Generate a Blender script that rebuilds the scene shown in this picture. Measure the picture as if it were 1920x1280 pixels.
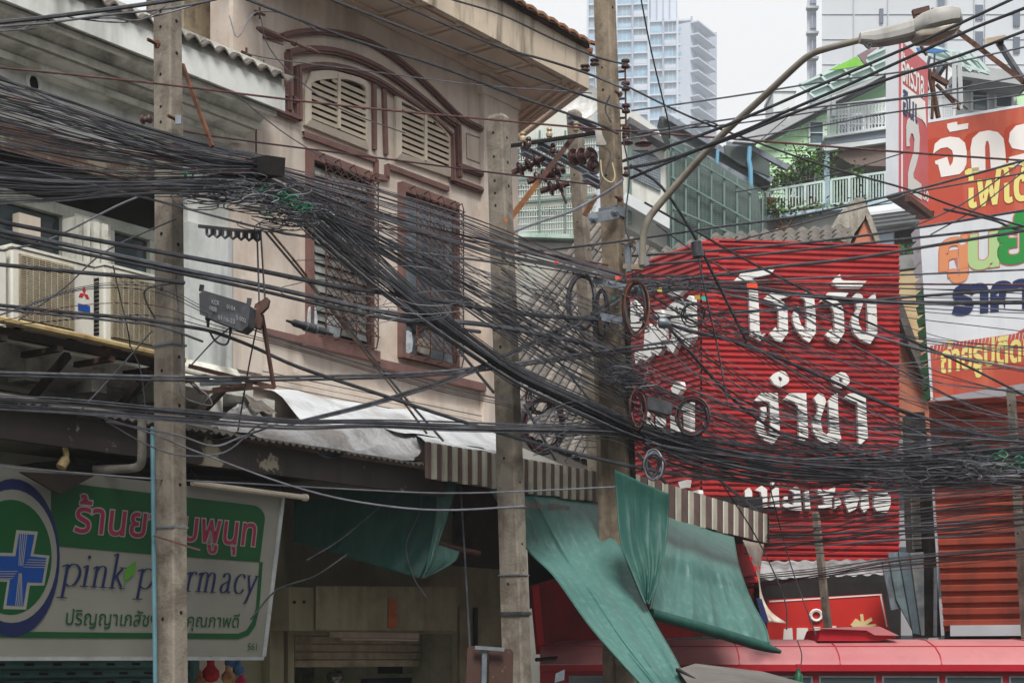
import bpy, math, random
from mathutils import Vector
R = math.radians
rnd = random.Random(7)
sc = bpy.context.scene
for o in list(bpy.data.objects): bpy.data.objects.remove(o)
# ---------------- camera, sky, sun, exposure
EYE = 3.0; FPX = 3000.0; CX = 960.0; HY = 1232.0
cam = bpy.data.cameras.new('camera'); cam.sensor_width = 36; cam.lens = FPX/1920*36
cam.shift_y = (HY-640)/1920; cam.clip_start = .1; cam.clip_end = 3000
co = bpy.data.objects.new('camera', cam); sc.collection.objects.link(co)
co.location = (0, 0, EYE); co.rotation_euler = (R(90), 0, 0); sc.camera = co
SUN_EL, SUN_AZ = 55, 172            # azimuth measured from +Y clockwise (to the right and behind the camera)
w = bpy.data.worlds.new('World'); sc.world = w; w.use_nodes = True
nt = w.node_tree; nt.nodes.clear()
sky = nt.nodes.new('ShaderNodeTexSky'); sky.sky_type = 'NISHITA'; sky.sun_disc = False
sky.sun_elevation = R(SUN_EL); sky.sun_rotation = R(SUN_AZ); sky.dust_density = 4; sky.air_density = 1.2
hs = nt.nodes.new('ShaderNodeHueSaturation'); hs.inputs['Saturation'].default_value = .12
mx = nt.nodes.new('ShaderNodeMix'); mx.data_type = 'RGBA'; mx.inputs[0].default_value = .82
mx.inputs['B'].default_value = (7.8, 7.95, 8.1, 1)   # even cloud deck
bg = nt.nodes.new('ShaderNodeBackground'); bg.inputs[1].default_value = .118
wo = nt.nodes.new('ShaderNodeOutputWorld')
nt.links.new(sky.outputs[0], hs.inputs['Color']); nt.links.new(hs.outputs[0], mx.inputs['A'])
nt.links.new(mx.outputs['Result'], bg.inputs[0]); nt.links.new(bg.outputs[0], wo.inputs[0])
sl = bpy.data.lights.new('sun', 'SUN'); sl.energy = 3.9; sl.angle = R(20); sl.color = (1, .97, .92)
so = bpy.data.objects.new('sun', sl); sc.collection.objects.link(so)
so.rotation_euler = (R(90-SUN_EL), 0, R(180-SUN_AZ)); so.location = (20, -20, 60)
vs = sc.view_settings; vs.view_transform = 'Standard'; vs.look = 'None'; vs.exposure = .27; vs.gamma = 1
vs.use_curve_mapping = False
sc.cycles.max_bounces = 6; sc.cycles.transparent_max_bounces = 12

# ---------------- helpers
def P(px, py, Y): return Vector(((px-CX)/FPX*Y, Y, EYE+(HY-py)/FPX*Y))
class Frame:
    """wall plane; s runs along it to the right, o outwards to the viewer, z up (k leans when the wall leans)"""
    def __init__(f, px, Y, d, lean=0.0, z0=0.0):
        f.d = Vector((d[0], d[1], 0)).normalized(); f.n = Vector((f.d.y, -f.d.x, 0))
        f.k = Vector((0, 0, 1))+f.n*lean
        f.O = Vector(((px-CX)/FPX*Y, Y, 0))-f.k*0+Vector((0, 0, 0)); f.O -= f.n*lean*z0
        f.N = f.d.cross(f.k).normalized()
    def w(f, s, o, z): return f.O+f.d*s+f.n*o+f.k*z
    def sz(f, px, py, o=0):
        r = Vector(((px-CX)/FPX, 1, (HY-py)/FPX)); C = Vector((0, 0, EYE)); q = f.O+f.n*o
        t = (q-C).dot(f.N)/r.dot(f.N); p = C+r*t-q
        return Vector((p.x, p.y, 0)).dot(f.d), p.z
    def s(f, px, o=0): return f.sz(px, HY, o)[0]
    def pt(f, px, py, o=0):
        s, z = f.sz(px, py, o); return f.w(s, o, z)
    def rect(f, x0, x1, yt, yb, o=0, at=None):
        at = x0 if at is None else at
        return f.s(x0, o), f.s(x1, o), f.sz(at, yb, o)[1], f.sz(at, yt, o)[1]
class MB:
    def __init__(m): m.v = []; m.f = []
    def quad(m, a, b, c, d):
        i = len(m.v); m.v += [Vector(a), Vector(b), Vector(c), Vector(d)]; m.f.append((i, i+1, i+2, i+3)); return m
    def hexa(m, p):     # 8 corners: four of one end, four of the other
        i = len(m.v); m.v += [Vector(q) for q in p]
        for q in ((3,2,1,0), (4,5,6,7), (0,1,5,4), (1,2,6,5), (2,3,7,6), (3,0,4,7)): m.f.append(tuple(i+k for k in q))
        return m
    def box(m, fr, s0, s1, o0, o1, z0, z1):
        return m.hexa([fr.w(s0,o0,z0), fr.w(s1,o0,z0), fr.w(s1,o0,z1), fr.w(s0,o0,z1),
                       fr.w(s0,o1,z0), fr.w(s1,o1,z0), fr.w(s1,o1,z1), fr.w(s0,o1,z1)])
    def abox(m, x0, x1, y0, y1, z0, z1):
        return m.hexa([(x0,y1,z0),(x1,y1,z0),(x1,y1,z1),(x0,y1,z1),(x0,y0,z0),(x1,y0,z0),(x1,y0,z1),(x0,y0,z1)])
    def prism(m, pts, off):   # polygon pushed back by the vector off
        i = len(m.v); n = len(pts); off = Vector(off)
        m.v += [Vector(p) for p in pts]+[Vector(p)+off for p in pts]
        m.f.append(tuple(range(i, i+n))); m.f.append(tuple(range(i+2*n-1, i+n-1, -1)))
        for k in range(n): m.f.append((i+k, i+(k+1) % n, i+n+(k+1) % n, i+n+k))
        return m
    def poly(m, fr, px, o1, o0): return m.prism([fr.pt(a, b, o1) for a, b in px], fr.n*(o0-o1))
    def strip(m, a, b):       # sheet between two polylines
        i = len(m.v); n = len(a); m.v += [Vector(p) for p in a]+[Vector(p) for p in b]
        for k in range(n-1): m.f.append((i+k, i+k+1, i+n+k+1, i+n+k))
        return m
    def grid(m, rows):
        i = len(m.v); n = len(rows[0])
        for r in rows: m.v += [Vector(p) for p in r]
        for j in range(len(rows)-1):
            for k in range(n-1): m.f.append((i+j*n+k, i+j*n+k+1, i+(j+1)*n+k+1, i+(j+1)*n+k))
        return m
    def tube(m, pts, r, n=6, cap=True, flat=1.0):
        pts = [Vector(p) for p in pts]; i = len(m.v); up = None; N = len(pts)
        rr = r if isinstance(r, (list, tuple)) else [r]*N
        for k, p in enumerate(pts):
            t = (pts[min(k+1, N-1)]-pts[max(k-1, 0)])
            if t.length < 1e-9: t = Vector((0,0,1))
            t.normalize()
            if up is None:
                up = Vector((0,0,1)) if abs(t.z) < .9 else Vector((0,1,0))
            a = t.cross(up); a.normalize(); b = a.cross(t); up = b
            for q in range(n):
                an = 2*math.pi*(q+.5)/n
                m.v.append(p+a*(rr[k]*math.cos(an))+b*(rr[k]*flat*math.sin(an)))
        for k in range(N-1):
            for q in range(n):
                m.f.append((i+k*n+q, i+k*n+(q+1) % n, i+(k+1)*n+(q+1) % n, i+(k+1)*n+q))
        if cap: m.f.append(tuple(i+q for q in range(n-1, -1, -1))); m.f.append(tuple(i+(N-1)*n+q for q in range(n)))
        return m
    def lathe(m, a, b, prof, n=12):   # profile [(t along a->b in metres, radius)]
        a = Vector(a); ax = (Vector(b)-a).normalized()
        return m.tube_prof(a, ax, prof, n)
    def tube_prof(m, a, ax, prof, n):
        up = Vector((0,0,1)) if abs(ax.z) < .9 else Vector((0,1,0))
        x = ax.cross(up).normalized(); y = x.cross(ax); i = len(m.v)
        for t, r in prof:
            for q in range(n):
                an = 2*math.pi*q/n; m.v.append(a+ax*t+x*(r*math.cos(an))+y*(r*math.sin(an)))
        for k in range(len(prof)-1):
            for q in range(n): m.f.append((i+k*n+q, i+k*n+(q+1) % n, i+(k+1)*n+(q+1) % n, i+(k+1)*n+q))
        m.f.append(tuple(i+q for q in range(n-1,-1,-1))); m.f.append(tuple(i+(len(prof)-1)*n+q for q in range(n)))
        return m
    def bar(m, a, b, w_, h_=None, side=None):   # straight bar of rectangular section
        a, b = Vector(a), Vector(b); h_ = h_ or w_; t = (b-a).normalized()
        x = Vector(side) if side is not None else t.cross(Vector((0,0,1)))
        if x.length < 1e-3: x = Vector((1,0,0))
        x = (x-t*x.dot(t)).normalized(); y = t.cross(x); x = x*w_/2; y = y*h_/2
        return m.hexa([a-x-y, a+x-y, a+x+y, a-x+y, b-x-y, b+x-y, b+x+y, b-x+y])
    def build(m, name, material, parent=None, smooth=False, label=None, cat=None, group=None, kind=None):
        org = Vector(parent['_org']) if parent is not None else None
        if org is None:
            xs = [v.x for v in m.v]; ys = [v.y for v in m.v]; zs = [v.z for v in m.v]
            org = Vector(((min(xs)+max(xs))/2, (min(ys)+max(ys))/2, min(zs)))
        me = bpy.data.meshes.new(name); me.from_pydata([v-org for v in m.v], [], m.f); me.update()
        if smooth: me.polygons.foreach_set('use_smooth', [True]*len(me.polygons))
        me.materials.append(material)
        o = bpy.data.objects.new(name, me); sc.collection.objects.link(o)
        if parent is not None: o.parent = parent; o['_org'] = tuple(org)
        else: o.location = org; o['_org'] = tuple(org)
        if smooth and len(me.polygons) > 8:
            try: me.set_sharp_from_angle(angle=R(40))
            except Exception: pass
        tag(o, label, cat, group, kind); return o
def tag(o, label=None, cat=None, group=None, kind=None):
    if label: o['label'] = label
    if cat: o['category'] = cat
    if group: o['group'] = group
    if kind: o['kind'] = kind
    return o
def thing(name, label, cat, loc, group=None):
    o = bpy.data.objects.new(name, None); o.empty_display_size = .2; sc.collection.objects.link(o)
    o.location = loc; o['_org'] = tuple(loc); return tag(o, label, cat, group)
def copy_tree(o, loc=None, label=None, par=None, rotz=None, scale=None):
    c = o.copy(); sc.collection.objects.link(c)
    if par is not None: c.parent = par
    if loc is not None: c.location = loc; c['_org'] = tuple(loc)
    if label: c['label'] = label
    if rotz is not None: c.rotation_euler.z = rotz
    if scale is not None: c.scale = scale
    for ch in list(o.children): copy_tree(ch, par=c)
    return c
def catmull(pts, n=6):
    pts = [Vector(p) for p in pts]
    if len(pts) < 3: return [pts[0].lerp(pts[-1], k/n) for k in range(n+1)]
    q = [pts[0]*2-pts[1]]+pts+[pts[-1]*2-pts[-2]]; out = []
    for i in range(1, len(q)-2):
        a, b, c, d = q[i-1], q[i], q[i+1], q[i+2]
        for k in range(n):
            t = k/n; out.append(.5*((2*b)+(c-a)*t+(2*a-5*b+4*c-d)*t*t+(3*b-a-3*c+d)*t**3))
    out.append(pts[-1]); return out
def lin(c):
    return tuple(((x/255)/12.92 if x <= 10 else ((x/255+.055)/1.055)**2.4) for x in c)+(1,)
MATS = {}
def mat(name, col, rough=.7, col2=None, scale=2.5, lo=.42, hi=.62, streak=None, samt=.6, sscale=5, bump=.15, bscale=60, metal=0., spec=.35, flat=False, bdist=.01):
    if name in MATS: return MATS[name]
    m = bpy.data.materials.new(name); m.use_nodes = True; t = m.node_tree; N = t.nodes; L = t.links
    b = N['Principled BSDF']; b.inputs['Roughness'].default_value = rough; b.inputs['Metallic'].default_value = metal
    b.inputs['Specular IOR Level'].default_value = spec
    c = lin(col); m.diffuse_color = c
    b.inputs['Base Color'].default_value = c; MATS[name] = m
    if flat: return m
    tc = N.new('ShaderNodeTexCoord')
    geo = N.new('ShaderNodeNewGeometry'); src = geo.outputs['Position']
    cur = None
    def noise(sx, detail=6, rg=.6, zs=1):
        mp = N.new('ShaderNodeMapping'); mp.inputs['Scale'].default_value = (sx, sx, sx*zs); L.new(src, mp.inputs[0])
        n = N.new('ShaderNodeTexNoise'); n.inputs['Scale'].default_value = 1; n.inputs['Detail'].default_value = detail
        n.inputs['Roughness'].default_value = rg; L.new(mp.outputs[0], n.inputs[0]); return n.outputs[0]
    def ramp(x, a, e):
        r = N.new('ShaderNodeMapRange'); r.inputs['From Min'].default_value = a; r.inputs['From Max'].default_value = e
        r.clamp = True; L.new(x, r.inputs[0]); return r.outputs[0]
    def mix(f, A, B):
        x = N.new('ShaderNodeMix'); x.data_type = 'RGBA'; L.new(f, x.inputs[0])
        for s_, v in (('A', A), ('B', B)):
            if isinstance(v, tuple): x.inputs[s_].default_value = v
            else: L.new(v, x.inputs[s_])
        return x.outputs['Result']
    d2 = tuple(k*.78 for k in c[:3])+(1,); cur = mix(ramp(noise(scale*.7), .3, .7), c, d2)
    if col2: cur = mix(ramp(noise(scale, 8, .65), lo, hi), cur, lin(col2))
    if streak:
        f = ramp(noise(sscale, 5, .6, .12), .5, .75)
        mu = N.new('ShaderNodeMath'); mu.operation = 'MULTIPLY'; mu.inputs[1].default_value = samt; L.new(f, mu.inputs[0])
        cur = mix(mu.outputs[0], cur, lin(streak))
    L.new(cur, b.inputs['Base Color'])
    if bump:
        bp = N.new('ShaderNodeBump'); bp.inputs['Strength'].default_value = bump; bp.inputs['Distance'].default_value = bdist
        L.new(noise(bscale, 4), bp.inputs['Height']); L.new(bp.outputs[0], b.inputs['Normal'])
    rn = N.new('ShaderNodeMapRange'); rn.inputs['To Min'].default_value = max(.02, rough-.12); rn.inputs['To Max'].default_value = min(1, rough+.12)
    L.new(noise(scale*3), rn.inputs[0]); L.new(rn.outputs[0], b.inputs['Roughness'])
    return m
_tc = {}
def text_polys(body, offset=0.0, font=None):
    """outline of a line of text as a filled flat mesh: (verts2d, faces), normalised to its own box"""
    key = (body, offset)
    if key in _tc: return _tc[key]
    c = bpy.data.curves.new('lettering', 'FONT'); c.body = body; c.offset = offset; c.resolution_u = 4
    o = bpy.data.objects.new('lettering', c); sc.collection.objects.link(o)
    bpy.context.view_layer.update()
    me = bpy.data.meshes.new_from_object(o.evaluated_get(bpy.context.evaluated_depsgraph_get()))
    v = [(p.co.x, p.co.y) for p in me.vertices]; f = [tuple(p.vertices) for p in me.polygons]
    bpy.data.objects.remove(o); bpy.data.curves.remove(c); bpy.data.meshes.remove(me)
    _tc[key] = (v, f); return v, f
def text_on(fr, body, x0, x1, yt, yb, o, material, parent, name='lettering', offset=0.0, slant=0, yt2=None, yb2=None, label=None, back=None):
    """lettering fitted to picture-measured corners on a wall frame (the sign it is printed on)"""
    v, f = text_polys(body, 0.0); v2, f2 = text_polys(body, offset)
    ax, bx = min(p[0] for p in v), max(p[0] for p in v); ay, by = min(p[1] for p in v), max(p[1] for p in v)
    s0, z0 = fr.sz(x0, yb, o); _, z1 = fr.sz(x0, yt, o)
    s1 = fr.sz(x1, (yt2 or yt)*.5+(yb2 or yb)*.5, o)[0]
    if yb2 is not None: _, zb2 = fr.sz(x1, yb2, o); _, zt2 = fr.sz(x1, yt2, o)
    else: zb2, zt2 = z0, z1
    m = MB()
    for a, b in v2:
        p = (a-ax)/(bx-ax); q = (b-ay)/(by-ay)
        lo_ = z0+(zb2-z0)*p; hi_ = z1+(zt2-z1)*p
        m.v.append(fr.w(s0+(s1-s0)*p+slant*q, o, lo_+(hi_-lo_)*q))
    m.f = list(f2)
    return m.build(name, material, parent, label=label)
# ---------------- materials
M_conc = mat('concrete', (142,134,122), .9, (104,96,86), 5, .45, .6, (90,82,74), .5, 14, .5, 40)
M_conc2 = mat('concrete_brown', (146,132,114), .9, (110,98,84), 6, .42, .6, (84,72,60), .5, 14, .5, 40)
M_hole = mat('dark_recess', (18,16,15), .9, flat=True)
M_pink = mat('pink_plaster', (222,209,197), .85, (190,172,156), 1.6, .47, .68, (118,104,92), .6, 3, .25, 30)
M_soff = mat('soffit_plaster', (216,196,178), .85, (190,170,152), 1.5, .5, .75, None, bump=.15)
M_trim = mat('maroon_trim', (126,94,88), .75, (104,76,72), 4, .48, .66, (78,60,56), .4, 6, .2, 50)
M_slat = mat('tan_louvre', (200,186,166), .75, (178,162,142), 3, .5, .7, (130,116,100), .4, 6, .1)
M_cream = mat('cream_paint', (216,204,188), .7, (196,184,166), 3, .5, .7, (150,140,124), .35, 6, .1)
M_white = mat('white_plaster', (228,230,226), .85, (186,190,184), 1.6, .48, .7, (92,92,84), .75, 2.2, .25, 30)
M_stain = mat('stained_plaster', (220,219,210), .9, (150,148,136), 2.2, .46, .64, (78,76,68), .7, 3, .35, 30)
M_black = mat('black_rubber', (48,49,54), .45, (66,68,74), 8, .45, .6, bump=0, spec=.45)
M_dgrey = mat('dark_grey_rubber', (74,76,83), .45, (94,96,104), 8, .45, .6, bump=0, spec=.5)
M_grey = mat('grey_cable_sheath', (122,124,132), .45, (100,102,110), 8, .45, .6, bump=0, spec=.4)
M_redw = mat('red_brown_cable', (104,64,60), .55, (60,40,40), 10, .45, .6, bump=0)
M_maroonw = mat('maroon_cable', (70,30,38), .5, (52,28,34), 10, .45, .6, bump=0)
M_rust = mat('rusty_steel', (78,52,42), .85, (106,68,48), 9, .45, .6, (60,40,32), .6, 10, .4, 60)
M_brownst = mat('brown_painted_steel', (82,56,50), .7, (110,70,52), 9, .55, .7, bump=.2)
M_galv = mat('galvanised_steel', (134,142,150), .5, (108,116,124), 6, .45, .6, metal=.5, bump=.1)
M_steel = mat('grey_blue_steel', (126,134,144), .6, (92,98,106), 5, .48, .65, (80,70,62), .4, 8, .15)
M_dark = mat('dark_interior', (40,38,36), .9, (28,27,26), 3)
M_wood = mat('weathered_timber', (38,33,31), .9, (26,23,22), 12, .4, .6, bump=.6, bscale=80)
M_porc = mat('brown_porcelain', (78,52,48), .25, (60,40,38), 9, bump=0, spec=.6)
M_cporc = mat('cream_porcelain', (186,168,140), .3, (150,130,104), 9, bump=0, spec=.6)
M_glass = mat('dark_window_glass', (62,74,78), .15, (48,58,62), .8, bump=0, spec=.7)
M_teal = mat('teal_tarpaulin', (72,112,106), .5, (58,98,92), .8, .45, .65, (112,146,132), .4, 14, .35, 9, bdist=.02)
M_dteal = mat('dark_teal_tarpaulin', (30,78,70), .6, (24,70,62), .8, .42, .62, (60,110,96), .3, 14, .35, 9, bdist=.02)
M_alu = mat('foil_roof_sheet', (196,197,200), .42, (150,148,146), 2.4, .46, .6, (110,96,86), .5, 3, .8, 9, metal=.4, bdist=.05)
M_bluewh = mat('white_painted_sheet', (208,212,216), .6, (172,174,176), 2.4, .46, .62, (104,96,88), .6, 4, .15)
M_tile = mat('old_roof_tile', (104,98,92), .95, (72,66,62), 9, .42, .6, (136,128,118), .5, 5, .6, 50)
M_btile = mat('brown_roof_tile', (150,110,84), .9, (112,80,62), 6, .45, .65, (60,50,44), .5, 6, .4, 40)
M_fascia = mat('peeling_fascia', (74,68,66), .9, (168,160,140), 3.2, .6, .635, (48,44,42), .6, 5, .3, 30)
M_teals = mat('teal_shutter_paint', (72,120,116), .6, (54,96,94), 4, .45, .65, bump=.1)
M_acw = mat('aircon_casing', (226,224,214), .6, (196,192,176), 3, .5, .7, (140,132,116), .4, 8, .1)
M_acg = mat('aircon_grille', (170,160,138), .8, (138,126,106), 5, bump=.2)
M_yelp = mat('yellowed_pipe', (186,166,120), .6, (140,110,70), 4, .5, .65, (90,70,52), .4, 8, .1)
M_bluep = mat('blue_conduit', (100,140,152), .5, (84,120,132), 6, bump=0)
M_signw = mat('sign_panel_shaded_white', (148,149,141), .45, (140,141,132), 2, bump=0)  # sign white darkened in colour, prints too, for the awning's shade
def flat(name, c, r=.5): return mat(name, c, r, flat=True)
M_green = flat('print_green', (16,82,42)); M_pinkp = flat('print_pink', (148,38,78)); M_navy = flat('print_navy', (28,42,88))
M_blue = flat('print_blue', (18,72,152)); M_leaf = flat('print_leaf_green', (80,146,50)); M_outl = flat('print_off_white', (154,156,146))
M_notch = mat('dark_brown_board', (52,42,38), .9, (36,30,28), 4)

# ---------------- frames
FA = Frame(0, 12, (.7167, 1))                    # the shophouse fronts on the left
def D(px):                                       # distance of the cable line over the pavement
    if px <= 1150: return FA.pt(px, HY, 2.05).y
    return FA.pt(1150, HY, 2.05).y+(px-1150)/770*3.2

# ---------------- setting: ground, road, pavement
g = MB(); g.quad((-400,-60,0),(400,-60,0),(400,900,0),(-400,900,0)); g.build('ground', mat('ground_asphalt', (70,68,66), .95, (58,56,54), .6), kind='structure')
g = MB(); g.hexa([FA.w(-20,0,0),FA.w(30,0,0),FA.w(30,0,.14),FA.w(-20,0,.14),FA.w(-20,3,0),FA.w(30,3,0),FA.w(30,3,.14),FA.w(-20,3,.14)])
g.build('pavement', mat('pavement_concrete', (134,128,120), .9, (110,104,98), 3), kind='structure')
g = MB(); g.quad(*[FA.w(s,o,.006) for s,o in ((-20,3.02),(60,3.02),(60,12),(-20,12))]); g.build('road', mat('road_asphalt', (62,61,60), .95, (52,51,50), 2), kind='structure')

# ---------------- white shophouse (left)
sL = -3.6; sL0 = -1.2; sC = FA.s(436, 0)                     # party line with the pink building
T = thing('white_shophouse', 'weathered white shophouse with heavy moulded cornice at the left edge, air conditioners on its front', 'building', FA.w(1, 0, 0))
m = MB(); zt = FA.sz(430, 160, 0)[1]
def wallrect(m, x0, x1, yt, yb, o0, o1, at): # helper on FA
    s0 = FA.s(x0, o1); s1 = FA.s(x1, o1); zb = FA.sz(at, yb, o1)[1]; zt_ = FA.sz(at, yt, o1)[1]; m.box(FA, s0, s1, o0, o1, zb, zt_)
zA = FA.sz(250, 322, 0)[1]; zB = FA.sz(250, 700, 0)[1]; sP = FA.s(352, 0)
m.box(FA, sL, sC, -.3, 0, zA, zt+.2)                 # upper wall
m.box(FA, sP, sC, -.3, 0, zB, zA)                # right pier, fits below the upper wall
m.build('wall', M_white, T)
m = MB(); m.box(FA, sL, sC, -.3, 0, 0, FA.sz(250, 905, 0)[1]); m.build('shop_wall', M_cream, T)
m = MB(); m.box(FA, sL, sC-.002, -.3, -.01, FA.sz(250,905,0)[1]+.002, zB-.002); m.build('mid_wall', mat('pale_green_plaster', (190,198,184), .85, (150,156,142), 2, .46, .66, (80,80,70), .6, 3, .25, 30), T)
m = MB(); m.box(FA, sL, sC, -4.2, -4, 0, zt); m.build('back_wall', M_dark, T)
m = MB(); m.box(FA, sL-.2, sL, -4.2, -.31, 0, zt); m.build('end_wall', M_dark, T)
m = MB()
for s, z in ((FA.s(62,0), FA.sz(62,157,0)[1]),):
    ring = []
    m.tube([FA.w(s+.06*math.cos(a), .012, z+.075*math.sin(a)) for a in [k*math.pi/8 for k in range(17)]], .018, 5)
m.build('vent_surround', M_white, T)
m = MB(); m.prism([FA.w(s+.052*math.cos(a), .004, z+.064*math.sin(a)) for a in [k*math.pi/8 for k in range(16)]], FA.n*-.003); m.build('vent_hole', M_hole, T)
# cornice profile extruded along the front
zb = FA.sz(440, 172, .45)[1]
prof = [(.0,.34),(.46,.34),(.46,.2),(.45,.195),(.45,0),(.40,0),(.39,-.04),(.33,-.055),(.29,-.09),(.25,-.16),(.25,-.19),(.21,-.2),(.21,-.26),(.13,-.29),(.11,-.35),(.11,-.37),(.07,-.38),(.05,-.42),(0,-.46)]
prof = [(o, z if z > 0 else z*.6) for o, z in prof]; m = MB(); e0 = [FA.w(sL, o, zb+z) for o, z in prof]; se = sC+.02; e1 = [FA.w(se+o*.25, o, zb+z) for o, z in prof]
m.strip(e0, e1); m.v += e1; m.f.append(tuple(range(len(m.v)-len(e1), len(m.v)))); m.build('cornice', M_stain, T)
m = MB(); m.box(FA, sL, se+.14, .463, .475, zb-.01, zb+.2); m.build('eaves_board', M_white, T)
M_mld = mat('cornice_light', (226,225,216), .85, (176,174,162), 3, .5, .68, (110,108,98), .6, 5, .2)
for o_, z_, w_ in ((.40,-.03,.035),(.25,-.12,.045),(.1,-.235,.04)):
    m = MB(); m.bar(FA.w(sL, o_, zb+z_), FA.w(se+o_*.25, o_, zb+z_), w_); m.build('cornice_moulding', M_mld, T)
# corrugated cement roof above the cornice: one sheet per course, as pieces
for j in range(3):
    m = MB(); ns = int((se+.2-sL)/.16)*6; rows = []
    for i, t in enumerate((0, 1)):
        o = .52-.75*j-.8*t; z = zb+.27+.30*j+.36*t
        rows.append([FA.w(sL+(se+.2-sL)*k/ns, o, z+.028*math.cos(k*2*math.pi/6)) for k in range(ns+1)])
    low = [p-Vector((0,0,.02)) for p in rows[0]]
    m.grid([low]+rows); m.build('corrugated_sheet', M_tile, T, smooth=False)
# stained brick stub wall above the roof
m = MB(); wallrect(m, 345, 425, -60, 140, -1.2, -.7, 345); m.build('parapet', mat('mottled_render', (150,134,110), .95, (84,76,66), 3, .44, .56, (190,176,150), .4, 6, .5, 30), T)
# first-floor openings
m = MB(); m.box(FA, sL, sP, -.35, -.3, zB-.5, zA); m.build('window_recess', M_dark, T)
m = MB()
for x0, x1 in ((-60, -30), (118, 137), (205, 215), (282,300)): wallrect(m, x0, x1, 372, 700, -.3, -.2, 0)
zz = FA.sz(0, 372, -.2)[1]; m.box(FA, sL, sP-.002, -.3, -.2, zz+.002, zz+.09); m.build('window_frame', mat('grey_white_frame', (176,180,172), .7, (140,142,134), 4, .45, .6), T)
for x0, x1 in ((-25, 118), (216, 282)):
    m = MB(); wallrect(m, x0, x1, 380, 640, -.27, -.25, 0); m.build('pane', M_glass, T)
m = MB()
for x in (143, 158, 176, 192): wallrect(m, x, x+11, 365, 830, -.19, -.02, 0)
wallrect(m, 140, 208, 360, 835, -.3, -.19, 0); m.build('fluted_pilaster', M_stain, T)
m = MB(); wallrect(m, 36, 76, 398, 440, -.2, -.12, 36); m.build('exhaust_fan_box', M_cream, T)
# old timber band and brick-red strip under the white wall
m = MB(); wallrect(m, -80, 300, 268, 318, 0, .03, 150); m.build('fascia_strip', mat('red_brown_render', (112,92,82), .95, (150,142,124), 5, .52, .6, (70,52,46), .6, 6, .3), T)
# ledge under the AC: weathered cornice with corbels
zl = FA.sz(250, 742, .1)[1]; lp = [(0,.62),(.1,.62),(.16,.5),(.16,.45),(.12,.42),(.30,.3),(.30,.18),(.24,.1),(.2,.04),(.1,0),(0,-.1)]
m = MB(); m.strip([FA.w(sL,o,zl+z*.62) for o,z in lp], [FA.w(sC-.05,o,zl+z*.62) for o,z in lp]); m.build('string_course', M_stain, T)
for i in range(11):
    m = MB(); s = sL+.5+.62*i; m.box(FA, s, s+.14, .1, .3, zl-.06, zl+.13); m.build('corbel', M_stain, T)
m = MB(); wallrect(m, 355, 436, 415, 830, 0, .07, 355); m.build('corner_pier', mat('blue_white_plaster', (214,217,216), .85, (182,186,184), 2, .46, .62, (60,60,56), .85, 3, .2), T)

# air conditioning units on a shelf
def aircon(x0, x1, yt, yb, label, logo, o=.62):
    s0, s1, z0, z1 = FA.rect(x0, x1, yt, yb, o)
    t = thing('air_conditioner', label, 'air conditioner', FA.w(s0, o-.3, z0), 'air conditioners on the white shophouse')
    W = s1-s0; H = z1-z0
    m = MB(); m.box(FA, s0, s1, o-.32, o, z0, z1); b = m.build('casing', M_acw, t)
    bv = b.modifiers.new('bevel', 'BEVEL'); bv.width = .018; bv.segments = 3
    gx0, gx1 = s0+.05*W+.02, s0+.73*W
    m = MB(); m.box(FA, gx0, gx1, o+.002, o+.012, z0+.07*H, z1-.07*H); m.build('grille_back', M_acg, t)
    m = MB()
    for k in range(34):
        z = z0+.08*H+k*(.84*H/34); m.box(FA, gx0+.01, gx1-.01, o+.013, o+.024, z, z+.007)
    for k in range(1, 9):
        s = gx0+(gx1-gx0)*k/9; m.box(FA, s-.003, s+.003, o+.025, o+.028, z0+.08*H, z1-.08*H)
    m.build('grille_bars', mat('grille_wire', (184,174,152), .7, (154,142,120), 6), t, kind='stuff')
    for k in range(14):
        m = MB(); z = z0+.1*H+k*.055*H; m.box(FA, s0-.004, s0-.001, o-.27, o-.06, z, z+.02); m.build('louvre', M_dark, t)
    m = MB(); m.box(FA, s0-.006, s1+.006, o-.33, o+.008, z1+.001, z1+.02); m.build('lid', M_acw, t)
    for q in (s0+.1, s1-.16):
        m = MB(); m.box(FA, q, q+.06, o-.3, o+.01, z0-.04, z0-.002); m.build('foot', M_dark, t)
    if logo:
        cx, cz, r = s0+.86*W, z0+.60*H, .032
        m = MB()
        for a in (90, 210, 330):
            a = R(a); u = (math.cos(a), math.sin(a)); l = (math.cos(a+R(30)), math.sin(a+R(30))); k = (math.cos(a-R(30)), math.sin(a-R(30)))
            f = lambda p, q: FA.w(cx+p*r, o+.004, cz+q*r)
            m.prism([f(0,0), f(k[0]*1.0,k[1]*1.0), f(u[0]*1.73,u[1]*1.73), f(l[0]*1.0,l[1]*1.0)], FA.n*-.003)
        m.build('emblem', flat('print_red', (190,34,44)), t)
        m = MB(); m.box(FA, cx-.055, cx+.055, o+.001, o+.004, cz-.13, cz-.08); m.build('badge', M_blue, t)
    return t
aircon(22, 178, 462, 606, 'cream outdoor air conditioner with three-diamond red emblem, left of the other one', True)
aircon(196, 330, 497, 640, 'outdoor air conditioner with a brown wire grille, half hidden behind the left concrete pole', False)
aircon(-150, 14, 430, 590, 'outdoor air conditioner cut off by the left edge, with black louvred side', False)
T2 = thing('support_shelf', 'rusty shelf with yellowed pipe along its edge that carries the air conditioners', 'shelf', FA.w(1, .4, 4.5))
zs = FA.sz(100, 622, .72)[1]
m = MB(); m.tube([FA.w(sL0, .74, zs+.01), FA.w(FA.s(150,.74), .74, zs), FA.w(FA.s(345,.74), .74, zs-.02)], .028, 8); m.build('pipe', M_yelp, T2, smooth=True)
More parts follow.
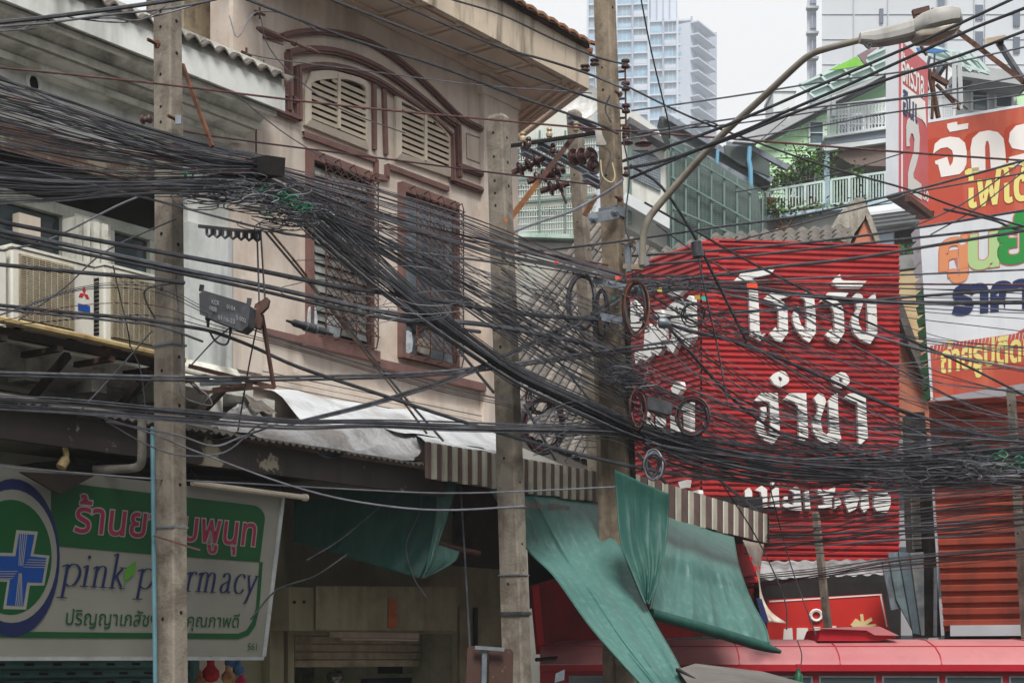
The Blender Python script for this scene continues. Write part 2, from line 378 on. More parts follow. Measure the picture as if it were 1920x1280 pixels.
m = MB(); m.box(FA, sL0, FA.s(345,.7), .62, .7, zs-.09, zs-.03); m.box(FA, sL0, FA.s(345,.2), .1, .16, zs-.09, zs-.03)
for k in range(7): m.box(FA, sL0+.2+.48*k, sL0+.25+.48*k, 0, .72, zs-.13, zs-.092)
m.build('steel_angle', mat('dark_rusty_angle', (56,48,42), .9, (84,60,44), 6, .5, .65), T2)
for k in range(4):
    s = sL0+.5+.8*k; m = MB(); m.bar(FA.w(s, .66, zs-.13), FA.w(s, .02, zs-.55), .05); m.build('strut', MATS['dark_rusty_angle'], T2)

# awning roof and peeling fascia over the pharmacy
T3 = thing('shop_awning_roof', 'low awning roof with a black peeling fascia and corrugated sheet edge above the pharmacy sign', 'awning', FA.w(1, .6, 3.8))
of = 1.25; sE = FA.s(835, of)
zf1 = FA.sz(600, 850, of)[1]; zf0 = FA.sz(600, 900, of)[1]
m = MB(); m.box(FA, sL, sE, of-.06, of, zf0, zf1); m.build('fascia', M_fascia, T3)
m = MB(); m.box(FA, sL, sE, .35, of-.062, zf0+.05, zf0+.08); m.build('soffit', mat('soffit_green_grey', (120,124,108), .9, (88,90,78), 2), T3)
for j in range(5):                               # sheets of the roof, each its own piece
    a, b = sL+(sE+.05-sL)*j/5, sL+(sE+.05-sL)*(j+1)/5+.03; ns = int((b-a)/.076)*4; rows = []
    for o, z in ((of+.09, zf1+.018), (.0, zf1+.34)):
        rows.append([FA.w(a+(b-a)*k/ns, o, z+.013*math.cos(k*2*math.pi/4)+.004*(j % 2)) for k in range(ns+1)])
    m = MB(); m.grid([[p-Vector((0,0,.006)) for p in rows[0]]]+rows); m.build('corrugated_sheet', mat('old_zinc', (98,94,90), .8, (66,62,58), 3, .45, .6), T3)
m = MB(); m.box(FA, -.2, sC+.1, .3, 1.1, zf0-.1, zf0-.05); m.build('beam', M_dark, T3)

# pharmacy sign, leaning outwards
ob = .95; sR = FA.sz(492, 1230, ob)[0]; zb0 = FA.sz(492, 1230, ob)[1]
ot = ob
while FA.sz(526, 935, ot)[0] > sR: ot += .01
zt0 = FA.sz(526, 935, ot)[1]; lean = (ot-ob)/(zt0-zb0)
FS = Frame(0, 12, (.7167, 1), lean, zb0); FS.O = FS.O+FS.n*ob
S = thing('pharmacy_sign', 'white and green pharmacy signboard with a blue cross and Thai lettering above the teal shutter', 'sign', FS.w(1, 0, zb0))
sr = FS.sz(492,1230)[0]; zr = FS.sz(492,1230)[1]; zq = FS.sz(526,935)[1]
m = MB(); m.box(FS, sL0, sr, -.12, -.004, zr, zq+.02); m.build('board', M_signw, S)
m = MB(); m.box(FS, sL0, sr+.01, -.13, .012, zr-.03, zr-.002); m.box(FS, sr+.002, sr+.03, -.13, .012, zr, zq+.02); m.build('edge_trim', mat('aluminium_edge', (190,196,196), .4, (160,166,168), 5), S)
def ell(cx, cy, rx, ry, n=40): return [(cx+rx*math.cos(2*math.pi*k/n), cy+ry*math.sin(2*math.pi*k/n)) for k in range(n)]
def pr(pts, o, mt, name, par=None): mm = MB(); mm.poly(FS, pts, o, o-.0015); return mm.build(name, mt, par or S)
pr([(96,1022),(96,870+30),(150,908),(470,946)]+[(470+27*math.sin(a), 972-26*math.cos(a)) for a in [k*math.pi/10 for k in range(1,6)]]+[(487,1053),(300,1040)], .0, M_green, 'green_band')
pr([(0,1183),(100,1184),(300,1186),(447,1187),(462,1181),(473,1165),(480,1140),(487,1053),(493,1053),(486,1142),(479,1172),(466,1190),(447,1197),(300,1196),(0,1194)], .0015, M_green, 'green_border')
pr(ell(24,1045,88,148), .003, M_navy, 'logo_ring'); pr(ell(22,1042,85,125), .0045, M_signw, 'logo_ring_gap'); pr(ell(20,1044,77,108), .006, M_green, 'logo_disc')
pr([(31,993),(71,996),(63,1038),(93,1041),(83,1097),(56,1097),(49,1142),(6,1141),(14,1090),(-26,1089),(-17,1035),(24,1036)], .0075, M_outl, 'cross_outline')
pr([(36,1000),(65,1002),(57,1042),(87,1045),(79,1092),(51,1091),(44,1135),(12,1134),(19,1085),(-22,1084),(-14,1041),(29,1042)], .009, M_blue, 'cross')
for k in range(4):
    pr([(38+4*k,1000),(39.2+4*k,1000),(36+2.5*k,1060),(35+2.5*k,1060)], .0105, M_outl, 'cross_stripe')
    pr([(42-4*k,1135),(40.8-4*k,1135),(40-1.5*k,1074),(41-1.5*k,1074)], .0105, M_outl, 'cross_stripe')
    pr([(86,1049+4.5*k),(86,1050.4+4.5*k),(52-3*k,1049+4.5*k),(54-3*k,1048+4.5*k)], .0105, M_outl, 'cross_stripe')
    pr([(-12,1070+4.5*k),(-12,1071.4+4.5*k),(32-3*k,1071+4.5*k),(34-3*k,1069.7+4.5*k)], .0105, M_outl, 'cross_stripe')
text_on(FS, 'ร้านยาชมพูนุท', 137, 483, 925, 1018, .004, M_outl, S, 'thai_title_outline', offset=.04)
text_on(FS, 'ร้านยาชมพูนุท', 137, 483, 925, 1018, .0065, M_pinkp, S, 'thai_title', offset=.008)
text_on(FS, 'ปริญญาเภสัชฯ', 122, 294, 1139, 1177, .002, M_green, S, 'thai_subtitle', offset=.004); text_on(FS, 'ยาคุณภาพดี', 322, 448, 1146, 1182, .002, M_green, S, 'thai_subtitle', offset=.004)
text_on(FS, '561', 464, 482, 1205, 1218, .002, M_green, S, 'number')
GL = {  # serif letters as pen strokes: (w, [strokes]); x to the right, x-height 1
 'p': (.95, [[(.25,.96),(.25,-.52)],[(.25,.78),(.42,.97),(.66,.97),(.86,.75),(.87,.42),(.72,.1),(.5,0),(.25,.12)],[(.0,.86),(.27,.97)],[(.0,-.53),(.5,-.53)]]),
 'i': (.5, [[(.25,.97),(.25,.02)],[(.02,.86),(.27,.97)],[(.0,0),(.5,0)],[(.25,1.42),(.25,1.28)]]),
 'n': (1.05, [[(.25,.97),(.25,.02)],[(.25,.74),(.45,.96),(.68,.97),(.8,.78),(.8,.02)],[(.02,.86),(.27,.97)],[(.0,0),(.48,0)],[(.57,0),(1.05,0)]]),
 'k': (1.0, [[(.25,1.62),(.25,.02)],[(.27,.42),(.72,.95)],[(.4,.58),(.85,.03)],[(.02,1.52),(.27,1.62)],[(.0,0),(.48,0)],[(.68,0),(1.05,0)],[(.5,.97),(.92,.97)]]),
 'h': (1.05, [[(.25,1.62),(.25,.02)],[(.25,.74),(.45,.96),(.68,.97),(.8,.78),(.8,.02)],[(.02,1.52),(.27,1.62)],[(.0,0),(.48,0)],[(.57,0),(1.05,0)]]),
 'a': (.85, [[(.1,.78),(.2,.94),(.4,.99),(.58,.85),(.6,.6),(.6,.2),(.68,.03),(.85,.08)],[(.6,.6),(.35,.5),(.12,.35),(.1,.12),(.28,.0),(.5,.1),(.6,.25)]]),
 'r': (.75, [[(.25,.97),(.25,.02)],[(.25,.7),(.42,.95),(.62,.97),(.7,.86)],[(.02,.86),(.27,.97)],[(.0,0),(.5,0)]]),
 'm': (1.6, [[(.25,.97),(.25,.02)],[(.25,.74),(.42,.96),(.62,.97),(.76,.78),(.76,.02)],[(.76,.74),(.95,.96),(1.15,.97),(1.3,.78),(1.3,.02)],[(.02,.86),(.27,.97)],[(.0,0),(.48,0)],[(.55,0),(.98,0)],[(1.1,0),(1.55,0)]]),
 'c': (.85, [[(.78,.82),(.65,.97),(.42,.98),(.2,.8),(.12,.48),(.22,.15),(.45,0),(.68,.05),(.82,.22)]]),
 'y': (.95, [[(.15,.95),(.48,.08)],[(.85,.95),(.48,.05),(.3,-.42),(.12,-.55)],[(.0,.97),(.35,.97)],[(.65,.97),(.98,.97)]])}
def serif(ch, x0, x1, ybase, yx, o=.003):
    wd, st = GL[ch]; s0, z0 = FS.sz(x0, ybase, o); s1 = FS.sz(x1, ybase, o)[0]; zx = FS.sz(x0, yx, o)[1]
    H = zx-z0; W = (s1-s0)/wd; m = MB(); sl_ = .1
    for k, q in enumerate(st):
        if len(q) > 2: q = [(v.x, v.y) for v in catmull([(a, b, 0) for a, b in q], 5)]
        L_, R_ = [], []
        for i, (a, b) in enumerate(q):
            p, n_ = q[max(i-1,0)], q[min(i+1,len(q)-1)]; dx, dy = (n_[0]-p[0])*W, (n_[1]-p[1])*H; l = math.hypot(dx, dy) or 1
            dx /= l; dy /= l; t = H*(.045+.115*abs(dy)**1.5)/2*(1.0)
            x = s0+a*W+sl_*b*H; z = z0+b*H
            L_.append(FS.w(x-dy*t, o+k*.0003, z+dx*t)); R_.append(FS.w(x+dy*t, o+k*.0003, z-dx*t))
        m.strip(L_, R_)
    m.build('letter', M_navy, S)
for ch, x0, x1, yb_, yx in (('p',110,148,1097,1055),('i',149,166,1098,1057),('n',168,200,1099,1059),('k',202,232,1101,1061),
      ('p',252,287,1102,1064),('h',289,316,1104,1066),('a',319,341,1105,1068),('r',345,364,1107,1070),('m',366,405,1108,1071),('a',411,432,1110,1073),('c',435,456,1111,1075),('y',457,478,1112,1077)):
    serif(ch, x0, x1, yb_, yx)
pr([(232,1100),(234,1086),(233,1078),(236,1066),(246,1058),(255,1051),(254,1066),(250,1078),(241,1085),(236,1087),(234,1100)], .003, M_leaf, 'leaf')
t = MB(); t.poly(FA, [(40,884),(113,926),(178,891)], ot+.06, ot+.03)
t.build('hanging_board', M_notch, label='dark brown triangular board hanging over the top of the pharmacy sign', cat='board')
# tube light above the sign
t = thing('tube_light', 'white fluorescent tube fixture along the top edge of the pharmacy sign', 'light', FA.pt(450, 920, 1.2))
m = MB(); a, b = FA.pt(360,905,1.2), FA.pt(570,932,1.2); m.tube([a, b], .022, 8); m.build('casing', M_cream, t, smooth=True)
m = MB(); m.lathe(b-(b-a).normalized()*.01, b+(b-a), [(0,.03),(.04,.03),(.05,.02)], 10); m.build('end_cap', M_cream, t)
for x, y in ((372,906),(540,929)):
    m = MB(); p = FA.pt(x,y,1.2); m.bar(p, p+Vector((0,0,.12))-FA.n*.1, .02); m.build('bracket', M_dark, t)
# drain pipe and stub
t = MB(); t.tube(catmull([FA.pt(266,790,1.45), FA.pt(266,850,1.45), FA.pt(262,872,1.4), FA.pt(240,878,1.3), FA.pt(175,880,1.1)], 6), .032, 10)
t.build('drain_pipe', mat('dirty_grey_pipe', (150,146,138), .7, (110,104,96), 5), smooth=True, label='bent grey drain pipe under the awning left of the first pole', cat='pipe')
t = MB(); t.tube(catmull([FA.pt(122,838,1.2), FA.pt(124,856,1.2), FA.pt(114,876,1.2)], 4), [.02]*5+[.035]*4, 8); t.build('pipe_stub', M_yelp, smooth=True, label='short yellowed pipe stub hanging from the awning above the blue cross', cat='pipe')
# teal roller shutter
T4 = thing('roller_shutter', 'closed teal roller shutter with slotted slats under the pharmacy sign', 'shutter', FA.w(1, .1, 0))
s0, s1 = sL0-.8, FA.s(356, .12); H = .072; z = FA.sz(100,1236,.12)[1]
first = None
for j in range(14):
    zz = z-H*(j+1); m = MB()
    m.v += [FA.w(s, o, zz+q) for s in (s0, s1) for o, q in ((.1,.002),(.115,.012),(.12,.036),(.115,.06),(.1,H-.002))]
    for k in range(4): m.f.append((k, k+1, k+6, k+5))
    sl_ = m.build('slat', M_teals, T4)
    if j < 4:
        m = MB()
        for k in range(int((s1-s0)/.26)):
            s = s0+.13*(j % 2)+.26*k+.05; m.box(FA, s, s+.085, .121, .1225, zz+.026, zz+.046)
        m.build('slot', M_hole, sl_)
m = MB(); m.box(FA, s1+.01, s1+.07, .02, .16, 0, z); m.build('guide_rail', M_teals, T4)
# plush toys hanging in the open bay
for x, y, r, c, l in ((395,1262,.075,(190,30,40),'round red plush toy hanging in the bay right of the shutter'),(432,1240,.05,(70,120,180),'blue plush toy hanging beside the red one'),
        (428,1268,.06,(200,150,100),'tan plush toy between the red and the pink ones'),(452,1278,.05,(210,40,90),'small pink plush toy at the right end of the row'),(375,1278,.05,(170,110,80),'brown plush toy partly behind the first pole'),
        (447,1255,.05,(90,140,190),'long blue plush toy nearest the shop pillar')):
    p = FA.pt(x, y, .35); m = MB()
    m.tube_prof(p-Vector((0,0,r)), Vector((0,0,1)), [(0,.01),(r*.2,r*.7),(r*.7,r),(r*1.3,r*.95),(r*1.8,r*.5),(r*2.1,r*.4),(r*2.4,r*.45),(r*2.8,r*.2),(r*3,.01)], 10)
    m.build('plush_toy', mat('plush_%d' % x, c, .95, tuple(int(k*.7) for k in c), 20), smooth=True, label=l, cat='toy', group='plush toys in the shop bay')
# ---------------- pink corner shophouse
BW = -.0; sE2 = FA.s(969, 0); OE = .6
K = thing('pink_shophouse', 'pink plaster corner shophouse with maroon arch mouldings, louvred vents and two grilled windows', 'building', FA.w(4, 0, 0))
zW = FA.sz(966, 166, 0)[1]; zBase = FA.sz(700, 900, 0)[1]
e = Vector((-.393, .92, 0)).normalized()
A0 = FA.w(sC+.004, 0, 0); A1 = FA.w(sE2, 0, 0)
m = MB(); b0 = Vector((0,0,zBase)); t0 = Vector((0,0,zW+.3)); q = e*9; back0 = A0-FA.n*9
def up(p, z): return Vector((p.x, p.y, z))
m.prism([up(A0,zBase), up(A1,zBase), up(A1,zW), up(A0,zW)], FA.n*-.28)
m.build('wall', M_pink, K)
m = MB(); m.quad(up(A1-FA.n*.282,zBase), up(A1+q,zBase), up(A1+q,zW), up(A1-FA.n*.282,zW)); m.build('side_wall', M_pink, K)
m = MB(); m.quad(up(A0,zBase-.0)-FA.n*3, up(A1,zBase)-FA.n*3, up(A1,zW)-FA.n*3, up(A0,zW)-FA.n*3); m.build('back_wall', M_dark, K)
# party pilaster at the left and pilaster at the right corner
def fa_box(name, x0, x1, yt, yb, o0, o1, mt, par, at=None):
    mm = MB(); at = x0 if at is None else at
    s0, s1 = FA.s(x0, o1), FA.s(x1, o1); mm.box(FA, s0, s1, o0, o1, FA.sz(at, yb, o1)[1], FA.sz(at, yt, o1)[1]); return mm.build(name, mt, par)
fa_box('pilaster', 437, 492, -140, 690, .001, .05, M_pink, K)
fa_box('pilaster', 908, 972, 140, 830, .001, .06, M_pink, K)
fa_box('capital', 905, 976, 158, 172, .002, .085, M_pink, K)
def ribbon(fr, pts, wd, o0, o1, mt, par, name, sm=0, inner=True):
    q = [fr.sz(a, b, o1) for a, b in pts]
    if sm: q = [(v.x, v.y) for v in catmull([(a, b, 0) for a, b in q], sm)]
    def off(h):
        L_, R_ = [], []
        for i in range(len(q)):
            if 0 < i < len(q)-1:
                d1 = Vector((q[i][0]-q[i-1][0], q[i][1]-q[i-1][1])).normalized(); d2 = Vector((q[i+1][0]-q[i][0], q[i+1][1]-q[i][1])).normalized()
                d = (d1+d2).normalized(); k = min(1.6, 1/max(.3, d.dot(d1)))
            else:
                j = 1 if i == 0 else len(q)-1
                d = Vector((q[j][0]-q[j-1][0], q[j][1]-q[j-1][1])).normalized(); k = 1
            nx, nz = -d.y*h*k, d.x*h*k
            L_.append((q[i][0]+nx, q[i][1]+nz)); R_.append((q[i][0]-nx, q[i][1]-nz))
        return L_, R_
    m = MB(); L_, R_ = off(wd/2)
    F_ = lambda l, o: [fr.w(a, o, b) for a, b in l]
    m.strip(F_(L_, o1), F_(R_, o1)); m.strip(F_(L_, o0), F_(L_, o1)); m.strip(F_(R_, o1), F_(R_, o0))
    if inner:
        l2, r2 = off(wd*.2); oo = o1+.016
        m.strip(F_(l2, oo), F_(r2, oo)); m.strip(F_(l2, o1), F_(l2, oo)); m.strip(F_(r2, oo), F_(r2, o1))
    return m.build(name, mt, par)
Z4 = lambda L: [(430+a/2.845, b/2.845) for a, b in L]
ribbon(FA, Z4([(175,180),(290,205)]), .05, 0, .03, M_trim, K, 'moulding', inner=False)
ribbon(FA, Z4([(285,195),(340,178),(430,167),(520,168),(650,190),(760,228),(870,292),(980,378),(1080,470),(1170,560),(1255,638),(1360,690)]), .058, 0, .04, M_trim, K, 'arch_moulding', 2)
ribbon(FA, Z4([(325,590),(325,278)]), .062, 0, .045, M_trim, K, 'moulding')
ribbon(FA, Z4([(325,282),(400,266),(500,264),(620,285),(740,330),(870,400),(980,480),(1080,560),(1160,622),(1225,668)]), .066, 0, .043, M_trim, K, 'arch_moulding', 2)
ribbon(FA, Z4([(1228,665),(1235,945)]), .062, 0, .046, M_trim, K, 'moulding')
ribbon(FA, Z4([(378,640),(376,355)]), .07, 0, .049, M_trim, K, 'moulding')
ribbon(FA, Z4([(376,362),(470,350),(560,352),(680,380),(800,430),(900,495),(1000,562),(1100,635),(1190,718)]), .06, 0, .047, M_trim, K, 'arch_moulding', 2)
ribbon(FA, Z4([(1192,712),(1200,965)]), .066, 0, .05, M_trim, K, 'moulding')
for L in ([(185,470),(310,510)], [(188,560),(372,632)], [(345,530),(378,540)], [(1218,880),(1372,935)], [(1200,958),(1372,1022)]):
    ribbon(FA, Z4(L), .066, 0, .041, M_trim, K, 'moulding')
for L in ([(400,714),(790,855)], [(789,850),(789,945)], [(785,938),(852,952)], [(848,955),(848,880)], [(850,886),(1175,1008)]):
    ribbon(FA, Z4(L), .052, 0, .03+.001*(len(L)), M_trim, K, 'moulding', inner=False)
for L in ([(778,448),(780,798)], [(831,474),(841,824)]):
    ribbon(FA, Z4(L), .05, 0, .03, M_trim, K, 'moulding', inner=False)
M_gro = mat('pink_plaster_joint', (150,134,120), .9, (130,116,104), 4)
for L in ([(185,205),(290,240)], [(185,320),(185,400),(270,435)], [(1265,712),(1268,845),(1360,880)], [(1265,712),(1362,745)],[(30,205),(175,255)],[(30,300),(175,345)],[(1480,830),(1540,850)],[(1480,880),(1540,902)]):
    ribbon(FA, Z4(L), .012, 0, .004, M_gro, K, 'joint', inner=False)
def span_at(poly, z):
    xs = []
    for i in range(len(poly)):
        (a, b), (c, d) = poly[i], poly[(i+1) % len(poly)]
        if (b-z)*(d-z) < 0: xs.append(a+(c-a)*(z-b)/(d-b))
    return (min(xs), max(xs)) if len(xs) >= 2 else None
def louvre(outline, mull, par):
    pts = Z4(outline); q = [FA.sz(a, b, .0) for a, b in pts]
    m = MB(); m.prism([FA.w(a, .004, b) for a, b in q], FA.n*-.003); V = m.build('louvre_vent', M_hole, par)
    cs, cz = sum(p[0] for p in q)/len(q), sum(p[1] for p in q)/len(q)
    grow = lambda d: [(a+(.0+d)*(1 if a > cs else -1), b+d*(1 if b > cz else -1)) for a, b in q]
    g1, g2 = grow(.0), grow(.065)
    for i in range(len(q)):
        j = (i+1) % len(q); m = MB()
        m.prism([FA.w(*(g1[i][0], .05, g1[i][1])), FA.w(g1[j][0], .05, g1[j][1]), FA.w(g2[j][0], .03, g2[j][1]), FA.w(g2[i][0], .03, g2[i][1])], FA.n*-.028); m.build('frame', M_cream, V)
    zs = [b for a, b in q]; z = min(zs)+.03
    ms = FA.s(430+mull/2.845, 0)
    while z < max(zs)-.03:
        sp = span_at(q, z+.01)
        if sp:
            for a, b in ((sp[0], ms-.018), (ms+.018, sp[1])):
                if b-a > .05:
                    m = MB(); m.hexa([FA.w(a,.006,z+.034),FA.w(b,.006,z+.034),FA.w(b,.006,z+.046),FA.w(a,.006,z+.046),FA.w(a,.046,z-.016),FA.w(b,.046,z-.016),FA.w(b,.046,z+.018),FA.w(a,.046,z+.018)])
                    m.build('slat', M_slat, V)
        z += .06
    sp = [b for a, b in q]
    m = MB(); m.box(FA, ms-.017, ms+.017, .006, .057, min(sp)+.02, max(sp)-.0); m.build('mullion', M_cream, V)
louvre([(418,642),(418,450),(450,435),(500,428),(560,425),(610,430),(655,442),(695,460),(710,480),(710,760)], 565, K)
louvre([(900,822),(900,545),(960,575),(1020,608),(1080,655),(1130,705),(1155,745),(1155,908)], 1028, K)
# grilled windows
def window(x0, x1, yt, yb, glass, par):
    s0, s1, z0, z1 = FA.rect(x0, x1, yt, yb, .0)
    m = MB(); m.box(FA, s0+.05, s1-.035, .003, .006, z0+.05, z1-.09); Wn = m.build('window', M_dark, par)
    for a, b, c, d in ((s0, s0+.05, z0, z1), (s1-.035, s1, z0, z1), (s0+.051, s1-.036, z1-.09, z1), (s0+.051, s1-.036, z0, z0+.05)):
        m = MB(); m.box(FA, a, b, 0, .07, c, d); m.build('frame', M_trim, Wn)
    zz = z1-.13; k = 0
    while zz > z0+.1:
        h = .085 if not glass else .62
        m = MB(); zb_ = max(z0+.065, zz-h+.004)
        m.hexa([FA.w(s0+.1,.012,zz),FA.w(s1-.07,.012,zz),FA.w(s1-.07,.016,zz),FA.w(s0+.1,.016,zz),FA.w(s0+.1,.03,zb_),FA.w(s1-.07,.03,zb_),FA.w(s1-.07,.036,zb_),FA.w(s0+.1,.036,zb_)])
        m.build('shutter_slat' if not glass else 'pane', MATS.get('shutter_grey') or mat('shutter_grey', (150,152,148), .7, (96,98,96), 4, .45, .62, (90,90,88), .5, 6) if not glass else mat('hazy_pane', (112,122,130), .3, (66,76,84), 3, .42, .6, bump=0, spec=.6), Wn)
        zz -= h+.004; k += 1
        if glass and k > 3: break
    # bowed grille
    cols = 7; W = s1-s0-.16; og = .15; n = 0
    rows_ = int((z1-z0-.1)/.145)
    for c_ in range(cols+1):
        s = s0+.12+W*c_/cols
        pts = [FA.w(s,.05,z1-.05),FA.w(s,.13,z1-.03),FA.w(s,og,z1-.09),FA.w(s,og,z0+.1),FA.w(s,.13,z0+.02),FA.w(s,.05,z0+.02)]
        if c_ in (0, cols) or c_ % 2 == 0:
            m = MB(); m.tube(pts, .007, 5); m.build('grille_bar', M_brownst, Wn)
    for c_ in range(cols):
        for ph in (0, 1):
            a = s0+.12+W*c_/cols; b = a+W/cols; H = (z1-z0-.24)/rows_/1
            pts = [FA.w(a if (k+ph) % 2 else b, og+.004*ph, z1-.12-H*k*.5) for k in range(rows_*2+1)]
            m = MB(); m.tube(pts, .006, 4); m.build('grille_zigzag', M_rust if c_ == 2 else M_brownst, Wn)
    for z in (z1-.12, z0+.12, (z0+z1)/2):
        m = MB(); m.bar(FA.w(s0+.1, og+.012, z), FA.w(s1-.03, og+.012, z), .014, .006); m.build('grille_rail', M_brownst, Wn)
    return Wn
Wa = window(572, 692, 281, 632, False, K); Wb = window(745, 852, 342, 670, True, K)
# odds and ends wedged behind the grilles
for x, y, w_, h_, c, l in ((592,598,26,60,(206,212,216),Wa),(632,610,40,45,(190,196,200),Wa),(660,575,30,50,(160,150,140),Wa),(770,640,30,50,(196,200,206),Wb),(800,648,50,36,(186,176,164),Wb),(790,610,40,30,(60,58,60),Wb)):
    s, z = FA.sz(x, y, .1); m = MB(); r_ = random.Random(x)
    pts = [FA.w(s+w_/460*(math.cos(a)*(1+.3*r_.random())), .07, z+h_/460*math.sin(a)*(1+.3*r_.random())) for a in [k*math.pi/4 for k in range(8)]]
    m.prism(pts, FA.n*-.02); m.build('stored_bundle', mat('bundle_%d' % x, c, .8, tuple(int(k*.75) for k in c), 12), l)
zsil = FA.sz(574, 636, .09)[1]
m = MB(); m.box(FA, FA.s(500,.05), FA.s(574,.09)-.002, 0, .05, zsil-.03, zsil+.03); m.build('sill', M_trim, K)
m = MB(); m.box(FA, FA.s(574,.09), FA.s(712,.09), 0, .1, zsil-.05, zsil+.05); m.build('sill', M_trim, K)
m = MB(); m.box(FA, FA.s(712,.09)+.002, FA.s(912,.09), 0, .09, zsil-.10, zsil-.02); m.build('sill', M_trim, K)
for k in range(4):
    z = FA.sz(440, 674, .03)[1]-.055*k; m = MB(); m.box(FA, FA.s(437,.02), FA.s(922,.02), 0, .028+.012*(k > 1), z-.046, z); m.build('belt_moulding', M_pink, K)
# soffit, fascia and tiled roof of the pink house
A = lambda s, o, z: FA.w(s, o, z)
sEv = FA.s(1091, OE); C0 = A(sEv, OE, 0); L0 = A(sC-.25, OE, 0)
m = MB(); zS = zW+.02; big = e*7
m.v += [up(A(sC-.25,0,0),zS), up(L0,zS), up(C0,zS), up(C0+big,zS), up(A1+big,zS), up(A1,zS)]; m.f += [(0,1,2,5),(5,2,3,4)]; m.build('soffit', M_soff, K)
nb = Vector((e.y, -e.x, 0))
zF = zS-.03; zF2 = zF+.42
m = MB(); m.hexa([up(L0,zF),up(C0,zF),up(C0,zF2),up(L0,zF2),up(L0+FA.n*.06,zF),up(C0+FA.n*.06+FA.d*.05,zF),up(C0+FA.n*.06+FA.d*.05,zF2),up(L0+FA.n*.06,zF2)])
m.build('fascia', mat('fascia_streaked', (205,190,170), .85, (180,166,148), 3, .5, .7, (60,52,44), .9, 7, .25), K)
m = MB(); C1 = C0+FA.n*.06+FA.d*.05; m.hexa([up(C1,zF),up(C1+big,zF),up(C1+big,zF2),up(C1,zF2),up(C1-nb*.06,zF),up(C1-nb*.06+big,zF),up(C1-nb*.06+big,zF2),up(C1-nb*.06,zF2)]); m.build('side_fascia', M_soff, K)
n_ = 7; Lw = (C0-L0).length
for k in range(-1, n_):                               # moulded panels under the eaves
    a = sC+.1+(sEv-sC-.3)*k/n_; b = a+(sEv-sC-.3)/n_-.1
    for (p, q2) in (((a,.1),(b,.1)), ((b,.1),(b,OE-.08)), ((b,OE-.08),(a,OE-.08)), ((a,OE-.08),(a,.1))):
        m = MB(); m.bar(A(p[0],p[1],zS-.012), A(q2[0],q2[1],zS-.012), .04, .02); m.build('soffit_moulding', M_soff, K)
m = MB(); m.bar(A(sC,.05,zS-.03), A(sEv-.5,.05,zS-.03), .08, .05); m.build('cornice_moulding', M_soff, K)
for k in range(5):
    p0 = A1+FA.d*.12+e*(.3+1.1*k); p1 = p0+e*.85; sd = (C1-A1); sd = sd-e*sd.dot(e); wd = sd*.62
    for a, b in ((p0,p1),(p1,p1+wd),(p1+wd,p0+wd),(p0+wd,p0)):
        m = MB(); m.bar(up(a,zS-.012), up(b,zS-.012), .04, .02); m.build('soffit_moulding', M_soff, K)
for o_ in (.14, .24, .34):
    m = MB(); p = C1-nb*o_; m.bar(up(p,zS-.02-.01*o_), up(p+e*6,zS-.02-.01*o_), .03, .03); m.build('soffit_moulding', M_soff, K)
# roof: tile courses at the eave and ridge caps
rt = MB(); dn = 0
for k in range(26):
    s = sC-.3+(sEv+.1-sC+.3)*k/26; w2 = (sEv+.1-sC+.3)/26
    m = MB(); r0 = []; r1 = []
    for j in range(5):
        a = math.pi*j/4; ss = s+w2*(.5-.48*math.cos(a)); hh = .035*math.sin(a)
        r0.append(A(ss, OE+.16, zF2+.03+hh)); r1.append(A(ss, OE-1.2, zF2+.62+hh))
    m.strip(r0, r1); m.strip([p-Vector((0,0,.03)) for p in r0], r0); m.build('roof_tile_course', M_btile, K)
for x, y in ((958,12),(1022,50),(1078,84),(1096,98)):
    p = FA.pt(x, y, OE-.12); m = MB(); m.tube([p-FA.d*.11-FA.n*.1+Vector((0,0,.03)), p+FA.n*.1-Vector((0,0,.02))], [.05,.045], 8); m.build('ridge_cap', mat('cap_red_brown', (136,84,66), .9, (110,70,56), 8), K, smooth=True)
m = MB(); m.box(FA, sC-.2, sEv, OE-.02, OE+.1, zF2+.001, zF2+.035); m.build('gutter_board', mat('blackened_board', (74,60,50), .95, (40,34,30), 8), K)
# shop level wall with doorway
zs_ = zBase-.002; G = lambda x, o=0: FA.s(x, o)
m = MB()
zO = FA.sz(552, 1190, 0)[1]
m.box(FA, sC+.01, G(552), -.25, 0, 0, zs_); m.box(FA, G(552)+.001, G(808), -.25, 0, zO, zs_); m.box(FA, G(808)+.001, G(948), -.25, 0, 0, zs_)
m.build('shop_front_wall', mat('yellow_cream_plaster', (146,142,116), .85, (120,116,92), 2, .48, .68, (92,84,66), .5, 4, .2), K)
m = MB(); a, b = G(500), G(900); m.quad(A(a,-2.4,0),A(b,-2.4,0),A(b,-2.4,zs_),A(a,-2.4,zs_)); m.quad(A(b,-2.4,0),A(b,-.26,0),A(b,-.26,zs_),A(b,-2.4,zs_)); m.quad(A(a,-2.4,0),A(a,-.26,0),A(a,-.26,zs_),A(a,-2.4,zs_)); m.quad(A(a,-2.4,zO+.5),A(b,-2.4,zO+.5),A(b,-.26,zO+.5),A(a,-.26,zO+.5))
m.build('room_wall', mat('room_green', (214,218,196), .9, (176,182,156), 2), K)
M_gcr = MATS['yellow_cream_plaster']
fa_box('door_jamb', 540, 551, 1178, 1420, .001, .09, M_gcr, K); fa_box('door_jamb', 808, 848, 1178, 1420, .001, .12, mat('dull_green_post', (120,118,96), .8, (96,94,76), 4), K)
for j in range(4): fa_box('shutter_slat', 553, 806, 1192+15*j, 1205+15*j, -.1, -.06+.004*j, mat('cream_shutter', (170,158,136), .7, (130,120,100), 4, .45, .6), K)
fa_box('shop_pillar', 506, 532, 890, 1420, .001, .1, M_gcr, K)
